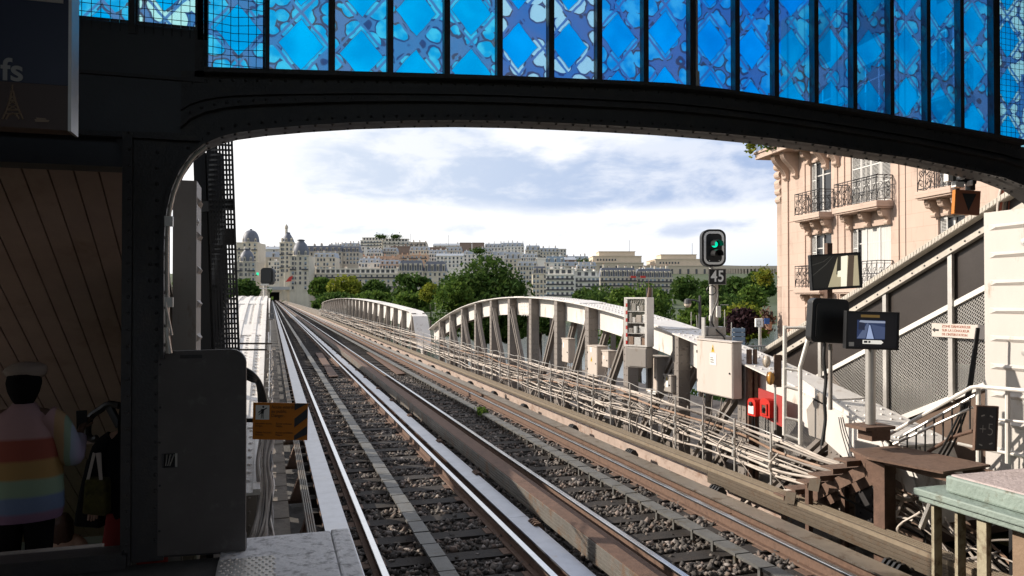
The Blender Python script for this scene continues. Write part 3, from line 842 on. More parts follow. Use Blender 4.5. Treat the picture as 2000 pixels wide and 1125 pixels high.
lbox(hx0 + .075, hx1, .02, .03, hz0, hz1, GM, b); b.build('latch', m_galv, gp)
b = MB(); lbox(wid*.37, wid*.58, -.004, .0, hgt*.958, hgt*.975, GM, b)
for z in (.12, .34, .55, .72, .93): 
    s0 = len(b.v); b.dome((wid * .185, 0, hgt * z), (0,-1,0), .009); b.xf(GM, s0)
b.build('slot_and_rivets', m_dark, gp)
b = MB(); lbox(-.1, wid, .032, .06, -.02, .10, GM, b); b.build('foot', m_dark, gp)

def pressed_post(name, label, x0, x1, y0, y1, z0, z1, face, mat, matside):
    """sheet steel post with pressed ridges on the face towards the tracks; face = -1 or +1 along x"""
    t = thing(name, label, 'post', ((x0+x1)/2, (y0+y1)/2, z0), 'pale pressed steel posts framing the viaduct')
    b = MB(); b.box(x0, x1, y0, y1, z0, z1); xf = x0 if face < 0 else x1; n = int((z1 - z0) / .29)
    for i in range(n):
        z = z1 - .16 - i * .29
        ya, yb = y0 + .05, y1 - .06
        m = lambda y, zz, o: (xf + face * o, y, zz)
        vs = [m(ya, z - .035, 0), m(yb, z - .035, 0), m(yb, z + .03, 0), m(ya, z + .03, 0), m(ya + .02, z, .028), m(yb - .10, z - .006, .028), m(ya + .02, z + .018, .012), m(yb - .06, z + .012, .012)]
        b.add(vs, [(0,1,5,4),(1,2,7,5),(2,3,6,7),(3,0,4,6),(4,5,7,6)])
    b.build('casing', mat, t)
    b = MB()
    for z in (z1 - .34, z1 - 1.45, z1 - 1.95, z0 + .3):
        b.lathe((xf, y0 + .09, z), [(.034, 0), (.034, face * .006), (.016, face * .008), (.014, face * .014)], 12, axis='x')
    b.build('bolt', m_galv, t)
    return t
lp0 = P(337, 690, d=6.4); lp1 = P(387, 690, d=6.4)
yl = .5 * (lp0.y + lp1.y)
pressed_post('pressed_post', 'tall pressed steel post greyed for shade, between left column and black perforated screen', lp0.x, lp1.x - .02, yl, yl + .45, 1.0, P(360, 352, Y=yl).z, 1, m_greybox, m_greybox)  # greyer than its cream twin, with the shade put into the paint
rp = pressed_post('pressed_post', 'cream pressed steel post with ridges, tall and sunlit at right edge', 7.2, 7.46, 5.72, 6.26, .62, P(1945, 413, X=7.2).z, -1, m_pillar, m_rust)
b = MB(); b.box(7.205, 7.455, 5.712, 5.719, .62, 3.3); b.build('shade_edge', m_rustor, rp)  # brown sheet paints the shade on the face turned from the sun

# black perforated screen
ps = thing('perforated_screen', 'black perforated screen standing between the left post and the sky', 'screen', P(425, 690, d=8.2))
def perf(uL, uR, vT, vB, d_, mat, lean, nxx, nm, solid=()):
    a0 = P(uL[0], vT, d=d_); a1 = P(uR[0], vT, d=d_); b0 = P(uL[1], vB, d=d_); b1 = P(uR[1], vB, d=d_)
    b = MB(); H = int((a0 - b0).length / .052)
    wv = lambda i, j: Vector((0, .01 * math.sin(i * .9 + j * .35), 0))
    g = [[a0.lerp(a1, i / nxx).lerp(b0.lerp(b1, i / nxx), j / H) + wv(i, j) for j in range(H + 1)] for i in range(nxx + 1)]
    for i in range(nxx + 1):
        b.bar(g[i][0], g[i][H], .021, .012, (0, 1, 0))
    for j in range(H + 1):
        for i in range(nxx):
            b.bar(g[i][j], g[i+1][j], .012, .020, (0, 0, 1))
    for (i, j, w_, h_) in solid:
        for ii in range(i, min(i + w_, nxx)):
            for jj in range(j, min(j + h_, H)):
                b.add([g[ii][jj], g[ii+1][jj], g[ii+1][jj+1], g[ii][jj+1]], [(0,1,2,3)])
    return b.build(nm, mat, ps)
perf((404, 420), (452, 466), 264, 690, 8.2, m_black, 0, 8, 'mesh', [(0, 19, 9, 3), (0, 43, 8, 2), (0, 24, 2, 8), (0, 30, 3, 9)])
perf((384, 398), (432, 444), 300, 690, 8.35, m_black, 0, 8, 'backing_mesh', [(0, 0, 4, 90), (4, 0, 2, 22), (4, 40, 2, 30)])
b = MB(); b.bar(P(388, 268, d=8.3), P(402, 690, d=8.3), .12, .05, (0,1,0)); b.bar(P(412, 272, d=8.3), P(428, 690, d=8.3), .09, .04, (0,1,0)); b.bar(P(390, 404, d=8.22), P(458, 400, d=8.22), .02, .11)
b.bar(P(452.5, 264, d=8.2), P(467, 690, d=8.2), .02, .03, (0,1,0)); b.bar(P(412, 690, d=8.3), P(412, 690, d=8.3) + Vector((0, 0, -3.0)), .07, .07, (0,1,0)); b.bar(P(460, 690, d=8.3), P(460, 690, d=8.3) + Vector((0, 0, -3.0)), .05, .05, (0,1,0)); b.build('frame', m_black, ps)
b = MB(); b.bar(P(455, 671, d=8.3), P(530, 671, d=8.9), .015, .02); b.bar(P(455, 683, d=8.3), P(520, 683, d=8.8), .015, .02); b.build('stay', m_black, ps)

# pale tube models the flange edge catching sky light, with strap clips
sp = MB(); pts = [P(327, 690, Y=YG - .12), P(327, 600, Y=YG - .12), P(326, 520, Y=YG - .12), P(327, 455, Y=YG - .12), P(332, 408, Y=YG - .12), P(343, 366, Y=YG - .12), P(358, 334, Y=YG - .12), P(378, 306, Y=YG - .12), P(402, 286, Y=YG - .12)]
sp.tube(catmull(pts, 5), .012, 8)
for v in (432, 590): sp.box(P(322, v, Y=YG-.12).x, P(338, v, Y=YG-.12).x, YG - .14, YG - .09, P(322, v, Y=YG-.12).z - .03, P(322, v, Y=YG-.12).z + .03)
sp.tube([P(323, 590, Y=YG-.15), P(336, 655, Y=YG-.15)], .007); sp.tube([P(325, 640, Y=YG-.15), P(333, 690, Y=YG-.15)], .012)
tag(sp.build('lit_flange_tube', m_galv, smooth=40), 'thin pale tube tracing the sky lit flange edge of the left column', 'pipe')

# ------------------------------------------------------------------ hanging destination board, upper left
SY = 3.3
s0 = P(0, 255, Y=SY); s1 = P(139.5, 255, Y=SY)
sg = thing('hanging_sign', 'dark hanging sign board with tower silhouette and boat at upper left', 'sign', (s1.x, SY, s1.z))
m_navy = M_('navy_sign_face', (.006,.012,.045), .35, 0, .05); m_brownsign = M_('brown_sign_face', (.065,.03,.018), .4, 0, .08)
zt_ = P(139, -40, Y=SY).z; zm = P(139, 168, Y=SY).z; xL = s1.x - 1.6
b = MB(); b.box(xL, s1.x - .012, SY, SY + .10, zm, zt_); b.build('navy_face', m_navy, sg)
b = MB(); b.box(xL, s1.x - .012, SY, SY + .10, s1.z, zm - .001); b.build('brown_face', m_brownsign, sg)
b = MB(); b.box(s1.x - .011, s1.x, SY - .006, SY + .11, s1.z - .004, zt_); b.build('edge_trim', m_galv, sg)
b = MB(); b.box(xL, s1.x - .03, SY - .004, SY - .001, P(100, 5, Y=SY).z, P(100, -12, Y=SY).z); b.build('pale_stripe', m_beige, sg)
m_dimwhite = M_('dim_white_print', (.42,.40,.38), .5, 0, .03); m_sand = M_('sand_print', (.36,.25,.17), .5, 0, .05)
pt = P(2, 137, Y=SY); text('fs', .118, Matrix.Translation(Vector((pt.x - .0, SY - .002, pt.z)) - sg.location), m_dimwhite, sg, bold=.002)
b = MB()
def sxz(u, v): p = P(u, v, Y=SY); return Vector((p.x, SY - .003, p.z))
L0, L1 = [(5,233),(13,215),(19,196),(23,178)], [(45,233),(37,215),(30,196),(26,178)]
for pts in (L0, L1): b.tube([sxz(*p) for p in pts], .0035, 4)
b.tube([sxz(24.5, 180), sxz(24.5, 166)], .003, 4)
for (a, c_) in (((13,215),(37,215)),((19,196),(30,196)),((10,222),(40,222))): b.tube([sxz(*a), sxz(*c_)], .0028, 4)
b.tube([sxz(*p) for p in [(12,233),(17,225),(25,221),(33,225),(38,233)]], .003, 4)
for i in range(4):
    a0, a1 = 215 - i*9.5, 205 - i*9.5; wL = lambda v: interp(v, [178,196,215], [23,19,13]); wR = lambda v: interp(v, [178,196,215], [26,30,37])
    b.tube([sxz(wL(a0), a0), sxz(wR(a1), a1)], .0018, 4); b.tube([sxz(wR(a0), a0), sxz(wL(a1), a1)], .0018, 4)
b.build('tower_outline', m_sand, sg)
b = MB(); b.prism([sxz(68,233), sxz(97,235), sxz(95,239), sxz(70,238)], (0, -.002, 0)); b.prism([sxz(72,233), sxz(72,230), sxz(90,232), sxz(91,234)], (0, -.002, 0)); b.build('boat_outline', m_sand, sg)

# ------------------------------------------------------------------ descending stair seen through the opening on the left
m_plank = M_('stair_ceiling_planks', (.47,.34,.30), .6, 0, .12, 4, .1, 40, (.34,.23,.18), 1.2, .25)
sc = thing('stair_ceiling', 'sloping brown plank ceiling going down over the left stair', 'ceiling', (-2.9, 5.7, 3.4))
dn = Vector((0, math.cos(math.radians(33)), -math.sin(math.radians(33)))); upn = Vector((0, -dn.z, dn.y))
b = MB(); x = -5.0
while x < -.8:
    a_ = Vector((x + .075, 5.56, 3.52)); b.obox(a_ + dn * 4.2 + upn * .02, Vector((.0705, 0, 0)), dn * 4.2, upn * .02); x += .15
b.build('boarding', m_plank, sc, bevel=.004)
b = MB(); a_ = Vector((-2.9, 5.56, 3.56)); b.obox(a_ + dn * 4.2 + upn * .05, Vector((2.1, 0, 0)), dn * 4.2, upn * .02); b.build('backing', m_dark, sc)
b = MB(); a_ = Vector((-2.9, 5.56, 3.52)) + dn * 4.62 - upn * .012; b.obox(a_, Vector((2.1, 0, 0)), dn * .045, upn * .02); b.build('cross_batten', m_plank, sc)
st_ = MB()
for i in range(16):
    st_.box(-5.0, -1.05, 5.4 + i*.28, 5.68 + i*.28, -2.6, .97 - i * .175)
tag(st_.build('staircase', m_conc), 'concrete stair going down below the plank ceiling at left', 'stairs')
b = MB(); b.prism([(-1.05, 6.6, -2.7), (-1.05, 12.2, -2.7), (-1.05, 12.2, -.6), (-1.05, 6.6, 2.9)], (.05, 0, 0)); tag(b.build('stair_side_wall', m_hall), 'side wall of the left stair next to the tracks', 'wall')
b = MB(); b.box(-5.4, -5.0, 5.0, 14, -7.5, 1.4); tag(b.build('stair_side_wall', m_hall), 'low outer wall of the left stair', 'wall')
fw = thing('stair_foot_window', 'pale panel standing for the daylight window at the foot of the left stair', 'window', (-3, 12.2, -2))
b = MB(); b.box(-5.0, -1.05, 12.2, 12.25, -2.6, 1.0); 
m_palewall = M_('pale_green_wall', (.66,.70,.60), .7, 0, .05)
b.build('pale_panel', m_palewall, fw)  # opaque pale panel stands in for daylight in the opening
b = MB(); b.box(-3.48, -3.42, 12.1, 12.19, -2.6, 1.0); b.box(-2.6,-2.54,12.1,12.19,-2.6,1.0); b.build('frame', m_black, fw)
hr = MB()
pts = [P(233, 792, d=6.4), P(212, 790, d=6.4), P(196, 800, d=6.4), P(179, 812, d=6.4), P(172, 830, d=6.4), P(172, 850, d=6.4), P(181, 858, d=6.4), P(190, 855, d=6.4)]
hr.tube(catmull(pts, 6), .03, 8); hr.tube([P(214, 795, d=6.4), P(232, 830, d=6.4), P(252, 830, d=6.5)], .035, 8)
tag(hr.build('handrail_end', m_black, smooth=40), 'black curved handrail end beside the left column', 'handrail')
# ------------------------------------------------------------------ arched side girders of the viaduct
def zarch1(y): return 2.6 - 1.35 * (abs(y - 20) / 12.4) ** 2.1
def zarch2(y):
    z = 2.48 - .62 * ((y - 71) / 34.5) ** 2
    e = min(y - 35.2, 106.8 - y)
    if e < 2.2: z -= 1.6 * (1 - math.sqrt(max(0, 1 - ((2.2 - e) / 2.2) ** 2)))
    return z
def girder(name, label, side, y0, y1, za, nodes, deep, zb=-.55, riv=True, detail=True):
    """side=+1 right of the tracks, -1 left"""
    xi, xo = (6.5, 7.1) if side > 0 else (-.14, -.76)
    t = thing(name, label, 'bridge girder', ((xi+xo)/2, (y0+y1)/2, -.4), 'riveted arched girders of the viaduct')
    lo, hi = min(xi, xo), max(xi, xo); s = side
    n = 60; ys = [lerp(y0, y1, i / n) for i in range(n + 1)]
    # top plate and its flange angles
    b = MB(); A = [(lo - .06, y, za(y) - .022) for y in ys]; B = [(hi + .06, y, za(y) - .022) for y in ys]
    b.slab(A, B, (0, 0, .022))
    for fx in ((.0, .2, .5, .8, 1.0) if side < 0 else ()):
        xm_ = lerp(lo - .03, hi + .03, fx); b.slab([(xm_ - .028, y, za(y)) for y in ys], [(xm_ + .028, y, za(y)) for y in ys], (0, 0, .026))
    for k in range(int(n / 9)):                         # splice cover plates
        ya = lerp(y0, y1, (k * 9 + 3) / n); yb = ya + .9
        yy = [lerp(ya, yb, i / 4) for i in range(5)]
        b.slab([(lo - .02, y, za(y) + .002) for y in yy], [(hi + .02, y, za(y) + .002) for y in yy], (0, 0, .014))
    b.build('top_plate', m_white, t, smooth=30)
    for nm, x in (('inner_web', xi + s*.2), ('outer_web', xo - s*.2)):
        b = MB(); w0 = [(x, y, za(y) - .024) for y in ys]; w1 = [(x, y, max(za(y) - deep(y), zb + .05)) for y in ys]
        b.slab(w0, w1, (s * .014 if nm == 'inner_web' else -s * .014, 0, 0))
        b.slab([(x - s*.012 if nm == 'inner_web' else x + s*.012, y, za(y) - .024) for y in ys], [(x - s*.012 if nm == 'inner_web' else x + s*.012, y, za(y) - .11) for y in ys], (s*.011 if nm == 'inner_web' else -s*.011, 0, 0))
        b.build(nm, m_white, t)
    # posts with rivets, bracing
    for j, y in enumerate(nodes):
        zt = za(y) - .03
        if zt < zb + .3: continue
        p = MB()
        p.box(min(xi - s*.006, xi + s*.19), max(xi - s*.006, xi + s*.19), y - .10, y - .088, zb, zt)
        p.box(min(xo, xo - s*.10), max(xo, xo - s*.10), y - .10, y - .088, zb, zt)
        p.box(min(xi - s*.02, xi - s*.006), max(xi - s*.02, xi - s*.006), y - .10, y + .10, zb, zt)
        p.box(min(xi + s*.192, xi + s*.199), max(xi + s*.192, xi + s*.199), y - .10, y + .10, zb, zt)
        p.box(min(xo + s*.006, xo + s*.02), max(xo + s*.006, xo + s*.02), y - .10, y + .10, zb, zt)
        if riv and y < 34:
            r = p; z = zb + .1
            while z < zt - .05:
                r.dome((xi + s*.05, y - .101, z), (0,-1,0), .016, n=5); r.dome((xi + s*.15, y - .101, z), (0,-1,0), .016, n=5); r.dome((xo - s*.06, y - .101, z), (0,-1,0), .016, n=5)
                r.dome((xi - s*.021, y - .05, z), (-s,0,0), .016, n=5); r.dome((xi - s*.021, y + .05, z), (-s,0,0), .016, n=5); z += .13
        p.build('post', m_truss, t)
    for j in range(len(nodes) - 1):
        ya, yb = nodes[j], nodes[j+1]; mid = (y0 + y1) / 2
        if (ya + yb) / 2 < mid: (yt, ybm) = (ya, yb)
        else: (yt, ybm) = (yb, ya)
        zt = za(yt) - .25
        if zt < .2: continue
        p = MB()
        for x in (xi + s*.05, xo - s*.05):
            for o in (-.10, .06): p.bar((x, yt + o, zt), (x, ybm + o, zb + .05), .05, .10, (1, 0, 0))
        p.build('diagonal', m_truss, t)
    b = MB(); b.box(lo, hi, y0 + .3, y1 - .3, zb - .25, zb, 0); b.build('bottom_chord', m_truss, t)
    if riv:
        r = MB(); y = y0 + .2
        while y < min(y1, 40):
            for x in (lo + .04, lo + .18, hi - .18, hi - .04):
                r.dome((x, y, za(y)), (0, 0, 1), .024, n=5)
            r.dome((xi + s*.188, y, za(y) - .07), (-s, 0, 0), .014, n=5)
            y += .15
        r.build('chord_rivets', m_white, t)
        for yc in (nodes[1] + .95, nodes[6] + .95, nodes[-3] + .9):
            r = MB(); xi_ = xi; xi = xi + s*.2
            r.box(min(xi - s*.020, xi - s*.013), max(xi - s*.020, xi - s*.013), yc - .42, yc + .42, za(yc) - min(deep(yc), 1) + .03, za(yc) - .12)
            for a in range(5):
                for c_ in range(4): r.dome((xi - s*.021, yc - .33 + c_*.22, za(yc) - .18 - a*.085), (-s,0,0), .019, n=5)
            r.build('splice_plate', m_white, t); xi = xi_
    return t
nodes1 = [7.7 + 1.9 * i for i in range(13)]
dp1 = lambda y: .50 if abs(y - 20) < 9 else .55
nodes2 = [37.0 + 2.85 * i for i in range(24)]
dp2 = lambda y: .92
girder('arched_girder', 'near white arched bridge girder with riveted posts right of the tracks', 1, 6.6, 32.6, zarch1, nodes1, dp1)
girder('arched_girder', 'far white arched bridge girder curving down at its end, right of the tracks', 1, 35.2, 106.8, zarch2, nodes2, dp2, riv=False)
girder('arched_girder', 'near white arched bridge girder left of the tracks, its riveted top seen along', -1, 6.6, 32.6, zarch1, nodes1, dp1)
girder('arched_girder', 'far white arched bridge girder left of the tracks', -1, 35.2, 106.8, zarch2, nodes2, dp2, riv=False)
# piers under the viaduct
for y in (34, 108, 200, 300):
    b = MB(); b.box(-.9, 7.1, y - .9, y + .9, -9, -1.2); tag(b.build('bridge_pier', m_conc), 'stone pier carrying the viaduct below the far girder ends', 'pier', 'piers of the viaduct')
# low parapets on the far part of the viaduct
for x, lab in ((6.6, 'low white parapet of the far viaduct on the right'), (-.4, 'low white parapet of the far viaduct on the left')):
    b = MB(); b.box(x - .1, x + .1, 108, 590, -.4, .55); b.box(x - .16, x + .16, 108, 590, .55, .65)
    tag(b.build('parapet', m_conc), lab, 'parapet')

# ------------------------------------------------------------------ cable rack on the right
XR = 6.24
def kz(y): return interp(y, [6, 8.6, 10.2, 13.5, 60, 110], [.56, .64, .78, .84, .84, .84])
CABLES = []
for lv, mt, r_, nn, rgb in ((1.04, 'galv', .008, 1, 'thin pale'), (.83, 'b', .019, 3, 'brown'), (.62, 'b', .019, 3, 'dusty'), (.50, 'w', .010, 1, 'thin'), (.38, 'w', .020, 3, 'pale'), (.19, 'w', .014, 2, 'low')):
    for k in range(nn): CABLES.append((lv, mt, r_ * random.uniform(.7, 1.1), k, rgb))
matpool = {'galv': [m_galv], 'b': [m_cableo, m_cablew, m_cablew, m_cableg], 'w': [m_cablew, m_cablew, m_cableg, m_cableo]}
ci = 0
for lv, mt, r_, k, rgb in CABLES:
    pts = []; y = 8.3; ph = lv * 9 + k * .35; am = .03 if lv < 1 else .008
    side = [-.03, .035, .09][k]
    ex = random.uniform(6.75, 7.3)
    if lv < 1:
        pts += [(ex + random.uniform(-.1,.3), 5.9 + random.uniform(-.3,.3), -.5 + random.uniform(-.2,.2)), (ex + .0, 6.55 + random.uniform(-.2,.2), -.05 + lv * .2), (XR + side + .32, 7.25, .22 + lv * .38), (XR + side + .1, 7.8, .2 + lv * .52)]
    while y < 108:
        sag = .018 * math.sin(y * 1.9 + ph + k) + am * math.sin(y * .55 + ph * 2 + .6*k) + random.uniform(-.008, .008)
        pts.append((XR + side + .025 * math.sin(y * .9 + ph) , y, .16 + lv * kz(y) + k * .016 + (sag if lv < 1 else .02 * math.sin(y * 6))))
        y += .5 if y < 30 else 2.5
    m = random.choice(matpool[mt])
    if ci in (6,): m = m_cableo
    b = MB(); b.tube(catmull(pts, 3), r_, 6)
    col_ = {'dusty_cable_sheath': 'dusty cream', 'grey_cable_sheath': 'grey', 'red_cable_sheath': 'red', 'brown_cable_sheath': 'brown', 'galvanised_steel': 'thin steel'}[m.name]
    tag(b.build('cable', m, smooth=60), '%s cable running along the rack on the right, %s tier' % (col_, {1.04:'topmost', .83:'second', .62:'third', .50:'fourth', .38:'fifth', .19:'lowest'}[lv]), 'cable', 'cables along the right hand rack')
    ci += 1
pr_ = None
y = 8.5; i = 0
while y < 106:
    k = kz(y); b = MB()
    if y < 24 or pr_ is None or True:
        b.box(XR - .075, XR - .055, y - .012, y + .012, -.05, .16 + 1.06 * k)
        for lv in (.83, .62, .38, .19):
            z = .145 + lv * k
            b.box(XR - .055, XR + .16, y - .012, y + .012, z - .02, z - .005); b.box(XR + .15, XR + .165, y - .012, y + .012, z - .005, z + .045)
            if lv in (.62, .38): b.box(XR - .10, XR - .076, y - .02, y + .02, z - .03, z + .06)
        o = b.build('cable_bracket', m_galv)
    tag(o, 'thin upright steel bracket carrying the cable tiers on the right', 'bracket', 'brackets of the right cable rack')
    y += .82 if y < 30 else 1.6; i += 1
# cables weaving from tier to tier
random.seed(17)
for i in range(16):
    ya = random.uniform(8.6, 17); ln = random.uniform(2.5, 6); la, lb = random.choice(((.83,.62), (.62,.38), (.38,.62), (.62,.19), (.83,.38))); pts = []
    for j in range(9):
        f = j / 8; y = ya + ln * f; lv = lerp(la, lb, f*f*(3-2*f)); pts.append((XR - .05 + .12 * random.random(), y, .18 + lv * kz(y) + random.uniform(-.04, .03)))
    b = MB(); b.tube(catmull(pts, 4), random.choice((.008, .012, .018)), 6); m = random.choice((m_cablew, m_cableg, m_cableb, m_cableo, m_cablew))
    tag(b.build('weaving_cable', m, smooth=60), '%s cable weaving from one tier of the right rack to another' % {'dusty_cable_sheath':'cream','black_cable_sheath':'black','grey_cable_sheath':'grey','brown_cable_sheath':'brown'}[m.name], 'cable', 'cables weaving between the tiers of the rack')
# loose hanging cables below the rack
for i in range(26):
    y = 8.6 + i * .55 + random.uniform(-.2, .2); z0 = .2 + random.choice((.62, .38, .19)) * kz(y)
    b = MB(); e = random.uniform(-.3, .5)
    b.tube(catmull([(XR - .03, y, z0), (XR - .10, y + .1 + e*.3, z0 - .2), (XR + random.uniform(-.1,.1), y + e*.7, z0 - .45), (XR + .1, y + e, -.1), (XR + .2, y + e, -.5)], 5), random.choice((.007, .011)), 6)
    m = random.choice((m_cablew, m_cableb, m_cableg, m_cablew))
    tag(b.build('hanging_cable', m, smooth=60), '%s loose cable drooping from the right rack' % {'dusty_cable_sheath':'cream','black_cable_sheath':'black','grey_cable_sheath':'grey'}[m.name], 'cable', 'loose cables drooping from the rack')

# ------------------------------------------------------------------ cabinets on the girder
m_wlabel = m_paper
def cabinet(name, label, u0, u1, vt, vb, X, dep, mat, extra=(), group='equipment cabinets fixed to the right girder', side=None):
    pf, pn = P(u0, vt, X=X), P(u1, vt, X=X); zt, zb = pn.z, P(u1, vb, X=X).z
    t = thing(name, label, 'cabinet', (X + dep/2, (pf.y + pn.y)/2, zb), group)
    b = MB(); b.box(X + .012, X + dep, pn.y, pf.y, zb, zt); b.build('casing', side or mat, t, bevel=.008)
    b = MB(); b.box(X, X + .014, pn.y + .012, pf.y - .012, zb + .012, zt - .012); b.build('door', mat, t, bevel=.005)
    b = MB(); b.box(X - .01, X + dep + .01, pn.y - .012, pf.y + .01, zt + .001, zt + .018); b.build('rain_cap', side or mat, t)
    b = MB()
    for f in (.2, .75): b.box(X - .012, X, pf.y - .03 - .0, pf.y - .018, lerp(zb, zt, f), lerp(zb, zt, f) + .04)
    b.lathe((X, pn.y + .06, lerp(zb, zt, .45)), [(.014, 0), (.014, -.012)], 10, axis='x'); b.build('lock_and_hinges', m_black, t)
    c = MB(); n = 4
    for i in range(n):
        yy = lerp(pn.y, pf.y, (i + .6) / n)
        c.tube(catmull([(X + dep*.5, yy, zb), (X + dep*.4, yy, zb - .12), (X + .02 + random.uniform(-.05,.05), yy + random.uniform(-.08,.08), zb - .3), (X - .05, yy + random.uniform(-.1,.1), zb - .52)], 4), .009, 5)
    c.build('feed_cables', m_cableg, t)
    MF = frame((X - .001, pf.y, zb), (0, -1, 0), (0, 0, 1))   # local x towards the viewer end, -y out of the door
    Wd, Hd = pf.y - pn.y, zt - zb
    T_ = Matrix.Translation(-t.location) @ MF
    for kind, fx, fz, w_, h_, txt in extra:
        if kind == 'plate':
            b = MB(); s0 = 0; b.box(fx*Wd, fx*Wd + w_, -.003, 0, fz*Hd, fz*Hd + h_); b.xf(MF); b.build('label_plate', {'w': m_paper, 'y': m_yellow, 'o': m_orange, 'k': m_black}[txt], t)
        if kind == 'tri':
            b = MB(); x, z = fx*Wd, fz*Hd
            b.prism([(x, 0, z), (x + w_, 0, z), (x + w_/2, 0, z + h_)], (0, -.003, 0)); b.xf(MF); tr = b.build('warning_triangle', m_yellow, t)
            b = MB(); xm = x + w_/2
            b.prism([(xm - .1*w_, -.004, z + .62*h_), (xm + .06*w_, -.004, z + .62*h_), (xm + .02*w_, -.004, z + .45*h_), (xm + .14*w_, -.004, z + .45*h_), (xm - .08*w_, -.004, z + .12*h_), (xm - .01*w_, -.004, z + .36*h_), (xm - .14*w_, -.004, z + .36*h_)], (0, -.002, 0)); b.xf(MF); b.build('flash_mark', m_ink, tr)
        if kind == 'text':
            text(txt, h_, T_ @ Matrix.Translation((fx*Wd, -.005, fz*Hd)), m_ink, t)
    return t
cabinet('equipment_cabinet', 'narrow beige cabinet, farthest of the row on the right girder', 1097, 1110, 663, 709, 6.40, .17, m_beige, [('plate', .25, .62, .06, .12, 'w')])
cabinet('equipment_cabinet', 'beige cabinet with yellow triangle, second from the far end of the row', 1147, 1166, 678, 738, 6.38, .24, m_beige, [('plate', .3, .8, .09, .10, 'w'), ('tri', .35, .5, .09, .10, '')])
cabinet('junction_box', 'small beige box tucked between the second cabinet and the mirror case', 1175, 1188, 687, 719, 6.44, .18, m_beige, [('plate', .3, .5, .05, .07, 'w')])
cabinet('equipment_cabinet', 'beige cabinet with orange and black labels below the mirror case', 1261, 1283, 699, 770, 6.36, .28, m_beige, [('plate', .18, .68, .10, .11, 'k'), ('plate', .28, .50, .12, .10, 'o'), ('tri', .3, .12, .10, .12, ''), ('plate', .18, -.02, .3, .055, 'w')], side=m_greybox)
cabinet('junction_box', 'small grey box with white label right of the orange labelled cabinet', 1296, 1311, 735, 768, 6.40, .20, m_greybox, [('plate', .3, .3, .08, .11, 'w'), ('tri', .35, .74, .05, .06, '')])
bg_ = cabinet('equipment_cabinet', 'large pale square cabinet with warning triangle, biggest on the girder', 1360, 1430, 670, 780, 6.28, .16, m_bigwhite, [('tri', .44, .80, .085, .11, ''), ('plate', .40, .56, .17, .17, 'w'), ('text', .42, .69, 0, .022, 'ACCES'), ('text', .42, .65, 0, .022, 'INTERDIT'), ('text', .42, .61, 0, .022, 'DANGER')])
b = MB(); yn = P(1430, 670, X=6.28).y; b.box(6.50, 6.56, yn - .07, yn - .02, -.2, 1.85); b.box(6.60, 6.64, yn - .08, yn - .03, -.3, 1.85); 
tag(b.build('stand_frame', m_rust), 'rusty upright frame bars right behind the large pale cabinet', 'frame')

# mirror with striped edge on a dark post; boxes inside model its reflection
gc = P(1219, 676, d=13.3)
gt = thing('mirror_case', 'white framed mirror case, its reflection built as pale boxes, with red striped edge', 'case', gc, M=frame(gc, (.55, -.835, 0), (0, 0, 1)))
w_, h_ = .46, .845
def L(t, name, mat, boxes, bevel=0):
    b = MB()
    for bx in boxes: b.box(*bx)
    return b.build(name, mat, t, local=True, bevel=bevel)
L(gt, 'frame', m_white, [(0, .035, 0, .22, 0, h_), (w_-.045, w_, -.02, .22, 0, h_), (.035, w_-.045, 0, .22, 0, .03), (.035, w_-.045, 0, .22, h_-.03, h_)], .004)
L(gt, 'back', m_white, [(.03, w_-.04, .20, .215, .03, h_-.03)])
for nm, mt, par in (('red_stripe', m_red, 0), ('white_stripe', m_paper, 1)):
    L(gt, nm, mt, [(.036, .066, -.004, .004, .035 + k*.0645, .035 + (k+1)*.0645 - .001) for k in range(12) if k % 2 == par])
for z in (.22, .40, .60): L(gt, 'reflection_shelf', m_white, [(.07, w_-.047, .0, .19, z, z + .012)])
random.seed(5)
for z0, hh in ((.03,.17), (.235,.15), (.415,.17), (.615,.17)):
    x = .085
    while x < w_ - .1:
        wd = random.uniform(.04, .13); ht = hh * random.uniform(.45, .95)
        L(gt, 'reflection_box', random.choice((m_white, m_paper, m_beige, m_greybox, m_cableo)), [(x, min(x + wd, w_-.05), .0 + random.uniform(0,.05), .17, z0, z0 + ht)], .004); x += wd + random.uniform(.005, .03)
b = MB()
for k in range(6): b.bar((.09 + k*.04, .04, .615 + .03*k % .1), (.14 + k*.045, .03, .79), .014, .014)
b.bar((.08, .035, .05), (w_-.06, .03, .21), .03, .01); b.build('reflection_bars', m_greybox, gt, local=True)
gl = bpy.data.materials.new('clear_pane'); gl.use_nodes = True
_b = gl.node_tree.nodes['Principled BSDF']; _t = gl.node_tree.nodes.new('ShaderNodeBsdfTransparent'); _m = gl.node_tree.nodes.new('ShaderNodeMixShader'); _m.inputs[0].default_value = .08
_b.inputs['Roughness'].default_value = .03; _b.inputs['Metallic'].default_value = 1; gl.node_tree.links.new(_t.outputs[0], _m.inputs[1]); gl.node_tree.links.new(_b.outputs[0], _m.inputs[2]); gl.node_tree.links.new(_m.outputs[0], gl.node_tree.nodes['Material Output'].inputs[0])
L(gt, 'pane', gl, [(.035, w_-.045, -.016, -.013, .03, h_-.03)])
L(gt, 'lower_box', m_greybox, [(.02, w_-.02, 0, .2, -.36, -.01)], .01)
L(gt, 'lower_door', m_greybox, [(.10, w_-.03, -.012, -.001, -.34, -.03)], .006)
pm = thing('mast', 'dark rusty square post right beside the mirror case', 'post', P(1266, 720, d=13.35))
b = MB(); a = P(1267, 760, d=13.45); c = P(1267, 562, d=13.45); b.bar(a, c, .075, .06, (0,1,0)); b.build('channel', m_black, pm)
b = MB(); b.bar(a + Vector((.05,0,0)), c + Vector((.05,0,0)), .022, .07, (0,1,0)); b.build('flange', m_greybox, pm)
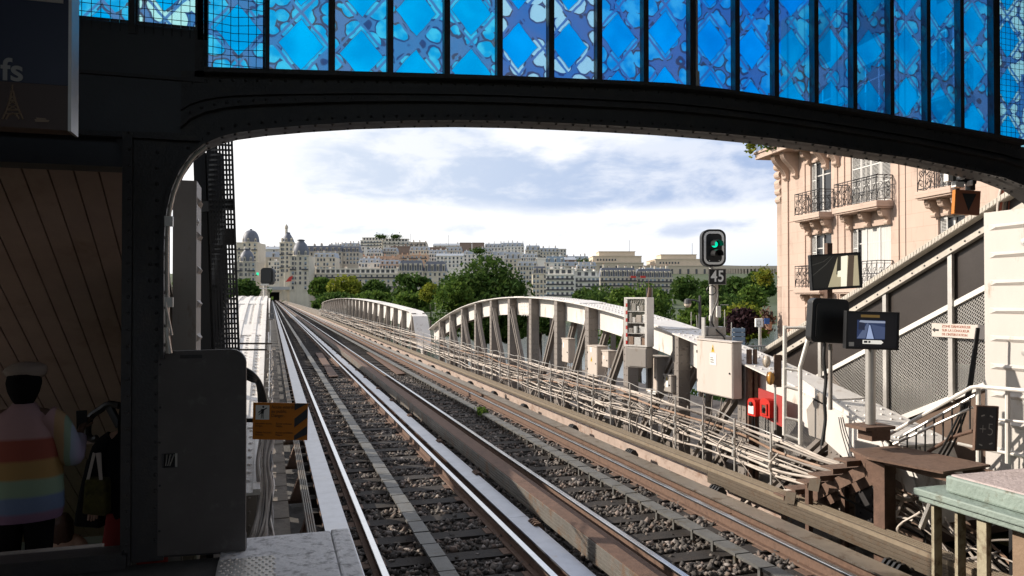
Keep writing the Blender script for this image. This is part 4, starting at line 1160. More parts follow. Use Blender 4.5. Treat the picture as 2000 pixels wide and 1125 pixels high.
b = MB(); c2 = P(1266, 590, d=13.4); b.bar(c2, c - Vector((0,.04,0)), .05, .05, (0,1,0)); b.tube([c, c + Vector((0,0,.14))], .006); b.build('rusty_cap', m_rust, pm)

# ------------------------------------------------------------------ signal with number plate
D_ = 12.4
so = P(1395, 660, d=D_); sgl = thing('track_signal', 'black track signal with white outline and plate 45 on a white mast', 'signal', so, M=frame(so, VR, (0, 0, 1)))
k = D_ / FPX
def rr(cx, cz, w_, h_, r_, n=8):
    pts = []
    for (sx_, sz_, a0) in ((1,1,0),(-1,1,90),(-1,-1,180),(1,-1,270)):
        for a in np.linspace(a0, a0 + 90, n): pts.append((cx + sx_*(w_/2 - r_) + r_*math.cos(math.radians(a)), 0, cz + sz_*(h_/2 - r_) + r_*math.sin(math.radians(a))))
    return pts
hc = (0.0, 176 * k); HW, HH = 47*k, 73*k
b = MB(); b.prism(rr(*hc, HW, HH, 15*k), (0, .16, 0)); b.build('head', m_black, sgl, local=True)
def ring_(outer, inner_, y, th):
    b = MB(); n = len(outer)
    b.slab([(x, y, z) for x, _, z in outer + outer[:1]], [(x, y, z) for x, _, z in inner_ + inner_[:1]], (0, th, 0)); return b
ring_(rr(*hc, 39.5*k, 65*k, 12*k), rr(*hc, 31*k, 56*k, 8*k), -.004, .003).build('outline', m_paper, sgl, local=True)
def hood(cz):
    b = MB(); n = 12; r_ = 8.5*k; A = []; B = []
    for i in range(n + 1):
        a = math.radians(-20 + 220 * i / n); A.append((1*k + r_*math.cos(a), 0, cz + r_*math.sin(a))); B.append((4*k + r_*1.0*math.cos(a), -.20, cz - .012 + r_*math.sin(a)))
    b.slab(A, B, (0, 0, .004)); return b
for cz, lit in ((183*k, 1), (164*k, 0)):
    h_ = hood(cz).build('hood', m_black, sgl, local=True)
    b = MB(); b.lathe((1*k, -.012, cz), [(.0, -.006), (5.5*k, -.002), (6.5*k, .006)], 16, axis='y')
    b.build('lens', emit('green_lamp', (.0, .55, .32), 1.1) if lit else m_black, sgl, local=True)
b = MB()
for x in (-9*k, 10*k): b.lathe((x, -.004, 151*k), [(.008, 0), (.008, -.004)], 8, axis='y')
b.build('screw_head', m_paper, sgl, local=True)
b = MB(); b.box(-11*k, 23*k, -.02, .0, 104*k, 135*k); npl = b.build('number_plate', m_black, sgl, local=True, bevel=.004)
ring_([(-11*k,0,104*k),(23*k,0,104*k),(23*k,0,135*k),(-11*k,0,135*k)], [(-10*k,0,105*k),(22*k,0,105*k),(22*k,0,134*k),(-10*k,0,134*k)], -.0225, .0015).build('plate_border', m_greybox, sgl, local=True)
text('45', 31*k, Matrix.Translation((6*k, -.024, 119.5*k)), m_paper, sgl, 'CENTER', xs=.82, bold=.004, spacing=1.05)
b = MB(); b.tube([(-3*k, .06, -18*k), (-3*k, .06, 142*k)], 4.4*k, 12); b.build('mast', m_white, sgl, local=True, smooth=40)
L(sgl, 'channel', m_beige, [(3*k, 9*k, .03, .09, 0, 135*k)])
L(sgl, 'relay_box', m_white, [(4*k, 12*k, -.04, .03, 40*k, 62*k), (-9*k, -1*k, -.02, .05, 32*k, 44*k)], .006)
L(sgl, 'base', m_greybox, [(-14*k, 20*k, -.1, .2, 4*k, 22*k), (-24*k, 30*k, -.15, .25, -4*k, 4*k), (-20*k, 26*k, -.12, .2, -14*k, -4*k)], .01)
b = MB(); b.tube(catmull([(8*k,0,85*k),(4*k,-.05,70*k),(-4*k,-.06,50*k),(-6*k,-.06,30*k),(2*k,-.1,15*k),(14*k,-.15,2*k),(18*k,-.16,-18*k)], 6), .012, 6)
cc = [(-6*k + 9*k*math.cos(a), -.03, 93*k + 9*k*math.sin(a)) for a in np.linspace(0, 2*math.pi, 20)]; b.tube(cc, .008, 5)
b.tube(catmull([(10*k,0,30*k),(18*k,0,38*k),(16*k,0,50*k)],5), .006, 5); b.tube(catmull([(-8*k,0,20*k),(-18*k,0,30*k),(-14*k,0,44*k)],5), .006, 5)
b.build('signal_cable', m_black, sgl, local=True)
L(sgl, 'bracket', m_galv, [(-30*k, 34*k, -.2, -.16, -8*k, -6*k), (-22*k, -20*k, -.1, .1, -6*k, 40*k), (10*k, 26*k, -.06, -.05, 64*k, 65.5*k)])

# ------------------------------------------------------------------ lamps, red boxes, ladder
lm = thing('bulkhead_lamp', 'cream caged lamp above an amber one on a rusty backplate', 'lamp', P(1513, 835, d=9.6))
def capsule(u, v0, v1, wpx, d_, mat, cage, par, nm):
    a, c = P(u, v0, d=d_), P(u, v1, d=d_); r_ = wpx / 2 * d_ / FPX
    b = MB(); H = (a - c).length; prof = [(.01, 0), (r_*.7, .02), (r_, .06), (r_, H-.06), (r_*.7, H-.02), (.01, H)]
    b.lathe(c, prof, 14); o = b.build(nm, mat, par, smooth=50)
    b = MB()
    for kk in range(6):
        an = kk * math.pi / 3; dx = Vector((math.cos(an), math.sin(an), 0))
        b.tube([c + dx*r_*.75 + Vector((0,0,.01)), c + dx*(r_+.008) + Vector((0,0,.06)), c + dx*(r_+.008) + Vector((0,0,H-.06)), c + dx*r_*.75 + Vector((0,0,H))], .004, 4)
    b.build('cage', cage, o)
m_lampglass = M_('frosted_lamp_glass', (.70,.60,.48), .3, 0, .05); m_amber = M_('amber_lamp_glass', (.60,.30,.06), .25, 0, .1)
capsule(1497, 694, 718, 14, 9.6, m_lampglass, m_galv, lm, 'cream_glass'); capsule(1505, 726, 752, 15, 9.6, m_amber, m_rust, lm, 'amber_glass')
b = MB(); a, c = P(1519, 693, d=9.62), P(1519, 756, d=9.62); b.bar(a, c, .02, .09, VR); b.build('backplate', m_rust, lm)
b = MB(); b.tube([P(1514, 752, d=9.6), P(1514, 840, d=9.6)], .014, 8); b.build('pole', m_galv, lm)
rp_ = thing('red_panel', 'dull red flat panel behind the two red boxes under the girder', 'panel', P(1505, 830, X=6.52))
b = MB(); pA, pB, pC, pD = P(1481, 758, X=6.47), P(1531, 776, X=6.47), P(1531, 836, X=6.47), P(1481, 810, X=6.47)
b.prism([pA, pB, pC, pD], (.02, 0, 0)); b.build('sheet', m_reddk, rp_)
def redbox(u0, u1, vt, vb, label, extra):
    X = 6.36; pf, pn = P(u0, vb, X=X), P(u1, vb, X=X); zt = P(u1, vt, X=X).z; zb = pn.z
    t = thing('emergency_box', label, 'emergency box', ((X + .1), (pf.y+pn.y)/2, zb)); wy = pf.y - pn.y
    pts = [(X + .01, pn.y, zb), (X + .01, pf.y, zb), (X + .01, pf.y, zt - .06)] + [(X + .01, (pn.y+pf.y)/2 + wy/2*math.cos(a), zt - .06 + .06*math.sin(a)) for a in np.linspace(.2, math.pi-.2, 7)] + [(X + .01, pn.y, zt - .06)]
    b = MB(); b.prism(pts, (.09, 0, 0)); b.build('casing', m_red, t)
    b = MB()
    if extra == 'card':
        b.box(X, X + .008, pn.y + .03, pf.y - .03, zb + .03, zb + .14); b.build('card', m_paper, t)
        b = MB(); b.lathe((X, (pn.y+pf.y)/2, zt - .08), [(.03, .008), (.03, -.015), (.01, -.02)], 12, axis='x'); b.build('button', m_black, t)
    else:
        ym = (pn.y+pf.y)/2
        for bx in ((ym-.065, ym+.065, zb+.03, zb+.05), (ym-.065, ym+.065, zt-.09, zt-.07), (ym-.065, ym-.045, zb+.05, zt-.09), (ym+.045, ym+.065, zb+.05, zt-.09)): b.box(X - .008, X + .008, *bx)
        b.build('door_frame', m_red, t)
        b = MB(); b.box(X, X + .008, ym - .044, ym + .044, zb + .051, zt - .091); b.build('recess', m_rustor, t)
        b = MB(); b.lathe((X - .004, ym, zb + .11), [(.022, 0), (.022, -.02), (.012, -.03)], 10, axis='x'); b.box(X-.02, X, ym-.008, ym+.008, zb+.06, zb+.12); b.build('handle', m_black, t)
    b = MB(); b.tube([(X + .05, (pn.y+pf.y)/2 - .02, zb), (X + .05, (pn.y+pf.y)/2 - .02, zb - .35)], .008, 5); b.tube([(X + .05, (pn.y+pf.y)/2 + .03, zb), (X + .05, (pn.y+pf.y)/2 + .05, zb - .35)], .008, 5); b.build('conduit', m_black, t)
redbox(1459, 1474, 779, 814, 'bright red box with white card, left of the pair under the girder', 'card')
redbox(1483, 1502, 780, 817, 'bright red box with recessed handle, right of the pair under the girder', 'door')
ld = thing('ladder', 'white ladder with bent stringer beside the red boxes', 'ladder', P(1548, 870, d=9.0))
b = MB(); b.tube([P(1533, 636, d=9.1), P(1532, 850, d=9.1)], .024, 10); b.build('stringer', m_whiterail, ld)
b = MB()
pp = [P(1586, 628, d=9.0), P(1581, 652, d=9.0), P(1563, 716, d=9.0), P(1563, 868, d=9.0)]
b.tube(pp, .024, 10)
b.build('stringer', m_whiterail, ld)
for v0, v1 in ((640, 640), (720, 724), (755, 762), (816, 822), (850, 860)):
    b = MB(); b.tube([P(1534, v0, d=9.08), P(1578 if v0 == 640 else 1562, v1, d=9.02)], .016, 8); b.build('rung', m_whiterail, ld)
# ------------------------------------------------------------------ covered stair on the right
XS = 7.62
t0, t1 = P(1907, 424, X=XS), P(1659, 582, X=XS)
slope = (t1.z - t0.z) / (t1.y - t0.y)
YA, YB = 5.3, 11.2
def zt_(y): return t0.z + slope * (y - t0.y)
cs = thing('covered_stair', 'sloping grey stair enclosure with wire mesh sides behind the monitors', 'stair enclosure', (XS + .8, 8, -1))
m_corr = M_('ribbed_roof_edge', (.50,.46,.40), .6, 0, .2, 14, .2, 60)
m_brickbrown = M_('brown_tile_wall', (.13,.085,.06), .7, 0, .2, 5, .1, 40)
m_fascia = M_('grey_steel_fascia', (.05,.047,.048), .45, .2, .2, 3, .05, 40)
m_stairpanel = M_('brown_grey_stair_panel', (.048,.040,.036), .3, .1, .2, 1.2, .05, 30)
def band(o0, o1, x, th, name, mat, ya=YA, yb=YB):
    b = MB(); b.prism([(x, ya, zt_(ya) - o0), (x, yb, zt_(yb) - o0), (x, yb, zt_(yb) - o1), (x, ya, zt_(ya) - o1)], (th, 0, 0)); return b.build(name, mat, cs)
rb = MB(); n = 130
for i in range(n):
    y = lerp(YA, YB, i / n); y2 = lerp(YA, YB, (i + .7) / n)
    rb.prism([(XS - .143, y, zt_(y) - .006), (XS - .143, y2, zt_(y2) - .006), (XS - .143, y2, zt_(y2) - .058), (XS - .143, y, zt_(y) - .058)], (.01, 0, 0))
rb.prism([(XS - .138, YA, zt_(YA)), (XS - .138, YB, zt_(YB)), (XS - .138, YB, zt_(YB) - .064), (XS - .138, YA, zt_(YA) - .064)], (1.92, 0, 0))
rb.build('roof', m_corr, cs)
band(.066, .185, XS - .02, .03, 'fascia', m_fascia)
band(.185, .255, XS - .06, .07, 'rivet_strip', m_corr)
rv = MB(); y = YA
while y < YB: rv.dome((XS - .061, y, zt_(y) - .22), (-1,0,0), .014, n=5); y += .19
rv.build('strip_rivets', m_black, cs)
band(.256, .82, XS + .02, .03, 'upper_panel', m_stairpanel)
band(.82, .885, XS - .02, .05, 'angle_strip', m_whiterail)
band(1.90, 1.97, XS - .02, .05, 'lower_strip', m_whiterail)
band(1.98, 3.6, XS + .03, .05, 'stair_wall', m_brickbrown)
ms = MB(); s = YA - 1.1
while s < YB:
    for dr in (1, -1):
        a, c = (s, .885), (s + 1.02, 1.90)
        if dr < 0: a, c = (s + 1.02, .885), (s, 1.90)
        q = []
        for (yy, oo) in (a, c): q.append((yy, oo))
        (y0_, o0_), (y1_, o1_) = q
        lo_, hi_ = YA, YB
        def clip(yv): return min(max(yv, lo_), hi_)
        y0c, y1c = clip(y0_), clip(y1_)
        if abs(y0c - y1c) < .02: continue
        f0 = (y0c - y0_) / (y1_ - y0_); f1 = (y1c - y0_) / (y1_ - y0_)
        oa, ob = lerp(o0_, o1_, f0), lerp(o0_, o1_, f1)
        ms.bar((XS + .015, y0c, zt_(y0c) - oa), (XS + .015, y1c, zt_(y1c) - ob), .0065, .005, (1, 0, 0))
    s += .043
ms.build('wire_mesh', m_galv, cs)
for y in (7.05, 8.06, 9.3, 10.4):
    b = MB(); b.box(XS - .04, XS - .0, y - .03, y + .03, zt_(y) - 1.98, zt_(y) - .25); b.build('mesh_post', m_galv, cs)
band(.14, 4.2, XS + 1.7, .05, 'inner_wall', m_brickbrown)
b = MB()
for i in range(20):
    y = 5.6 + i*.3; b.box(XS + .1, XS + 1.69, y, y + .31, zt_(y) - 3.6, zt_(y) - 2.15 - .0)
b.build('steps', m_concdark, cs)
for i, (y, o, hh) in enumerate(((6.6, 1.3, .5), (7.6, 1.4, .4), (8.5, 1.25, .55), (9.5, 1.4, .4), (10.2, 1.2, .3))): b = MB(); b.box(XS + 1.2, XS + 1.25, y, y + .6, zt_(y) - o - hh, zt_(y) - o); b.build('notice_board', m_paper, cs)
# danger sign on the mesh
q0, q1 = P(1820, 645, X=XS - .06), P(1915, 649, X=XS - .06)
zs0, zs1 = P(1820, 631, X=XS - .06).z, P(1820, 657, X=XS - .06).z
ds = thing('danger_sign', 'cream danger sign with arrow and red lettering wired to the stair mesh', 'sign', ((q0.x), q0.y, zs1), M=frame((q0.x, q0.y, zs1), (0, -1, 0), (0, 0, 1)))
Ws, Hs = q0.y - q1.y, zs0 - zs1
L(ds, 'board', m_bigwhite, [(0, Ws + .05, 0, .012, 0, Hs)])
m_redink = M_('faded_red_ink', (.36,.10,.05), .6, 0, .1)
for i, s_ in enumerate(('ZONE DANGEREUSE', 'SUR LA LONGUEUR', "DE L'INTERSTATION")):
    text(s_, Hs * .26, Matrix.Translation((Ws * .22, -.002, Hs * (.80 - i * .295))), m_redink, ds, xs=1.02 if i < 2 else .92)
b = MB(); b.bar((Ws*.03, -.002, Hs*.5), (Ws*.15, -.002, Hs*.5), .004, .02, (0,0,1)); b.prism([(Ws*.01, 0, Hs*.5), (Ws*.06, 0, Hs*.66), (Ws*.075, 0, Hs*.60), (Ws*.045, 0, Hs*.5), (Ws*.075, 0, Hs*.4), (Ws*.06, 0, Hs*.34)], (0, -.003, 0)); b.build('arrow', m_ink, ds, local=True)

# ------------------------------------------------------------------ monitors
m_frame = M_('black_monitor_frame', (.010,.010,.011), .35, 0, .05)
def pic(name, col_, s_=.9): return emit(name, col_, s_)
def monitor(label, c0, c1, c2, c3, d_, polys, name='monitor'):
    """c0..c3 corner sight lines: lower left, lower right, upper right, upper left"""
    a, b_, c, e = [P(*q, d=d_) for q in (c0, c1, c2, c3)]
    Mx = frame(a, b_ - a, e - a); W_, H_ = (b_ - a).length, (e - a).length
    t = thing(name, label, 'monitor', a, M=Mx)
    L(t, 'housing', m_frame, [(0, W_, .0, .07, 0, H_)], .006)
    L(t, 'bezel', m_frame, [(0, W_, -.012, .0, H_ - .02, H_), (0, W_, -.012, .0, 0, .022), (0, .016, -.012, 0, .022, H_ - .02), (W_ - .016, W_, -.012, 0, .022, H_ - .02)])
    for nm, mat, pts in polys:
        b2 = MB(); b2.prism([(.016 + x*(W_-.032), -.001 , .022 + z*(H_-.042)) for x, z in pts], (0, -.0022 - .0009 * polys.index((nm, mat, pts)), 0)); b2.build(nm, mat, t, local=True)
    return t, W_, H_
E = {}
def em(key, col_, s_=1.0):
    if key not in E: E[key] = emit('screen_' + key, col_, s_)
    return E[key]
full = [(0,0),(1,0),(1,1),(0,1)]
t, W1, H1 = monitor('black framed screen showing a cream wedge and dark drapes, upper of the two', (1586,568),(1684,562),(1684,496),(1584,498), 8.7, [
    ('screen', em('dark', (.018,.017,.015), .5), full),
    ('picture_wall', em('cream', (.36,.31,.20), .8), [(.31,.02),(.55,.95),(.97,.95),(.97,.02)]),
    ('picture_dark', em('dark2', (.04,.035,.025), .5), [(.50,.40),(.55,.97),(.66,.97),(.64,.40)]),
    ('picture_band', em('bright', (.74,.70,.55), .9), [(.58,.02),(.62,.95),(.76,.97),(.70,.02)]),
    ('picture_brown', em('brown', (.09,.065,.045), .6), [(.70,.02),(.78,.97),(.90,.97),(.83,.02)]),
    ('picture_box', em('bright', (.74,.70,.55), .9), [(.52,.32),(.53,.50),(.60,.52),(.60,.32)]),
    ('picture_fold', em('fold', (.06,.058,.05), .5), [(.0,.40),(.30,.72),(.46,.98),(.455,.98),(.29,.74),(.0,.42)]),
    ('picture_fold', em('fold', (.06,.058,.05), .5), [(.0,.72),(.25,.82),(.40,.98),(.395,.98),(.25,.835),(.0,.74)])])
b = MB(); b.bar(P(1618, 475, d=8.85), P(1618, 600, d=8.85), .07, .05, (0,1,0)); tag(b.build('post', m_rustor), 'short rusty post behind the upper screen', 'post')
t, W2, H2 = monitor('black screen showing a blue platform picture, lower right beside the dark cabinet', (1651,681),(1754,684),(1755,608),(1650,607), 8.0, [
    ('screen', em('black', (.008,.008,.010), .4), full),
    ('title_bar', em('amber', (.16,.10,.03), .5), [(.26,.88),(.64,.88),(.64,.96),(.26,.96)]),
    ('picture', em('navy', (.022,.035,.085), .7), [(.19,.24),(.75,.24),(.75,.80),(.19,.80)]),
    ('picture_track', em('pale', (.26,.32,.48), .8), [(.38,.25),(.53,.25),(.45,.66),(.43,.66)]),
    ('picture_platform', em('mid', (.085,.11,.19), .7), [(.19,.26),(.36,.26),(.42,.68),(.40,.72)]),
    ('picture_wall', em('mid2', (.05,.07,.14), .7), [(.56,.26),(.75,.26),(.75,.60),(.47,.68)]),
    ('picture_roof', em('light', (.22,.25,.33), .8), [(.22,.72),(.75,.72),(.75,.78),(.25,.79)]),
    ('picture_train', em('train', (.02,.025,.05), .6), [(.22,.52),(.34,.50),(.34,.72),(.22,.74)]),
    ('progress_arrow', em('white', (.62,.60,.55), .8), [(.31,.10),(.68,.10),(.72,.155),(.68,.21),(.31,.21)]),
    ('progress_mark', em('black', (.008,.008,.010), .4), [(.33,.13),(.40,.13),(.40,.19),(.33,.19)]),
    ('progress_mark', em('black', (.008,.008,.010), .4), [(.42,.13),(.46,.13),(.46,.19),(.42,.19)]),
    ('sticker', m_paper, [(.03,.02),(.13,.02),(.13,.14),(.03,.14)])])
bc = thing('screen_cabinet', 'black round cornered cabinet seen from behind, left of the blue screen', 'cabinet', P(1618, 672, d=8.4))
a, b_, e = P(1583, 668, d=8.4), P(1656, 672, d=8.4), P(1583, 581, d=8.4)
Mx = frame(a, b_ - a, (0,0,1)); Wc, Hc = (b_ - a).length, (e - a).length
b = MB(); b.prism(rr(Wc/2, Hc/2, Wc, Hc, .06), (0, .16, 0)); b.xf(Mx); b.build('shell', m_black, bc, bevel=.01)
b = MB(); b.prism(rr(Wc*.5, Hc*.48, Wc*.78, Hc*.8, .04), (0, -.02, 0)); b.xf(Mx); b.build('rear_cover', m_frame, bc)
b = MB(); b.tube([P(1622, 672, d=8.45), P(1622, 800, d=8.45)], .022, 8); b.build('pole', m_greybox, bc)
b = MB(); b.tube(catmull([P(1611, 670, d=8.4), P(1609, 700, d=8.4), P(1613, 740, d=8.4), P(1610, 780, d=8.4), P(1612, 820, d=8.4), P(1605, 870, d=8.4)], 6), .018, 8); b.build('power_cable', m_cableb, bc)
mp_ = thing('monitor_pole', 'bare steel pipe pole under the blue screen on a bolted foot', 'pole', P(1700, 832, d=8.1))
b = MB(); b.tube([P(1700, 680, d=8.1), P(1700, 828, d=8.1)], .052, 14); b.build('pipe', m_galv, mp_, smooth=40)
b = MB(); f = P(1704, 832, d=8.1); b.box(f.x - .22, f.x + .16, f.y - .15, f.y + .15, f.z - .02, f.z + .015); b.box(f.x - .1, f.x + .14, f.y - .1, f.y + .1, f.z - .14, f.z - .02); b.build('foot_plate', m_rust, mp_)

# ------------------------------------------------------------------ end plates of the near girder
eg = thing('girder_foot', 'riveted white and grey gusset plates at the near foot of the right girder', 'gusset', (6.9, 6.9, -.5))
b = MB(); b.prism([P(1565,740,X=6.46), P(1690,828,X=6.46), P(1735,868,X=6.46), P(1735,905,X=6.46), P(1660,905,X=6.46), P(1565,820,X=6.46)], (.02,0,0)); b.build('side_plate', m_white, eg)
b = MB(); b.prism([P(1575,800,X=6.44), P(1600,765,X=6.44), P(1612,775,X=6.44), P(1608,860,X=6.44), P(1580,850,X=6.44)], (.015,0,0)); b.build('patch_plate', m_greybox, eg)
b = MB(); b.box(6.42, 6.455, 6.95, 7.28, -.5, .95); b.build('bearing_post', m_fascia, eg)
r = MB()
for i in range(9): r.dome((6.415, 7.02, -.1 + i*.12), (-1,0,0), .016); r.dome((6.415, 7.2, -.1 + i*.12), (-1,0,0), .016)
r.build('post_rivets', m_fascia, eg)
b = MB(); b.prism([P(1755,905,X=6.5), P(1835,930,X=6.5), P(1838,990,X=6.5), P(1770,960,X=6.5)], (.03,0,0)); b.build('toe_plate', m_white, eg)
b = MB(); b.prism([(6.5, 6.3, .25), (7.15, 6.3, .25), (7.15, 6.62, .98), (6.5, 6.62, .98)], (0, .02, 0)); b.build('end_plate', m_white, eg)

# ------------------------------------------------------------------ platform on the right, mint painted
rpf = thing('platform_edge', 'mint green painted edge and crazed pink top of the right platform', 'platform end', (6.2, 5.0, -.4))
b = MB(); b.box(5.73, 9.4, -10, 5.39, .865, 1.012, 0); b.build('upper_edge', m_mint, rpf, bevel=.02)
b = MB(); b.box(5.76, 9.3, -10, 5.36, 1.0, 1.025, 0); b.build('top_paving', m_pinkchip, rpf, bevel=.012)
b = MB(); b.box(5.60, 9.4, -10, 5.62, .80, .862); b.box(5.63, 9.4, -10, 5.59, .745, .80); b.build('lower_ledge', m_mint, rpf, bevel=.012)
m_peel = M_('peeling_brown_paint', (.26,.18,.12), .75, 0, .15, 4, .3, 25, (.12,.055,.03), 5, .3)
b = MB(); b.box(5.80, 5.84, 2.0, 4.80, -.4, .745); b.build('brown_panel', m_peel, rpf)
m_peelpost = M_('peeling_cream_paint', (.38,.34,.24), .75, 0, .2, 8, .3, 25, (.13,.08,.05), 9, .45)
for y, w_ in ((5.5, .03), (5.25, .03), (5.0, .09)):
    b = MB(); b.box(5.70, 5.74, y - w_/2, y + w_/2, -.4, .745); b.box(5.74, 5.80, y - .006, y + .006, -.4, .745); b.build('stud', m_peelpost, rpf)
b = MB(); b.box(6.6, 6.64, 2.0, 5.5, -.6, .74); b.box(5.9, 9.3, 1.9, 2.0, -.6, .74); b.build('void_shade', m_black, rpf)  # black sheets stand in for the deep shade of the void underneath
b = MB(); b.box(5.95, 11.2, -34, 4.9, -.8, .864); structure(b.build('platform', m_platfloor))
# rusty landing with steps
rl = thing('rusty_landing', 'rusty sheet steel landing and steps at the end of the right platform', 'steps', (6.1, 6.2, -.4))
b = MB(); b.prism([P(1660,881,Z=.97), P(1752,874,Z=.97), P(1935,912,Z=.97), P(1842,926,Z=.97), P(1697,898,Z=.97)], (0,0,.022)); b.build('landing_plate', m_rust, rl)
b = MB(); a = P(1722, 905, d=7.95); b.box(a.x - .02, a.x + .11, a.y - .07, a.y + .0, -.4, .965); b.box(a.x - .06, a.x - .02, a.y - .10, a.y + .05, -.4, .965)
b.prism([(a.x - .03, a.y + .02, .96), (a.x - .03, a.y + .42, .96), (a.x - .03, a.y + .02, .55)], (.03,0,0)); b.build('post', m_rustor, rl)
b = MB(); b.box(a.x - .06, a.x + .04, 5.5, 6.6, .89, .965); b.box(6.45, 6.5, 5.5, 6.6, .89, .965); b.build('bearer', m_rust, rl)
for i in range(6):
    y, z = 6.72 + i * .21, .85 - i * .125
    b = MB(); b.box(5.82, 6.42, y, y + .20, z - .012, z + .008); b.box(5.82, 6.42, y, y + .012, z - .05, z - .012); b.build('tread', m_rust, rl)
b = MB(); b.prism([(6.0, 6.66, .84), (6.0, 6.66, .70), (6.0, 7.9, -.02), (6.0, 7.98, .10)], (.012,0,0)); b.prism([(6.40, 6.66, .84), (6.40, 6.66, .70), (6.40, 7.9, -.02), (6.40, 7.98, .10)], (.012,0,0)); b.build('stringer', m_rust, rl)
b = MB()
for i in (2, 4): b.prism([(5.815, 6.70 + i*.21, .83 - i*.125), (5.815, 6.88 + i*.21, .80 - i*.125), (5.815, 6.92 + i*.21, .66 - i*.125), (5.815, 6.74 + i*.21, .68 - i*.125)], (.01,0,0))
b.build('cheek_plate', m_guide, rl)
b = MB(); b.box(5.86, 5.92, 7.38, 7.44, -.4, .45); b.box(6.36, 6.42, 7.38, 7.44, -.4, .45); b.build('leg', m_rustor, rl)
# loose cables and debris under the landing
random.seed(11)
for i in range(34):
    x0, y0_ = random.uniform(6.1, 7.2), random.uniform(5.4, 7.6); pts = [Vector((x0, y0_, random.uniform(-.35, .5)))]
    dr = Vector((random.uniform(-1,1), random.uniform(-1,1), random.uniform(-.5,.5)))
    for k_ in range(4): dr += Vector((random.uniform(-.6,.6), random.uniform(-.6,.6), random.uniform(-.5,.4))); q = pts[-1] + dr * .2; q.z = max(q.z, -.42); q.x = max(q.x, 6.0); pts.append(q)
    b = MB(); b.tube(catmull(pts, 5), random.choice((.009, .014, .02)), 6); m = random.choice((m_cableb, m_cablew, m_cableg, m_cableb, m_cablew))
    tag(b.build('loose_cable', m, smooth=60), '%s loose cable tangled below the rusty landing' % {'dusty_cable_sheath':'cream','black_cable_sheath':'black','grey_cable_sheath':'grey'}[m.name], 'cable', 'loose cables tangled under the rusty landing')
b = MB(); b.box(6.0, 8.6, 5.0, 12, -.75, -.45); structure(b.build('deck_edge', m_concdark))
b = MB(); b.tube([P(1800, 1030, d=7.4), P(1822, 975, d=7.2)], .03, 8); tag(b.build('steel_pipe', m_galv, smooth=40), 'sloping bare steel pipe under the landing beside the mint platform', 'pipe')

# ------------------------------------------------------------------ railing, slate board, cables at the right post
rg = thing('stair_railing', 'white tube railing with dark balusters going down beside the right post', 'railing', P(1915, 900, d=7.7))
b = MB(); b.tube([P(1722, 862, d=8.3), P(1728, 853, d=8.3), P(1897, 757, d=7.6), P(1912, 755, d=7.5), P(2040, 766, d=7.0)], .02, 8); b.build('handrail', m_whiterail, rg, smooth=40)
b = MB(); b.tube([P(1755, 856, d=8.3), P(1905, 772, d=7.7)], .016, 8); b.tube([P(1745, 868, d=8.25), P(1900, 795, d=7.7)], .014, 8); b.build('lower_rail', m_galv, rg, smooth=40)
b = MB()
for i in range(8):
    u = 1772 + i*17.5; vt = 846 - i*10.0; b.tube([P(u, vt, d=8.2 - i*.07), P(u, vt + 62, d=8.2 - i*.07)], .009, 6)
b.build('baluster', m_fascia, rg)
for u, d_ in ((1911, 7.6), (1968, 7.35)):
    b = MB(); b.tube([P(u, 757, d=d_), P(u, 905, d=d_)], .022, 8); b.build('railing_post', m_whiterail, rg, smooth=40)
b = MB(); b.tube([P(1870, 866, d=7.7), P(1905, 874, d=7.6), P(2040, 898, d=7.1)], .016, 8); b.tube([P(1905, 815, d=7.6), P(2040, 828, d=7.0)], .012, 8); b.build('cross_rail', m_whiterail, rg)
b = MB(); b.tube([P(1812, 883, d=8.0), P(1862, 853, d=7.8), P(1900, 842, d=7.6)], .018, 8); b.build('conduit', m_rustor, rg, smooth=40)
bd = P(1905, 877, d=7.3); sb = thing('slate_board', 'small black slate board with chalked +5 hanging on the railing', 'board', bd, M=frame(bd, P(1944, 879, d=7.3) - bd, (0,0,1)))
Wb, Hb = (P(1944, 879, d=7.3) - bd).length, (P(1905, 794, d=7.3) - bd).length
L(sb, 'slate', m_black, [(0, Wb, 0, .02, 0, Hb)])
L(sb, 'frame', m_rust, [(-.012, 0, -.008, .03, -.012, Hb + .012), (Wb, Wb + .012, -.008, .03, -.012, Hb + .012), (0, Wb, -.008, .03, -.012, 0), (0, Wb, -.008, .03, Hb, Hb + .012)])
m_chalk = M_('chalk', (.34,.33,.31), .9, 0, .3, 30)
text('+5', Hb*.42, Matrix.Translation((Wb*.5, -.002, Hb*.46)), m_chalk, sb, 'CENTER', xs=.8, bold=-.004)
b = MB()
for (x, z, s_) in ((.3,.78,1),(.72,.80,-1),(.25,.12,-1),(.75,.13,1)): b.bar((Wb*x - .015, -.002, Hb*z), (Wb*x + .015, -.002, Hb*(z + .03*s_)), .003, .012)
b.build('chalk_mark', m_chalk, sb, local=True)
b = MB()
for i in range(3): b.tube(catmull([P(1912 - i*2, 640, d=7.9), P(1905 - i*3, 700, d=7.9), P(1893 - i*4, 780, d=7.8), P(1870 - i*8, 850, d=7.8), P(1850 - i*9, 890, d=7.9)], 5), .011, 6)
tag(b.build('cable_drop', m_cableb, smooth=60), 'three black cables dropping along the left side of the cream post', 'cable')
b = MB()
for i in range(3): b.tube(catmull([P(1638 + i*4, 815, d=8.6), P(1645 + i*5, 850, d=8.5), P(1662 + i*8, 905, d=8.3)], 5), .006, 5)
tag(b.build('thin_wires', m_cableb, smooth=60), 'thin dark wires hanging from the girder foot behind the steps', 'cable')
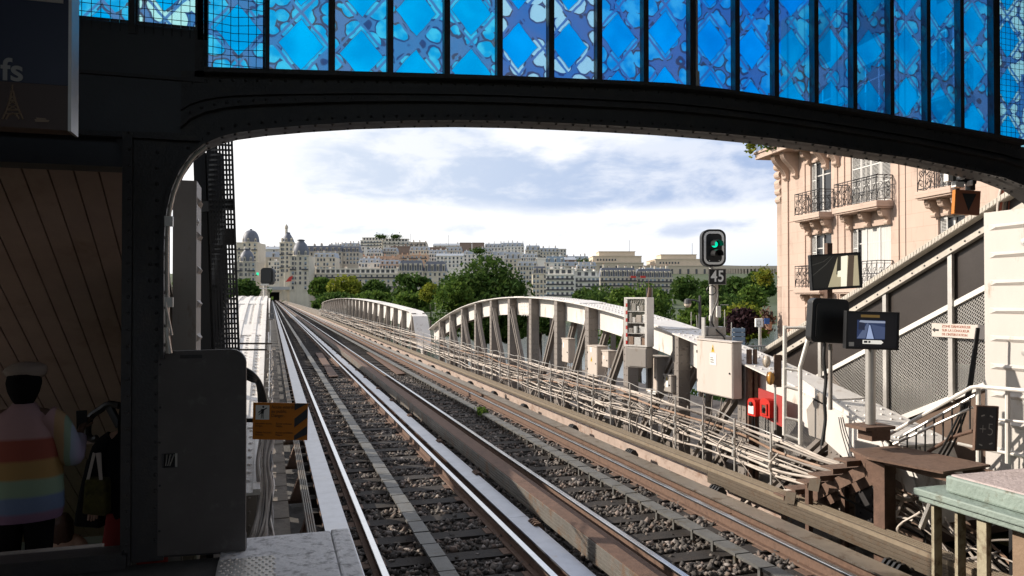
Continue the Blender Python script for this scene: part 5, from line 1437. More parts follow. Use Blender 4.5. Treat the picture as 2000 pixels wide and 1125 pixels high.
# sign with black triangle
os_ = P(1866, 417, d=7.3); tsg = thing('direction_sign', 'brown orange square sign with black triangle pointing down', 'sign', os_, M=frame(os_, P(1913, 420, d=7.3) - os_, (0,0,1)))
Wt, Ht = (P(1913, 420, d=7.3) - os_).length, (P(1866, 370, d=7.3) - os_).length
L(tsg, 'face', m_orangedk, [(0, Wt, 0, .006, 0, Ht)]); L(tsg, 'side', m_orange, [(0, Wt, .007, .05, 0, Ht), (-.012, -.001, 0, .05, 0, Ht)])  # edge in brighter orange than the face, painting its sunlit look
b = MB(); b.prism([(Wt*.24, 0, Ht*.86), (Wt*.82, 0, Ht*.86), (Wt*.53, 0, Ht*.14)], (0, -.003, 0)); b.build('triangle', m_ink, tsg, local=True)
# speakers / floodlights hung above it
fl = thing('floodlight', 'cluster of small white floodlights on a bracket under the arch', 'floodlight', P(1875, 350, d=7.3))
for (u0, u1, va, vb) in ((1847, 1857, 339, 355), (1870, 1880, 338, 351), (1866, 1879, 356, 367), (1862, 1867, 354, 366), (1892, 1896, 353, 363)):
    a, c = P(u0, vb, d=7.35), P(u1, va, d=7.35); b = MB(); b.obox((a + c)/2, VR * ((u1-u0)/2*7.35/FPX), VF * .04, Vector((0,0,(vb-va)/2*7.35/FPX)))
    b.build('lamp_head', m_paper, fl, bevel=.006)
b = MB(); b.bar(P(1842, 336, d=7.38), P(1866, 333, d=7.38), .03, .015); b.bar(P(1858, 345, d=7.4), P(1905, 352, d=7.4), .05, .08); b.bar(P(1868, 335, d=7.4), P(1868, 372, d=7.4), .04, .04, (0,1,0)); b.bar(P(1895, 335, d=7.4), P(1895, 372, d=7.4), .06, .06, (0,1,0)); b.build('bracket', m_black, fl)
random.seed(3)
for i, (m, nm) in enumerate(((m_cablew,'cream'), (m_cabler,'red'), (m_cablew,'cream'), (m_cableg,'grey'), (m_cableb,'black'), (m_cabler,'red'), (m_cablew,'cream'), (m_cableb,'black'), (m_cabler,'red'), (m_cablew,'cream'))):
    b = MB(); u = 1950 + i*4.2; b.tube(catmull([P(u - 2, 420, d=8.3), P(u + random.uniform(-2,4), 395, d=8.3), P(u + 7, 360, d=8.3), P(u + 30, 300, d=8.3)], 5), .013, 6)
    tag(b.build('riser_cable', m, smooth=60), '%s cable rising behind the top of the cream post' % nm, 'cable', 'coloured cables rising behind the cream post')

# ------------------------------------------------------------------ left side details
sy = P(520, 560, d=23)
rs = thing('track_signal', 'black track signal seen from behind on a pale mast, left of the rails', 'signal', P(518, 650, d=22))
a, e = P(509, 556, d=22), P(534, 556, d=22); Mx = frame(a, e - a, (0,0,1)); Wc = (e - a).length; Hc = (P(509, 523, d=22) - a).length
b = MB(); b.prism(rr(Wc/2, Hc/2, Wc, Hc, .1), (0, .16, 0)); b.xf(Mx); b.build('head', m_black, rs)
b = MB(); b.prism(rr(Wc*.52, Hc*.5, Wc*.7, Hc*.75, .08), (0, -.03, 0)); b.xf(Mx); b.build('rear_cover', m_frame, rs)
b = MB(); b.tube([P(517.5, 690, d=22.1), P(517.5, 556, d=22.1)], .055, 10); b.build('mast', m_galv, rs, smooth=40)
b = MB(); b.bar(P(510, 556, d=22), P(526, 556, d=22), .1, .05); b.bar(P(508, 563, d=22), P(530, 564, d=22), .05, .03); b.bar(P(507, 612, d=22), P(531, 613, d=22), .05, .03); b.bar(P(507, 624, d=22), P(534, 624, d=22), .05, .03); b.bar(P(512, 560, d=22), P(511, 690, d=22), .02, .02, (0,1,0)); b.build('bracket', m_galv, rs)
b = MB(); b.tube(catmull([P(497, 558, d=23), P(489, 552, d=23), P(492, 545, d=23)], 4), .03, 6)
# line side cabinets and posts along the left walkway
random.seed(21)
for i in range(12):
    y = 12 + i * 2.1; hgt_ = random.uniform(.5, 1.1); t = thing('lineside_box', 'small grey lineside box on its post at the left edge of the deck, with conduit', 'box', (-.06, y, -.3), 'lineside boxes along the left edge')
    b = MB(); b.box(-.12, .0, y - .09, y + .09, hgt_ - .42, hgt_ - .1); b.build('box', m_greybox, t, bevel=.006)
    b = MB(); b.box(-.08, -.05, y - .02, y + .02, -.33, hgt_ - .42); b.tube(catmull([(-.05, y - .05, hgt_ - .42), (-.03, y - .1, .1), (.0, y - .05, -.3)], 4), .012, 5); b.build('post', m_galv, t)
b = MB()
for z in (.55, .85): b.tube([(-.04, 14, z), (-.04, 60, z)], .014, 6)
for i in range(23): b.tube([(-.04, 14 + i*2, -.3), (-.04, 14 + i*2, .85)], .014, 6)
tag(b.build('handrail_fence', m_galv, smooth=40), 'thin two bar handrail along the left edge of the deck', 'railing')
CL = []
for i in range(7):
    x = -.09 + i * .018 ; ph = random.random() * 6; m = (m_cableg, m_cablew, m_cableg, m_cablew, m_cableb, m_cableg, m_cablew)[i]
    pts = [(x, 5.5, -.35), (x + .02*math.sin(ph), 5.75, .0), (x + .03*math.sin(1+ph), 6.0, .10), (x - .02*math.sin(2+ph), 6.6, .12)] + [(x + .025*math.sin(y*2.2 + ph), y, .10 + .02*math.sin(y*1.3+ph)) for y in np.arange(7.2, 40, .6)]
    b = MB(); b.tube(catmull(pts, 3), random.uniform(.013, .026), 6)
    tag(b.build('cable', m, smooth=60), '%s cable in the bundle dropping at the left platform end' % {'dusty_cable_sheath':'cream','black_cable_sheath':'black','grey_cable_sheath':'grey'}[m.name], 'cable', 'cable bundle along the left girder')
for i in range(4):
    b = MB(); o = i * .028
    b.tube(catmull([P(470, 716 + i*6, d=6.6), P(492, 728 + i*5, d=6.6), P(509 - i*2, 750, d=6.7), P(519 - i*4, 790, d=6.8), P(516 - i*4, 850, d=6.9)], 6), .016, 7)
    tag(b.build('black_cable', m_cableb, smooth=60), 'thick black cable arching out from behind the charcoal gate panel', 'cable', 'black cables arching behind the gate panel')
random.seed(9)
for i in range(9):
    m = (m_cableg, m_cablew, m_cablew, m_cableg, m_cableb, m_cablew, m_cableg, m_cablew, m_cableb)[i]
    u = 503 + i*3.4; w_ = lambda: random.uniform(-3, 3)
    b = MB(); b.tube(catmull([P(u + 4, 790, d=6.9), P(u + 6 + w_(), 850, d=6.7), P(u + w_(), 900, d=6.5), P(u + 3 + w_(), 950, d=6.35), P(u - 2 + w_(), 1000, d=6.2), P(u - 8 + w_(), 1040, d=6.05), P(u - 20, 1065, d=6.0)], 6), random.uniform(.008, .014), 7)
    tag(b.build('hanging_cable', m, smooth=60), '%s cable in the wavy bundle hanging below the orange warning sign' % {'dusty_cable_sheath':'cream','black_cable_sheath':'black','grey_cable_sheath':'grey'}[m.name], 'cable', 'wavy cable bundle below the orange sign')
for i in range(8):
    y = 6.1 + i * .9; b = MB()
    b.box(-.125, -.112, y - .01, y + .01, -.3, .40)
    for z in (.0, .18, .34): b.box(-.112, -.02, y - .01, y + .01, z, z + .012); b.box(-.02, -.01, y - .01, y + .01, z + .012, z + .05)
    tag(b.build('cable_bracket', m_galv), 'small steel cable bracket on the left girder beside the platform end', 'bracket', 'brackets of the left cables')
# orange warning sign by the platform end
w0, w1, w2, w3 = P(493, 858, d=5.9), P(600, 860, d=5.9), P(604, 790, d=5.9), P(498, 786, d=5.9)
ws = thing('warning_sign', 'orange no entry sign with pictogram and black diagonal stripes', 'sign', w0, M=frame(w0, w1 - w0, w3 - w0))
Ww, Hw = (w1 - w0).length, (w3 - w0).length
L(ws, 'board', m_orange, [(0, Ww, 0, .006, 0, Hw)])
m_stripe = M_('dark_sign_stripe', (.03,.035,.04), .5, 0, .05)
b = MB()
for za_, zb_ in ((.52, .98), (.10, .42)):
    z0 = za_ if za_ > .5 else -.02
for k_ in range(3):
    z = -.12 + k_ * .46; xs0, xs1 = .76, .995
    pts = [(xs0, z), (xs1, z + .28), (xs1, z + .52), (xs0, z + .24)]
    pts = [(x, min(max(zz, 0.0), 1.0)) for x, zz in pts]
    b.prism([(x*Ww, 0, zz*Hw) for x, zz in pts], (0, -.002, 0))
b.build('stripes', m_stripe, ws, local=True)
L(ws, 'pictogram_plate', m_paper, [(.05*Ww, .30*Ww, -.002, -.0001, .54*Hw, .93*Hw)])
b = MB(); cx = .175*Ww
b.lathe((cx + .006, -.0025, .885*Hw), [(.008, 0), (.008, -.001)], 12, axis='y')
b.prism([(cx - .010, -.002, .83*Hw), (cx + .014, -.002, .83*Hw), (cx + .009, -.002, .70*Hw), (cx - .009, -.002, .70*Hw)], (0, -.0015, 0))
b.bar((cx - .005, -.003, .71*Hw), (cx - .008, -.003, .57*Hw), .003, .008); b.bar((cx + .006, -.003, .71*Hw), (cx + .008, -.003, .57*Hw), .003, .008)
b.bar((cx - .03, -.003, .73*Hw), (cx, -.003, .81*Hw), .003, .007); b.bar((cx + .008, -.003, .80*Hw), (cx + .034, -.003, .86*Hw), .003, .007); b.bar((cx - .028, -.003, .66*Hw), (cx + .02, -.003, .84*Hw), .002, .005)
b.build('walking_figure', m_ink, ws, local=True)
m_signink = M_('brown_sign_ink', (.10,.05,.02), .6, 0, .05)
for i, s_ in enumerate(('Accès interdit', 'au public.', 'Danger.')): text(s_, Hw*.125, Matrix.Translation((.335*Ww, -.002, Hw*(.885 - .115*i))), m_signink, ws, xs=.92)
for (x, z, s_) in ((.05, .40, 'No public access.\nDanger.'), (.42, .40, 'Zutritt verboten.\nGefahr.'), (.05, .16, 'Vietato l\'accesso.\nPericolo.'), (.42, .16, 'Acceso prohibido.\nPeligro.')):
    text(s_, Hw*.065, Matrix.Translation((x*Ww, -.002, z*Hw)), m_signink, ws)
b = MB(); b.bar((-.5, .02, .5*Hw), (.6*Ww, .02, .5*Hw), .02, .03); b.build('arm', m_black, ws, local=True)
# dark bracket plates along the left guide bar
for i in range(5):
    y = 6.6 + i*2.2; b = MB(); b.prism([(.26, y, -.2), (.44, y, -.2), (.44, y, .1), (.36, y, .1)], (0, .18, 0)); b.box(.23, .44, y + .04, y + .12, -.25, -.2)
    tag(b.build('guide_bar_bracket', m_rust), 'rusty bracket under the left guide bar by the walkway', 'bracket', 'brackets of the left guide bar')
# ------------------------------------------------------------------ the city on the far bank
m_wall = [M_('grey_stone_facade', (.50,.45,.375), .85, 0, .1, .25), M_('cream_stone_facade', (.60,.54,.44), .85, 0, .1, .25), M_('white_rendered_facade', (.78,.74,.67), .8, 0, .06, .2),
          M_('brown_brick_facade', (.26,.19,.155), .9, 0, .12, .3), M_('peach_rendered_facade', (.56,.38,.27), .85, 0, .15, .2), M_('pale_concrete_facade', (.60,.56,.50), .85, 0, .08, .2)]
m_slate = M_('slate_roof', (.11,.12,.15), .55, 0, .15, .5); m_zinc = M_('zinc_roof', (.34,.37,.41), .5, .2, .1, .3)
m_pane = M_('dark_window_glass', (.05,.055,.065), .15, 0, .3, .8); m_shut = M_('white_shutter', (.62,.60,.56), .6, 0, .05); m_iron = M_('iron_balcony', (.05,.05,.055), .6, 0, .2)
m_chim = M_('terracotta_chimney', (.40,.24,.17), .85, 0, .2, .5); m_dimblue = M_('blue_grey_roof_glass', (.20,.26,.32), .3, 0, .1)

LW = {}
def lightwin(ww, wh):
    if (ww, wh) not in LW:
        b = MB(); b.box(-ww/2 - .15, ww/2 + .15, -.12, .0, -.1, wh + .15, 1); b.box(-ww/2, ww/2, -.16, -.121, 0, wh*.45, 0); b.box(-ww/2, ww/2, -.15, -.121, wh*.45, wh, 2)
        o = b.build('window', [m_pane, m_shut, m_dimblue]); LW[(ww, wh)] = o.data; bpy.data.objects.remove(o)
    return LW[(ww, wh)]
def bld(name, label, u0, u1, vt, d_, mat, fl=5, bays=8, roof=None, rh=4.0, depth=14, rot=0, zb=None, vis=None, dome=None, balc=(), chim=0, ww=1.3, wh=2.0, fh=3.2, dorm=0, cat='apartment block', side_win=False, roofmat=None, penthouse=False, group=None):
    a = P(u0, vt, d=d_); W_ = (u1 - u0) * d_ / FPX; zt = a.z; zb = terrain_z(d_) - 3 if zb is None else zb
    r = VR.copy(); r.rotate(Matrix.Rotation(math.radians(rot), 3, 'Z'))
    Mx = frame((a.x, a.y, zb), r, (0,0,1)); H = zt - zb
    t = thing(name, label, cat, M=Mx, group=group)
    b = MB(); b.box(0, W_, 0, depth, 0, H)
    for k_ in range(fl + 1):
        z = H - k_ * fh
        if z > 1 and k_ in (0, 2, fl): b.box(-.25, W_ + .25, -.35, 0, z - .3, z + (.3 if k_ == 0 else .05))
        elif z > 1 and bays: b.box(-.05, W_ + .05, -.14, 0, z - .12, z + .05)
    b.build('wall', mat, t, local=True)
    n = 0
    if bays:
        wm = MB(); wm.box(-ww/2 - .15, ww/2 + .15, -.12, .0, -.1, wh + .15, 1); wm.box(-ww/2, ww/2, -.16, -.121, 0, wh, 0); proto = None
        for k_ in range(fl):
            z = H - (k_ + 1) * fh + .5
            if z < 0: break
            for j in range(bays):
                if n >= 96: break
                x = W_ * (j + .5) / bays
                if random.random() < .05: continue
                if proto is None:
                    proto = wm.build('window', [m_pane, m_shut], t, local=True); o = proto
                else:
                    o = proto.copy(); COL.objects.link(o)
                    if random.random() < .45: o.data = lightwin(ww, wh)
                o.location = (x, 0, z); n += 1
        if side_win:
            for k_ in range(min(fl, 5)):
                for j in range(3):
                    if n >= 99: break
                    o = proto.copy(); COL.objects.link(o); o.location = (0, depth * (j + .5) / 3, H - (k_ + 1)*fh + .5); o.rotation_euler = (0, 0, -math.pi/2); n += 1
    for k_ in balc:
        z = H - (k_ + 1) * fh + .25
        b = MB(); b.box(.1, W_ - .1, -.75, -.13, z - .18, z); b.build('balcony_slab', mat, t, local=True)
        b = MB(); b.box(.15, W_ - .15, -.72, -.66, z, z + .95); b.build('balcony_railing', m_iron, t, local=True)
    zr = H
    if roof == 'mansard':
        rm = roofmat or m_slate
        b = MB(); i_ = rh * .38
        A = [(-.1, -.1, H), (W_ + .1, -.1, H), (W_ + .1, depth, H), (-.1, depth, H)]; B = [(i_*.6, i_, H + rh), (W_ - i_*.6, i_, H + rh), (W_ - i_*.6, depth - i_, H + rh), (i_*.6, depth - i_, H + rh)]
        b.add(A + B, [(0,1,5,4),(1,2,6,5),(2,3,7,6),(3,0,4,7),(4,5,6,7),(3,2,1,0)]); rf = b.build('roof', rm, t, local=True); zr = H + rh
        for j in range(dorm):
            x = W_ * (j + .5) / dorm; b = MB(); b.box(x - .75, x + .75, .05, rh*.5, H + .4, H + rh*.62, 0); b.box(x - .9, x + .9, -.1, rh*.5, H + rh*.62 + .01, H + rh*.72, 0); b.box(x - .5, x + .5, -.02, .049, H + .6, H + rh*.55, 1)
            b.build('dormer', [mat, m_pane], rf, local=True)
    elif roof == 'flat':
        b = MB(); b.box(-.2, W_ + .2, -.2, depth, H + .31, H + .7); b.build('parapet', mat, t, local=True)
        zr = H + .7
    elif roof == 'zinc':
        b = MB(); b.add([(-.3,-.4,H+.3),(W_+.3,-.4,H+.3),(W_+.3,depth,H+.3),(-.3,depth,H+.3),(-.3,depth/2,H+rh),(W_+.3,depth/2,H+rh)], [(0,1,5,4),(2,3,4,5),(0,4,3),(1,2,5),(3,2,1,0)]); b.build('roof', m_zinc, t, local=True); zr = H + rh*.6
    if penthouse:
        b = MB(); b.box(W_*.05, W_*.95, 2.2, depth, H + .3, H + 3.4); b.box(W_*.03, W_*.97, 1.7, depth, H + 3.41, H + 3.75); b.build('penthouse', m_wall[2], t, local=True)
        for j in range(max(3, int(W_ / 4))):
            x = W_*.08 + (W_*.84) * (j + .5) / max(3, int(W_/4)); b = MB(); b.box(x - 1.1, x + 1.1, 2.08, 2.19, H + .9, H + 3.0); b.build('terrace_window', m_pane, t, local=True)
        zr = H + 3.75
    for j in range(chim):
        x = W_ * (j + .3 + .4 * random.random()) / chim; b = MB(); wd = random.uniform(.6, 1.6); hh = random.uniform(1.4, 3.2)
        b.box(x, x + wd, depth*.45, depth*.45 + 2, zr - 1.5, zr + hh*.7, 0)
        for q in range(3): b.box(x + wd*(q+.2)/3, x + wd*(q+.7)/3, depth*.45 + .3, depth*.45 + .8, zr + hh*.7, zr + hh, 1)
        b.build('chimney', [mat, m_chim], t, local=True)
    if dome:
        cx, rad, dh, cyl, spire, style = dome
        for k_ in range(fl):
            for an_ in (-150, -115, -80, -45):
                if not bays or n > 96: break
                an = math.radians(an_); z = H - (k_ + 1)*fh + .5
                if z < H - cyl - 14: continue
                rr_ = rad*1.0 if z > H - cyl else rad*.2
                o = proto.copy(); COL.objects.link(o); o.location = (W_*cx + math.cos(an)*rad, rad*.8 + math.sin(an)*rad, z); o.rotation_euler = (0, 0, an + math.pi/2); n += 1
        cyl = H - .5
        b = MB(); b.lathe((W_*cx, rad*.8, H - cyl), [(rad, 0), (rad, cyl), (rad*1.08, cyl + .1), (rad*1.08, cyl + .6), (rad*.98, cyl + .7)], 14 if style != 'square' else 4); tw = b.build('tower', mat, t, local=True)
        if style == 'round': prof = [(rad*1.0*math.cos(a)**.8 + .05, dh*math.sin(a)) for a in np.linspace(0, 1.5, 9)] + [(rad*.16, dh), (rad*.16, dh*1.06), (rad*.05, dh*1.1)]
        elif style == 'bell': prof = [(rad*1.0, 0), (rad*1.02, dh*.25), (rad*.93, dh*.5), (rad*.72, dh*.75), (rad*.42, dh*.93), (rad*.4, dh), (rad*.5, dh*1.02), (rad*.5, dh*1.06), (rad*.2, dh*1.1)]
        else: prof = [(rad*1.0, 0), (rad*.8, dh*.4), (rad*.5, dh*.75), (rad*.32, dh*.95), (rad*.36, dh), (rad*.36, dh*1.05), (rad*.1, dh*1.1)]
        prof = [(r_, z + H + .72) for r_, z in prof]
        b = MB(); b.lathe((W_*cx, rad*.8, 0), prof, 16); b.build('dome', m_slate if style != 'lead' else m_zinc, t, local=True, smooth=40)
        if spire:
            b = MB(); b.lathe((W_*cx - rad*.25, rad*.8, H + dh*.8), [(rad*.22, 0), (rad*.2, spire*.6), (rad*.3, spire*.63), (rad*.26, spire*.8), (.02, spire)], 8); b.build('lantern_spire', m_wall[0], t, local=True)
        for j in range(3):
            an = math.radians(-140 + 50*j); x = W_*cx + math.cos(an)*rad*.95; y = rad*.8 + math.sin(an)*rad*.95
            b = MB(); s0 = 0; b.box(-.7, .7, -.5, .6, 0, 2.4, 0); b.box(-.4, .4, -.56, -.501, .3, 2.0, 1); b.prism([(-.9, -.6, 2.4), (.9, -.6, 2.4), (0, -.6, 3.2)], (0, 1.2, 0), 0)
            b.xf(Matrix.Translation((x, y, H + .5)) @ Matrix.Rotation(an + math.pi/2, 4, 'Z')); b.build('dormer', [mat, m_pane], tw, local=True)
    return t
random.seed(31)
# left of and above the tunnel
bld('corner_building', 'grey stone corner block with large slate dome, leftmost on the hill', 462, 503, 474, 600, m_wall[1], 6, 4, None, depth=20, dome=(.58, 6.4, 9.6, 8, 0, 'round'), chim=2, balc=(1,))
bld('corner_building', 'stone block with small lead capped dome below the large slate dome', 457, 499, 512, 500, m_wall[0], 5, 5, None, depth=18, dome=(.52, 4.4, 7.6, 6, 4.5, 'bell'), balc=(1,), chim=1)
bld('apartment_block', 'grey zinc roofed block behind, between the large dome and the turret', 500, 550, 487, 690, m_wall[5], 3, 5, 'zinc', 3, chim=4)
bld('apartment_block', 'plain grey gabled house above the tunnel street, left', 500, 545, 503, 640, m_wall[0], 3, 4, 'mansard', 5, dorm=2, chim=2, roofmat=m_zinc)
bld('apartment_block', 'narrow white fronted house above the tunnel street', 524, 546, 511, 610, m_wall[2], 5, 4, 'flat', chim=1)
bld('corner_building', 'tall grey turreted corner house with spire right of the tunnel street', 546, 573, 474, 575, m_wall[1], 8, 3, None, depth=16, dome=(.5, 4.8, 6.8, 8, 9.0, 'cone'), balc=(2, 5))
bld('corner_building', 'stone corner block with bell shaped slate dome beside the tunnel', 566, 603, 500, 505, m_wall[1], 7, 3, None, depth=16, dome=(.5, 5.2, 9.6, 7, 0, 'bell'), balc=(2,), zb=-7)
bld('apartment_block', 'long pale block with white penthouse terrace right of the bell dome', 600, 786, 535, 520, m_wall[1], 5, 17, None, depth=16, balc=(0, 2), penthouse=True, chim=7, zb=-8)
bld('apartment_block', 'long grey block with slate attic windows behind the white penthouse', 597, 668, 492, 610, m_wall[0], 3, 9, 'mansard', 5, dorm=6, chim=4, roofmat=m_slate)
bld('apartment_block', 'grey block with slate attic, joined to the right end of the longer attic block', 669, 702, 493, 612, m_wall[0], 3, 5, 'mansard', 5, dorm=4, chim=2, roofmat=m_slate)
bld('apartment_block', 'block with dark blue mansard and five dormers behind the bushy trees', 777, 826, 530, 520, m_wall[1], 4, 6, 'mansard', 7.5, dorm=5, chim=2, zb=-8)
bld('apartment_block', 'block with dark blue mansard and white dormers beside the big tree', 827, 872, 531, 522, m_wall[1], 4, 5, 'mansard', 7.3, dorm=4, chim=2, zb=-8)
# hilltop left
bld('apartment_block', 'white stepped modern block crowning the hill with roof gardens', 704, 748, 470, 860, m_wall[2], 5, 7, 'flat', balc=(0,1,2,3), penthouse=True, depth=20, rot=-8)
bld('apartment_block', 'white modern block on the hilltop with long dark balconies', 748, 800, 472, 850, m_wall[2], 6, 6, 'flat', balc=(0,2,4), penthouse=True, depth=20, rot=6)
bld('apartment_block', 'low white terraced house left of the hilltop blocks', 690, 712, 482, 800, m_wall[2], 4, 4, 'flat', chim=1)
bld('apartment_block', 'peach rendered terraces with plants under the hilltop blocks', 700, 772, 502, 680, m_wall[4], 3, 8, 'flat', balc=(0,1), chim=4)
bld('apartment_block', 'peach walled house with blank gable left of the blue mansards', 756, 780, 505, 570, m_wall[4], 4, 0, 'flat', chim=2)
bld('apartment_block', 'orange pink terraced house above the blue mansards', 775, 835, 499, 660, m_wall[4], 3, 7, 'flat', balc=(0,), chim=5)
bld('apartment_block', 'brown blank brick wall block below the white hilltop', 762, 800, 482, 780, m_wall[3], 4, 0, 'flat', chim=2)
bld('apartment_block', 'dark block with steel balconies beside the blank brick wall', 800, 832, 474, 790, m_wall[0], 7, 5, 'flat', balc=(0,1,2,3), chim=3)
bld('apartment_block', 'wide brown brick block with blank gable at mid hill', 836, 878, 484, 760, m_wall[3], 4, 0, 'flat', chim=1)
bld('apartment_block', 'pale zinc roofed block peeking behind the brown gables', 846, 900, 480, 860, m_wall[5], 3, 6, 'zinc', 3, chim=3)
bld('apartment_block', 'brown party wall standing square on the ridge, left of the pair', 898, 920, 475, 770, m_wall[3], 6, 0, 'flat')
bld('apartment_block', 'brown party wall standing square on the ridge, right of the pair', 922, 945, 475, 770, m_wall[3], 6, 0, 'flat')
bld('apartment_block', 'white low houses with many chimneys above the big tree', 852, 905, 500, 640, m_wall[2], 3, 7, 'zinc', 2.5, chim=6)
# hilltop centre right
bld('apartment_block', 'white block with attic windows right of the party walls', 946, 985, 484, 800, m_wall[2], 5, 6, 'mansard', 4.5, dorm=5, chim=3, roofmat=m_zinc)
bld('apartment_block', 'white block with grey attic behind, highest on the right ridge', 978, 1024, 482, 830, m_wall[2], 5, 7, 'mansard', 4.5, dorm=5, chim=5, roofmat=m_zinc)
bld('apartment_block', 'pale ornate block with rounded gable on the right ridge', 1026, 1056, 489, 760, m_wall[1], 7, 5, 'mansard', 5, dorm=3, chim=2, balc=(1,3), roofmat=m_zinc)
bld('apartment_block', 'pale block with dormers stepping down at the right of the ridge', 1054, 1092, 492, 760, m_wall[1], 7, 6, 'mansard', 4, dorm=5, chim=3, balc=(1,), roofmat=m_zinc)
bld('apartment_block', 'plain flat roofed cream block ending the right ridge', 1088, 1106, 487, 800, m_wall[5], 4, 3, 'flat')
bld('apartment_block', 'cream house with zinc mansard below the ornate gabled block', 986, 1018, 506, 660, m_wall[1], 4, 4, 'mansard', 6, dorm=3, chim=2, roofmat=m_zinc)
bld('apartment_block', 'tall narrow white gable wall left of the blue glazed roof', 1049, 1066, 505, 600, m_wall[2], 5, 0, 'flat')
bld('apartment_block', 'white house with blue grey glazed roof behind the stepped block', 1066, 1104, 513, 600, m_wall[2], 3, 5, 'mansard', 5, dorm=3, chim=2, roofmat=m_dimblue)
bld('apartment_block', 'brown walled house with grey roof right of the blue glazed roof', 1096, 1126, 508, 640, m_wall[3], 4, 0, 'zinc', 3, chim=1)
bld('apartment_block', 'white stepped block with deep balconies facing the river', 1066, 1122, 537, 455, m_wall[2], 7, 6, None, balc=(0,1,2,3,4), penthouse=True, chim=3, rot=-10, zb=-8)
bld('apartment_block', 'white block with long balconies right of the stepped one', 1122, 1172, 541, 460, m_wall[2], 6, 6, None, balc=(0,1,2,3), penthouse=True, chim=3, rot=6, zb=-8)
bld('apartment_block', 'low dark attic house between the big tree and the stepped block', 1040, 1068, 535, 500, m_wall[1], 5, 4, 'mansard', 5, dorm=3, chim=2, zb=-8)
bld('apartment_block', 'block with slate dormers and red awnings right of the white balconies', 1172, 1244, 541, 490, m_wall[1], 4, 9, 'mansard', 6, dorm=8, chim=5, balc=(0,1), zb=-8)
aw = bpy.data.objects[-1] if False else None
bld('apartment_block', 'block with slate dormers at the right end of the river front', 1244, 1314, 543, 495, m_wall[1], 5, 9, 'mansard', 6, dorm=8, chim=5, balc=(0,1), zb=-8)
for u in (1232, 1251):
    a = P(u, 543, d=487); b = MB(); b.prism([a, a + Vector((0,0,1.4)) - VF*0, a + Vector((0,0,1.4)) + VR*3.2, a + VR*3.2], -VF * .6); tag(b.build('awning', m_red), 'red awning on the slate dormer block, %s of the two' % ('left' if u < 1240 else 'right'), 'awning')
# random small backs to fill the slope
specs = [(905, 960, 497, 700, 2, 'row of white backs half hidden by the top of the big tree'), (955, 1005, 499, 715, 2, 'white terraced backs above the right side of the big tree'), (1010, 1050, 520, 560, 1, 'cream block rising behind the right flank of the big tree'), (1100, 1165, 520, 600, 0, 'grey roofed low block under the left palace pavilion'), (1255, 1300, 531, 640, 0, 'grey low block under the right palace pavilion')]
specs += [(716, 745, 494, 720, 2, 'small white house squeezed above the peach terraces, left'), (748, 775, 491, 730, 0, 'grey zinc roofed house between the hilltop and the peach terraces'), (800, 838, 489, 700, 1, 'cream house with many dormers below the steel balcony block'), (838, 872, 496, 680, 2, 'white rear facade under the wide brick gable'), (870, 902, 490, 720, 0, 'grey mansard house between the brick gable and the party walls'), (640, 668, 484, 760, 5, 'pale roofline peeking over the slate attics, left of the hilltop'), (668, 700, 481, 780, 2, 'white roofline peeking over the slate attics next to the terraced house'), (930, 962, 492, 700, 5, 'pale house directly below the right party wall'), (1018, 1050, 503, 690, 2, 'white house below the gap in the right ridge'), (1104, 1150, 507, 760, 5, 'pale low house left of the palace terrace'), (1126, 1160, 526, 560, 1, 'cream mansard house behind the long white balconies'), (612, 655, 503, 560, 1, 'cream stone backs just above the penthouse terrace, left'), (700, 742, 514, 560, 2, 'white roof terraces behind the penthouse block, centre'), (742, 780, 517, 550, 4, 'peach roof terraces behind the penthouse block, right')]
for u0, u1, v, d_, mi_, lab in specs: bld('apartment_block', lab, u0, u1, v, d_, m_wall[mi_], 4, 7, 'mansard', 3.5, dorm=4, chim=4, roofmat=m_zinc)

# palace pavilions and curved wing on the skyline
m_pal = M_('pale_palace_stone', (.58,.49,.38), .85, 0, .06, .2)
def palace(label, us, vs, d_):
    t = thing('palace_pavilion', label, 'palace', P(us[0], vs[2], d=d_)); k = d_/FPX
    def blk(nm, u0, u1, v0, v1, dd, dp):
        a = P(u0, v0, d=d_ + dd); c = P(u1, v1, d=d_ + dd); Mx = frame((a.x, a.y, c.z), VR, (0,0,1)); b = MB(); b.box(0, (u1-u0)*(d_+dd)/FPX, 0, dp, 0, a.z - c.z); b.box(-.6, (u1-u0)*(d_+dd)/FPX + .6, -.6, dp + .6, a.z - c.z, a.z - c.z + .8); b.xf(Mx); o = b.build(nm, m_pal, t)
        return Mx, a.z - c.z, (u1-u0)*(d_+dd)/FPX, o
    blk('upper_block', us[1], us[2], vs[0], vs[1], 8, 30)
    Mx, hh, wd, o = blk('main_block', us[0], us[3], vs[1], vs[2], 0, 60)
    for i in range(7):
        b = MB(); x = wd * (.1 + .36 * i / 6); b.box(x - .9, x + .9, -.3, -.01, hh*.35, hh*.65); b.xf(Mx); b.build('window', m_pane, t)
    b = MB(); a = P(us[4], vs[0], d=d_); b.tube([a, a + Vector((0,0,14))], .25, 6); b.build('flagpole', m_iron, t)
    Mx, hh, wd, o = blk('base_block', us[0] - 40, us[3] + 4, vs[2], vs[2] + 22, -6, 60)
    for i in range(9):
        b = MB(); x = wd * (.06 + .9 * i / 8); b.box(x - 1.2, x + 1.2, -.35, -.01, hh*.1, hh*.75); b.xf(Mx); b.build('window', m_pane, t)
palace('square stepped stone pavilion with flagpole, left of the two palace pavilions', (1158, 1170, 1240, 1253, 1229), (492, 501, 514), 900)
palace('square stepped stone pavilion behind the green signal, right of the two pavilions', (1280, 1291, 1360, 1378, 1352), (498, 507, 520), 900)
wg = thing('palace_wing', 'long low colonnaded palace wing right of the green signal', 'palace', P(1410, 540, d=930))
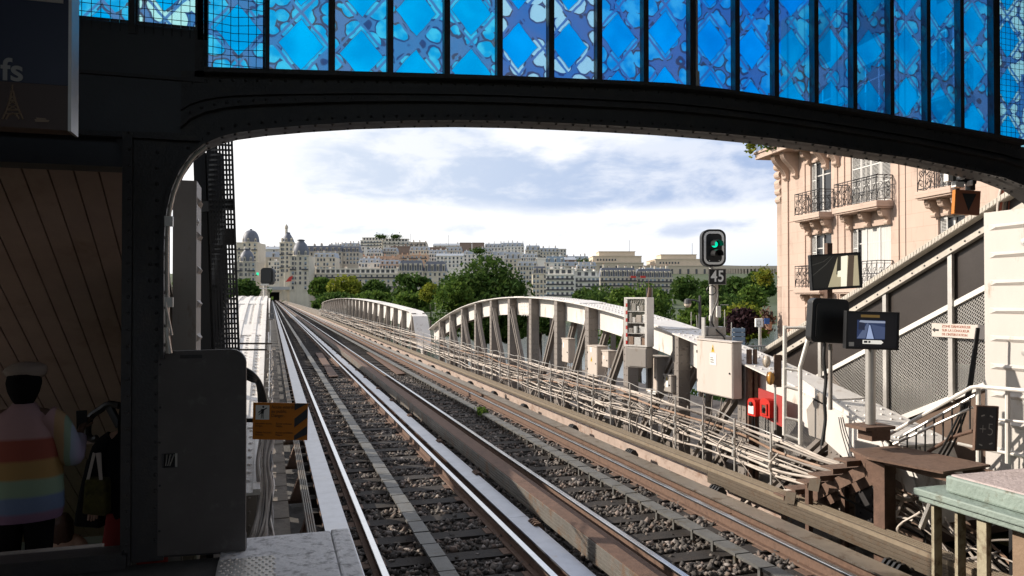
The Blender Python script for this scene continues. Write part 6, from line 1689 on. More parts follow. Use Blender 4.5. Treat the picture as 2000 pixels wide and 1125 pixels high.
pts_t = [P(u, v, d=d_) for u, v, d_ in ((1372, 517, 905), (1410, 518, 925), (1450, 519, 950), (1505, 519, 985), (1540, 519, 1010))]
b = MB(); b.slab(pts_t, [p - Vector((0,0,4)) for p in pts_t], VF * 20); b.build('entablature', m_pal, wg)
b = MB(); b.slab([p - Vector((0,0,4)) + VF*6 for p in pts_t], [p - Vector((0,0,24)) + VF*6 for p in pts_t], VF * 8); b.build('rear_wall', m_iron, wg)
pp = catmull(pts_t, 8)
for i, p in enumerate(pp):
    b = MB(); b.obox(p - Vector((0,0,14)) + VF*.5, VR*1.3, VF*1.0, Vector((0,0,9.9))); b.build('pillar', m_pal, wg)
# tunnel mouth with its deck
tn = thing('tunnel_portal', 'dark tunnel mouth below the street at the end of the rails', 'tunnel', (3, 600, 0))
b = MB(); b.box(-2, 12, 600, 601, 6.2, 9); b.box(-8, -1.2, 600, 601, -3, 9); b.box(8.6, 16, 600, 601, -3, 7); b.build('portal_wall', m_wall[0], tn)
b = MB(); b.box(-1.2, 8.6, 630, 631, -3, 6.2); b.box(-1.25, -1.2, 601, 631, -1, 6.2); b.box(8.6, 8.65, 601, 631, -1, 6.2); b.box(-1.2, 8.6, 601, 631, 6.2, 6.3); b.build('dark_bore', m_black, tn)
b = MB(); b.lathe((6.4, 601, 4.6), [(.01, -.3), (.4, 0), (.01, .3)], 8); b.build('red_lamp', emit('tunnel_lamp', (1.0, .25, .08), 2.0), tn)
b = MB(); b.box(-6, 30, 596, 597, 8, 10.2); tag(b.build('street_parapet', m_zinc), 'grey street parapet over the tunnel mouth', 'parapet')
a = P(503, 535, d=480); b = MB(); b.box(a.x - .7, a.x + .7, a.y, a.y + .2, a.z - .9, a.z + .9); tag(b.build('green_cross', emit('green_cross_light', (.02, .65, .35), .8)), 'small lit green cross sign left of the rear facing signal', 'sign')
a = P(565, 541, d=495); b = MB(); b.prism([a, a + Vector((-2.4,0,-3.2)), a + Vector((1.2,0,-2.8)), a + Vector((2.2,0,1.0))], (0, 1.5, 0)); tag(b.build('awning', m_red), 'faded red awning at the corner beside the tunnel', 'awning')
for u, v, d_, h_ in ((802, 470, 850, 20), (876, 468, 860, 12)):
    a = P(u, v, d=d_); b = MB(); b.tube([a - Vector((0,0,10)), a + Vector((0,0,8 if u < 850 else 5))], .18, 5); tag(b.build('antenna', m_iron), 'thin antenna mast on the hilltop roofs, %s of two' % ('left' if u < 850 else 'right'), 'antenna')

# ------------------------------------------------------------------ trees
m_bark = M_('bark', (.06,.045,.035), .9, 0, .3, 3, .3, 20)
def tree(label, u0, u1, vt, d_, mat, n=5000, leaf=.3, zb=None, seed=0, group=None, vb=None, squash=1.0, clumps=22, name='tree', cat='tree'):
    R_ = np.random.default_rng(seed)
    c = P((u0+u1)/2, vt, d=d_); W_ = (u1-u0)*d_/FPX/2; zb = terrain_z(d_) if zb is None else zb
    H = c.z - zb; ch = min(H * .78, W_ * 2.1 * squash) if vb is None else (vb - vt) * d_/FPX
    cz = c.z - ch/2
    t = thing(name, label, cat, (c.x, c.y, zb), group)
    cl = []
    while len(cl) < clumps:
        p = R_.normal(size=3); p /= np.linalg.norm(p); p *= R_.random()**.4 * .88
        if p[2] < -.55: p[2] *= .6
        cl.append((p, .16 + .28 * R_.random()**1.5))
    pts = []; per = n // clumps
    for p, r_ in cl:
        q = R_.normal(size=(per, 3)); q /= np.linalg.norm(q, axis=1)[:, None]; q *= (r_ * (.55 + .5 * R_.random(per)**.7))[:, None]
        q[:, 2] *= .75
        pts.append(q + p)
    extra = R_.normal(size=(n//7, 3)); extra /= np.linalg.norm(extra, axis=1)[:, None]; extra *= (.72 + .42 * R_.random(n//7))[:, None]; pts.append(extra[extra[:,2] > -.5][: n//9])
    pts = np.concatenate(pts) * np.array([W_*.94, W_*.94, ch/2*.89]) + np.array([0, 0, cz - zb - ch*.02])
    global rng
    rng = R_
    leaf_quads('crown', pts, leaf, mat, t)
    b = MB(); hb = max(cz - zb - ch*.2, H*.2); tr = max(.10, H*.018)
    b.tube([(0,0,-.3), (tr*.3,0,hb*.5), (0,tr*.4,hb), (tr*.5,0,cz - zb + ch*.2)], tr, 7, rs=[tr*1.35, tr, tr*.8, tr*.25])
    for k_ in range(7):
        p, r_ = cl[k_]; e = np.array(p) * np.array([W_, W_, ch/2]); z0 = hb * (.75 + .3*R_.random())
        m = Vector((e[0]*.4, e[1]*.4, z0 + (cz - zb + e[2] - z0)*.6)); b.tube([(0,0,z0), m, (e[0], e[1], cz - zb + e[2])], tr*.4, 5, rs=[tr*.45, tr*.3, tr*.08])
    b.build('trunk', m_bark, t, smooth=50, local=True)
    return t
GT = 'trees beyond the viaduct'
tree('broad dark green tree towering behind the near girder, biggest in view', 846, 1046, 500, 58, m_leafdark, 26000, .17, seed=1, clumps=44, group=GT)
tree('bright spray of leaves at the left shoulder of the biggest tree', 850, 925, 545, 52, m_leafmid, 9000, .15, seed=2, clumps=20, group=GT)
tree('mid green tree low at the right foot of the biggest tree', 1010, 1100, 578, 66, m_leafdark, 7000, .18, seed=3, group=GT)
tree('bright mid green tree right of the near girder crown, behind the mirror case', 1165, 1330, 548, 62, m_leafmid, 18000, .17, seed=4, clumps=36, group=GT)
tree('dark green tree left of the bright one behind the near girder', 1130, 1225, 552, 90, m_leafdark, 8000, .24, seed=5, group=GT)
tree('bushy bright tree behind the signal mast', 1315, 1420, 592, 50, m_leafmid, 9000, .15, seed=6, group=GT)
tree('yellow green tree right of the signal mast', 1405, 1500, 585, 70, m_leafyel, 9000, .18, seed=7, group=GT)
tree('purple leaved plum tree behind the blue direction signs', 1420, 1482, 598, 40, m_leafpurple, 8000, .12, seed=8, group=GT, vb=668)
tree('round pale green tree in the park, right of the number plate', 1440, 1500, 552, 190, m_leafmid, 4000, .5, seed=9, group=GT)
for i, (u0, u1, v, d_, mt, lab) in enumerate([
    (1310, 1372, 535, 330, m_leafdark, 'dark round tree in the park left of the signal mast'), (1365, 1420, 542, 300, m_leafdark, 'dark round tree in the park behind the number plate'),
    (1405, 1465, 538, 340, m_leafdark, 'dark round tree in the park right of the number plate'), (1450, 1512, 527, 420, m_leafdark, 'highest dark tree of the park, beside the stone building'),
    (1340, 1420, 565, 200, m_leafdark, 'low dark tree filling the park under the number plate'), (1385, 1455, 570, 150, m_leafdark, 'mid green tree low in the park behind the mast'),
    (1118, 1180, 560, 330, m_leafdark, 'dark tree at the foot of the white balcony block'), (604, 650, 540, 420, m_leafmid, 'bushy green tree at the left end of the far river bank row'),
    (640, 705, 533, 380, m_leafyel, 'yellow green tree brightest in the far river bank row'), (700, 765, 545, 390, m_leafdark, 'mid dark tree right of the yellow one in the far row'),
    (768, 845, 530, 340, m_leafdark, 'dark rounded tree in front of the blue mansards'), (690, 770, 565, 330, m_leafmid, 'lower bright tree in front of the far river bank row'),
    (612, 700, 568, 330, m_leafdark, 'lower dark tree at the left of the far river bank row'), (760, 850, 568, 260, m_leafmid, 'lower green tree left of the biggest tree'),
    (456, 504, 543, 330, m_leafdark, 'dark green tree under the small domed block on the left'), (820, 862, 552, 240, m_leafyel, 'pale green tree peeking left of the biggest tree'),
    (1255, 1312, 560, 250, m_leafdark, 'dark tree behind the bright one at the end of the river front')]):
    tree(lab, u0, u1, v, d_, mt, 4200, d_ * .0030, seed=40 + i, group=GT, clumps=20, squash=1.0)
for u, v in ((772, 462), (745, 462), (935, 490), (1140, 512)):
    c = P(u, v, d=845 if v < 470 else 640); t = tag(leaf_blob('roof_shrub', c, (6, 4, 2.4), 500, .8, m_leafdark), 'small dark shrub on a hilltop roof terrace', 'shrub', 'shrubs on the far roofs')
pts = np.concatenate([np.array(P(u, 0, d=430))[None] * np.array([1,1,0]) + rng.normal(0, 1, (500, 3)) * np.array([9, 9, 4.5]) + np.array([0,0,2.0]) for u in range(-500, 460, 34)])
tag(leaf_quads('far_woods', pts, 1.3, m_leafdark), 'far wooded river bank beyond the left girder', 'woods', kind='stuff')
# hedge-like mass of undergrowth on the near bank
pts = np.concatenate([np.array(P(u, 0, d=d_))[None] * np.array([1,1,0]) + rng.normal(0, 1, (260, 3)) * np.array([2.2, 2.2, .9]) + np.array([0,0,-6.2]) for u in range(600, 1560, 22) for d_ in (46, 58)])
tag(leaf_quads('undergrowth', pts, .22, m_leafdark), 'dark low undergrowth along the near river bank below the trees', 'undergrowth', kind='stuff')

# ------------------------------------------------------------------ street things in the gap left of the stone building
sl_ = thing('street_lamp', 'old street lamp with dark globe on curved arm, left of the signal mast', 'street lamp', P(1367, 660, d=26))
b = MB(); b.tube([P(1367, 660, d=26), P(1367, 577, d=26)], .05, 8, rs=[.07, .04]); b.tube(catmull([P(1367, 592, d=26), P(1361, 588, d=26), P(1351, 586, d=26), P(1344, 590, d=26)], 5), .03, 6); b.build('post', m_iron, sl_)
b = MB(); c = P(1343, 592, d=26); b.lathe(c, [(.02, .16), (.10, .12), (.13, .0), (.13, -.02)], 12); b.build('hood', m_iron, sl_)
b = MB(); b.lathe(c, [(.128, -.02), (.11, -.09), (.06, -.14), (.01, -.155)], 12); b.build('globe', m_lampglass, sl_)
dsg = thing('direction_signs', 'four stacked blue grey road direction panels on posts', 'road sign', P(1442, 690, d=22))
m_bluesign = M_('blue_grey_sign_back', (.20,.27,.36), .5, 0, .08)
for i in range(4):
    v = 641 + i*8.6; a = P(1430, v + 7, d=22); c = P(1455, v + 7, d=22); b = MB(); b.obox((a + c)/2 + Vector((0,0,.05)), (c - a)/2, VF*.02, Vector((0,0,.052))); b.build('panel', m_bluesign, dsg)
b = MB(); 
for u in (1434, 1450): b.tube([P(u, 700, d=22.1), P(u, 640, d=22.1)], .03, 6)
b.build('posts', m_galv, dsg)
wsg = thing('street_box_sign', 'white square box sign with rounded mark on a grey post', 'sign', P(1484, 700, d=24))
a = P(1476, 639, d=24); Mx = frame(a, VR, (0,0,1)); b = MB(); b.box(0, .24, 0, .12, 0, .27); b.xf(Mx); b.build('box', m_paper, wsg, bevel=.02)
b = MB(); b.prism(rr(.10, .13, .12, .14, .03), (0, -.006, 0)); b.xf(Mx); mk = b.build('mark', m_greybox, wsg)
b = MB(); b.prism(rr(.10, .13, .085, .105, .02), (0, -.012, 0)); b.xf(Mx); b.build('mark_field', m_paper, wsg)
b = MB(); b.tube([P(1484, 710, d=24), P(1484, 639, d=24)], .045, 8); b.build('post', m_galv, wsg)
a = P(1493, 633, d=25); b = MB(); b.box(0, .17, 0, .03, 0, .19); b.xf(frame(a, VR, (0,0,1))); bs = tag(b.build('blue_sign', M_('blue_sign_face', (.03,.10,.32), .5, 0, .05)), 'small blue square sign between the white box sign and the building', 'sign')
rl2 = MB(); 
for v in (672, 684): rl2.tube([P(1440, v + 4, d=20), P(1500, v + 4, d=18)], .02, 6)
for i in range(12): rl2.tube([P(1442 + i*5, 677, d=19.8 - i*.15), P(1442 + i*5, 702, d=19.8 - i*.15)], .012, 5)
tag(rl2.build('street_railing', m_iron), 'dark low street railing below the white box sign', 'railing')
b = MB(); a = P(1380, 668, d=17); b.box(6.9, 9.5, 15.5, 21, -.2, 1.45); 
b = MB(); b.box(7.4, 11.5, 9.5, 30, -.35, -.2); structure(b.build('pavement', m_conc))
for i in range(7):
    u = 1350 + i*13; b = MB(); b.tube([P(u, 662, d=18), P(u + random.uniform(-3,3), 600 + random.uniform(0, 34), d=18)], .012, 5); tag(b.build('wire_post', m_galv), 'thin pale upright rod sticking up behind the near girder end', 'rod', 'rods behind the near girder')
# ------------------------------------------------------------------ stone apartment building on the right
H1, H2 = P(1600, 500, d=35.0), P(1700, 500, d=31.3)
hx = Vector((H2.x - H1.x, H2.y - H1.y, 0)).normalized(); hn = Vector((-hx.y, hx.x, 0))
if hn.dot(VF) < 0: hn = -hn                        # pointing into the building
HO = Vector((H1.x, H1.y, 0)); HM = frame(HO, hx, (0,0,1))
def FB(u, v):
    r = ray(u, v); k_ = (HO - EYE).dot(hn) / r.dot(hn); p = EYE + r * k_
    return (p - HO).dot(hx), p.z
hs = thing('stone_building', 'pink stone apartment building with iron balconies and carved brackets at right', 'apartment building', M=HM)
m_lime = M_('pink_limestone', (.52,.395,.325), .85, 0, .10, .6, .12, 20, (.38,.285,.235), .9, .3, .5)
m_limes = M_('carved_limestone', (.50,.38,.305), .85, 0, .1, 2, .2, 20)
_n = m_lime.node_tree; _b = _n.nodes['Principled BSDF']; _src = _b.inputs['Base Color'].links[0].from_socket
_tc = _n.nodes.new('ShaderNodeTexCoord'); _sp = _n.nodes.new('ShaderNodeSeparateXYZ'); _cb = _n.nodes.new('ShaderNodeCombineXYZ'); _br = _n.nodes.new('ShaderNodeTexBrick')
_n.links.new(_tc.outputs['Object'], _sp.inputs[0]); _n.links.new(_sp.outputs['X'], _cb.inputs['X']); _n.links.new(_sp.outputs['Z'], _cb.inputs['Y']); _n.links.new(_cb.outputs[0], _br.inputs['Vector'])
_br.inputs['Scale'].default_value = 1; _br.inputs['Brick Width'].default_value = 1.25; _br.inputs['Row Height'].default_value = .52; _br.inputs['Mortar Size'].default_value = .008; _br.inputs['Mortar Smooth'].default_value = .1
_br.inputs['Color1'].default_value = (1,1,1,1); _br.inputs['Color2'].default_value = (.96,.955,.95,1); _br.inputs['Mortar'].default_value = (.80,.77,.74,1)
_mx = _n.nodes.new('ShaderNodeMix'); _mx.data_type = 'RGBA'; _mx.blend_type = 'MULTIPLY'; _mx.inputs['Factor'].default_value = 1
_n.links.new(_src, _mx.inputs['A']); _n.links.new(_br.outputs['Color'], _mx.inputs['B']); _n.links.new(_mx.outputs['Result'], _b.inputs['Base Color'])
m_iron2 = M_('wrought_iron', (.03,.03,.033), .5, .3, .2)
m_winwhite = M_('white_window_paint', (.58,.57,.55), .5, 0, .04)
m_curt = M_('net_curtain', (.55,.54,.52), .8, 0, .1, 9, streak=.1)
m_glassdk = M_('dark_pane', (.03,.032,.036), .06, 0, .2)
sL = FB(1531, 500)[0]; sR = FB(1768, 430)[0]; sEnd = FB(1905, 420)[0] + 9
z1 = FB(1600, 419)[1]; z0 = FB(1600, 562)[1]; FH = z1 - z0
ztop = FB(1560, 287)[1]; zbot = -7.4
cols = [(FB(1583, 470)[0], FB(1624, 470)[0]), (FB(1662, 470)[0], FB(1740, 470)[0]), (FB(1832, 420)[0], FB(1885, 420)[0])]
lev = [z0 - FH, z0, z1, z1 + FH, z1 + 2*FH]
WH = FH * .72
ops = []
for ci_, (a, c) in enumerate(cols):
    for z in lev: ops.append((a, c, z + .05, z + .05 + WH))
def wall_open(b, s0, s1, za, zb_, ops, y0, y1):
    S = sorted({s0, s1, *[x for o in ops for x in o[:2] if s0 < x < s1]}); Z = sorted({za, zb_, *[x for o in ops for x in o[2:] if za < x < zb_]})
    for i in range(len(S)-1):
        run = None
        for j in range(len(Z)-1):
            cx, cz = (S[i]+S[i+1])/2, (Z[j]+Z[j+1])/2
            solid = not any(o[0] < cx < o[1] and o[2] < cz < o[3] for o in ops)
            if solid: run = (run[0] if run else Z[j], Z[j+1])
            if (not solid or j == len(Z)-2) and run: b.box(S[i], S[i+1], y0, y1, *run); run = None
b = MB(); wall_open(b, sL, sR, zbot, lev[-1] + FH, ops, 0, .35); wall_open(b, sR + .05, sEnd, zbot, lev[-1] + FH, ops, .0, .35)
b.build('front_wall', m_lime, hs, local=True)
b = MB(); b.box(sR, sR + .05, .03, .3, zbot, lev[-1] + FH); b.build('joint_strip', m_iron2, hs, local=True)
b = MB(); b.box(sL + .2, sEnd, 1.2, 1.3, zbot, lev[-1] + FH); b.build('dark_interior', m_black, hs, local=True)
b = MB()
for ci_, (a, c) in enumerate(cols[:2]):
    for s_ in (a - .5, c + .42): b.box(s_, s_ + .10, -.05, -.001, zbot, lev[-1] + FH)
b.box(sL - .02, sL + .5, -.07, -.002, zbot, lev[-1] + FH)
for z in lev: b.box(sL + .51, cols[0][0] - .55, -.03, -.002, z - .10, z - .06); 
b.build('pilasters', m_lime, hs, local=True)
# rounded corner pier and receding side facade
b = MB(); b.lathe((sL - .75, .75, zbot), [(.62, 0), (.62, z0 - zbot), (.66, z0 - zbot + .1), (.62, z0 - zbot + .25), (.62, z1 + FH*.45 - zbot), (.70, z1 + FH*.5 - zbot), (.76, z1 + FH*.56 - zbot), (.6, z1 + FH*.6 - zbot), (.6, lev[-1] - zbot)], 18)
b.build('corner_pier', m_lime, hs, local=True, smooth=35)
b = MB(); b.box(sL - .3, sL + .15, .05, 9, zbot, lev[-1] + FH); b.box(sL - 1.2, sL - .25, 1.0, 9, zbot, lev[-1] + FH); b.build('side_wall', m_lime, hs, local=True)
for z in lev[1:4]:
    b = MB(); b.box(sL - 1.75, sL - .9, 1.0, 3.4, z - .22, z); b.box(sL - 1.45, sL - 1.0, 1.2, 1.5, z - .8, z - .22); b.build('side_balcony', m_limes, hs, local=True)
    b = MB(); 
    for i in range(14): b.box(sL - 1.72, sL - 1.69, 1.02 + i*.17, 1.05 + i*.17, z, z + .95)
    for i in range(5): b.box(sL - 1.72 + i*.17, sL - 1.69 + i*.17, 1.02, 1.05, z, z + .95)
    b.box(sL - 1.74, sL - 1.67, 1.0, 3.4, z + .95, z + 1.0); b.box(sL - 1.74, sL - .9, 1.0, 1.06, z + .95, z + 1.0); b.build('side_railing', m_iron2, hs, local=True)
# scroll brackets
def scroll_bracket(b, s, z, w_, dep, hgt):
    pts = []
    for k_ in range(15):
        f = k_ / 14; z_ = z - hgt * f
        y = -dep * (1 - f) ** .8 - .10 * math.sin(f * math.pi * 2.2) * (1 - .3*f) - .02
        pts.append((s, min(y, -.012), z_))
    poly = pts + [(s, 0, z - hgt), (s, 0, z)]
    b.prism(poly, (w_, 0, 0))
    for k_ in range(3): b.tube([(s + w_*(.2 + .3*k_), p[1] - .012, p[2]) for p in pts], .022, 5)
    b.lathe((s, -dep*.72, z - .17), [(.13, -.02), (.13, w_ + .02)], 12, axis='x'); b.lathe((s, -.12, z - hgt*.86), [(.09, -.015), (.09, w_ + .015)], 10, axis='x')
def window(a, c, z, style, nm='window'):
    w_ = c - a; b = MB(); y0, y1 = .14, .22; zt_w = z + .05 + WH; zb_w = z + .051
    b.box(a, a + .06, y0, y1, zb_w, zt_w); b.box(c - .06, c, y0, y1, zb_w, zt_w); b.box(a + .06, c - .06, y0, y1, zt_w - .07, zt_w); b.box(a + .06, c - .06, y0, y1, zb_w, zb_w + .12)
    nb = 3 if w_ > 1.8 else 2
    for i in range(1, nb): x = a + w_*i/nb; b.box(x - .045, x + .045, y0 - .01, y1, zb_w + .121, zt_w - .071)
    b.box(a + .061, c - .061, y0 + .02, y1 - .02, zb_w + WH*.72, zb_w + WH*.72 + .05)
    fr = b.build(nm, m_winwhite, hs, local=True)
    b = MB(); b.box(a + .06, c - .06, .185, .19, zb_w + .12, zt_w - .07); b.build('pane', m_glassdk, fr, local=True)
    if style == 'curtain':
        b = MB(); n = 40; A = [(a + .5 + (w_-.6)*i/n, .165 + .012*math.sin(i*2.1), zb_w + .13) for i in range(n+1)]; B = [(x, y, zt_w - .08) for x, y, z_ in A]; b.slab(A, B, (0, .008, 0)); b.build('net_curtain', m_curt, fr, local=True)
    def shutter(sa, sb, y):
        q = MB(); q.box(sa, sa + .05, y, y + .03, zb_w + .03, zt_w - .02); q.box(sb - .05, sb, y, y + .03, zb_w + .03, zt_w - .02)
        for f in (0, .33, .66, .985): zz = lerp(zb_w + .03, zt_w - .07, f); q.box(sa + .05, sb - .05, y + .002, y + .028, zz, zz + .05)
        zz = zb_w + .1
        while zz < zt_w - .1: q.obox(((sa + sb)/2, y + .015, zz), ((sb - sa)/2 - .05, 0, 0), (0, .012, .008), (0, -.003, .006)); zz += .052
        q.build('shutter', m_winwhite, hs, local=True)
    if style == 'closed':
        for i in range(4): shutter(a + w_*i/4 + .01, a + w_*(i+1)/4 - .01, .06)
    else:
        q = MB(); 
        shutter(a + .005, a + min(.36, w_*.28), .09)
def railing(a, c, z, dep, nm='balcony_railing'):
    b = MB(); y = -dep + .06; R_ = random.Random(int(a*100) + int(z*10))
    def run(p0, p1):
        p0, p1 = Vector(p0), Vector(p1); n = max(2, int((p1 - p0).length / .30)); d_ = (p1 - p0) / n
        up = Vector((0,0,1))
        b.bar(p0 + up*1.0, p1 + up*1.0, .045, .03); b.bar(p0 + up*.9, p1 + up*.9, .018, .018); b.bar(p0 + up*.08, p1 + up*.08, .025, .025)
        for i in range(n + 1): q = p0 + d_*i; b.bar(q, q + up*1.0, .018, .018, (0,1,0))
        for i in range(n):
            o = p0 + d_*(i + .5); h = d_.length*.42; dn_ = d_.normalized(); fl_ = 1 if i % 2 else -1
            for (z_, sc, sg_) in ((.28, 1, fl_), (.62, .9, -fl_)):
                sp_ = []
                for k_ in range(14):
                    th = k_ * .55; r_ = h * sc * (1 - k_/16); sp_.append(o + dn_ * (r_*math.cos(th)*sg_) + up * (z_ + r_*math.sin(th)*1.15))
                b.tube(sp_, .011, 4)
            b.tube(catmull([o - dn_*h + up*.1, o + dn_*h*.6*fl_ + up*.4, o - dn_*h*.6*fl_ + up*.65, o + dn_*h + up*.88], 4), .011, 4)
    run((a, y, z), (c, y, z)); run((a, y, z), (a, -.02, z)); run((c, y, z), (c, -.02, z))
    b.build(nm, m_iron2, hs, local=True)
for ci_, (a, c) in enumerate(cols):
    for li, z in enumerate(lev[:4]):
        window(a, c, z, 'closed' if (ci_ == 1 and li == 2) else 'curtain' if (ci_ == 1 and li == 1) else 'open')
        ex = .24 if ci_ != 1 else .20; dep = .75
        b = MB(); b.box(a - ex, c + ex, -dep, 0, z - .24, z); b.box(a - ex + .05, c + ex - .05, -dep + .06, 0, z - .30, z - .241); b.build('balcony_slab', m_lime, hs, local=True, bevel=.02)
        railing(a - ex + .08, c + ex - .08, z, dep)
        for s_ in (a - ex + .12, (a + c)/2 - .12, c + ex - .36): b = MB(); scroll_bracket(b, s_, z - .301, .20, .42, .62); b.build('bracket', m_limes, hs, local=True)
# big consoles and projecting cornice balcony at the top
b = MB(); zc = FB(1560, 297)[1]
b.box(sL - .9, cols[0][1] + .8, -1.05, 0, zc, zc + .26); b.box(sL - .95, cols[0][1] + .85, -1.12, 0, zc + .261, zc + .38); b.build('cornice_balcony', m_lime, hs, local=True, bevel=.02)
for u in (1535, 1553, 1612, 1632): b = MB(); s_ = FB(u, 310)[0]; scroll_bracket(b, s_, zc - .001, .32, .78, 1.25); b.build('console', m_limes, hs, local=True)
b = MB()
for i in range(7): scroll_bracket(b, sL - .4, 0, .3, .6, 1.1) if False else None
for i in range(5): b.lathe((sL - .95, .15 + i*.02, zc - .35 - i*.42), [(.2, 0), (.2, .5)], 12, axis='x')
b.build('corner_scrolls', m_limes, hs, local=True)
b = MB(); 
for i in range(26): b.box(sL - .85 + i*.14, sL - .83 + i*.14, -1.02, -1.0, zc + .381, zc + 1.3)
b.box(sL - .9, cols[0][1] + .8, -1.03, -.99, zc + 1.3, zc + 1.34); b.build('top_railing', m_iron2, hs, local=True)
def facpt(u, v, off=.9): s_, z = FB(u, v); return HM @ Vector((s_, -off, z))
rng = np.random.default_rng(77)
tag(leaf_blob('balcony_plant', facpt(1515, 283, 1.3), (.22,.25,.45), 260, .09, m_leafyel), 'yellow green plant trailing off the top balcony corner', 'plant')
tag(leaf_blob('balcony_plant', facpt(1546, 281, 1.0), (.6,.4,.35), 400, .09, m_leafmid), 'green plants behind the railing of the top balcony', 'plant')
tag(leaf_blob('balcony_plant', facpt(1500, 540, .2), (.45,.45,.4), 420, .09, m_leafyel), 'green and orange plant on the middle side balcony', 'plant')
tag(leaf_blob('balcony_plant', facpt(1516, 625, .5), (.35,.35,.5), 260, .12, m_rustor), 'spiky reddish plant in a pot on the lowest side balcony', 'plant')
pt_ = MB(); c = facpt(1519, 634, .5); pt_.lathe(c, [(.14, -.25), (.2, .1), (.22, .1), (.22, .15)], 12); tag(pt_.build('flower_pot', m_chim), 'terracotta pot holding the spiky plant on the lowest side balcony', 'pot')
# ------------------------------------------------------------------ people on the stair at the left
m_skin = M_('brown_skin', (.10,.055,.035), .55, 0, .08); m_skinl = M_('light_skin', (.45,.28,.20), .55, 0, .05)
m_hairb = M_('black_hair', (.005,.0045,.0045), .9, 0, .3, 30, .3, 90, spec=.1); m_hairbr = M_('brown_hair', (.07,.032,.018), .55, 0, .3, 30, .3, 90)
m_trouser = M_('black_trousers', (.008,.008,.009), .9, 0, .2, spec=.1)
def ramp_mat(name, axis, stops, rough=.95):
    m = bpy.data.materials.new(name); m.use_nodes = True; n = m.node_tree
    b = n.nodes['Principled BSDF']; b.inputs['Roughness'].default_value = rough; b.inputs['Specular IOR Level'].default_value = .1
    tcn = n.nodes.new('ShaderNodeTexCoord'); s_ = n.nodes.new('ShaderNodeSeparateXYZ'); n.links.new(tcn.outputs['Object'], s_.inputs[0])
    nz = n.nodes.new('ShaderNodeTexNoise'); nz.inputs['Scale'].default_value = 6; n.links.new(tcn.outputs['Object'], nz.inputs['Vector'])
    mr = n.nodes.new('ShaderNodeMapRange'); mr.inputs['From Min'].default_value = stops[0][0]; mr.inputs['From Max'].default_value = stops[-1][0]
    ad = n.nodes.new('ShaderNodeMath'); ad.operation = 'MULTIPLY_ADD'; ad.inputs[1].default_value = .02; n.links.new(nz.outputs['Fac'], ad.inputs[0]); n.links.new(s_.outputs[axis], ad.inputs[2])
    n.links.new(ad.outputs[0], mr.inputs['Value'])
    r = n.nodes.new('ShaderNodeValToRGB'); els = r.color_ramp.elements
    lo_, hi_ = stops[0][0], stops[-1][0]
    els[0].position = 0; els[0].color = (*stops[0][1], 1); els[1].position = 1; els[1].color = (*stops[-1][1], 1)
    for i in range(1, len(stops)):
        p = (stops[i][0] - lo_) / (hi_ - lo_)
        if 0 < p < 1:
            e = els.new(max(p - .025, 0)); e.color = (*stops[i-1][1], 1); e = els.new(p); e.color = (*stops[i][1], 1)
    n.links.new(mr.outputs[0], r.inputs[0]); n.links.new(r.outputs[0], b.inputs['Base Color'])
    wv = n.nodes.new('ShaderNodeTexWave'); wv.inputs['Scale'].default_value = 60; wv.inputs['Distortion'].default_value = 2; n.links.new(tcn.outputs['Object'], wv.inputs['Vector'])
    bp = n.nodes.new('ShaderNodeBump'); bp.inputs['Strength'].default_value = .25; bp.inputs['Distance'].default_value = .01; n.links.new(wv.outputs['Fac'], bp.inputs['Height']); n.links.new(bp.outputs[0], b.inputs['Normal'])
    return m
def skin_body(name, verts, edges, radii, mat, parent, sub=2, root=0):
    me = bpy.data.meshes.new(name); me.from_pydata(verts, edges, []); o = bpy.data.objects.new(name, me); COL.objects.link(o); o.parent = parent
    sk = o.modifiers.new('skin', 'SKIN'); sk.branch_smoothing = .4; sk.use_smooth_shade = True
    if not me.skin_vertices: me.skin_vertices.new()
    for i, r_ in enumerate(radii):
        d_ = me.skin_vertices[0].data[i]; d_.radius = (r_, r_) if not isinstance(r_, tuple) else r_; d_.use_root = (i == root)
    s_ = o.modifiers.new('sub', 'SUBSURF'); s_.levels = sub; s_.render_levels = sub
    dg = bpy.context.evaluated_depsgraph_get(); dg.update()
    ne = bpy.data.meshes.new_from_object(o.evaluated_get(dg)); o.modifiers.clear(); o.data = ne; ne.materials.clear(); ne.materials.append(mat); ne.shade_smooth()
    return o
def loft(secs, n=24, wob=0.0, seed=0):
    """secs: (cx, cy, z, rx, ry)"""
    R_ = random.Random(seed); b = MB(); ph = [R_.random()*6 for _ in range(4)]
    zs = [s_[2] for s_ in secs]; m = 26; out = []
    for i in range(m):
        z = lerp(zs[0], zs[-1], i/(m-1)); o = np.argsort(zs); zz = np.array(zs)[o]
        v = [float(np.interp(z, zz, np.array([s_[k_] for s_ in secs])[o])) for k_ in (0, 1, 3, 4)]
        out.append((v[0], v[1], z, v[2], v[3]))
    vs = []
    for cx, cy, z, rx, ry in out:
        for k_ in range(n):
            a = 2*math.pi*k_/n; w_ = 1 + wob * (math.sin(a*5 + ph[0] + z*4) + .6*math.sin(a*9 + ph[1] - z*7))
            vs.append((cx + rx*w_*math.cos(a), cy + ry*w_*math.sin(a), z))
    fs = [(i*n+k_, i*n+(k_+1) % n, (i+1)*n+(k_+1) % n, (i+1)*n+k_) for i in range(m-1) for k_ in range(n)] + [tuple(range(n-1,-1,-1)), tuple(range((m-1)*n, m*n))]
    b.add(vs, fs); return b
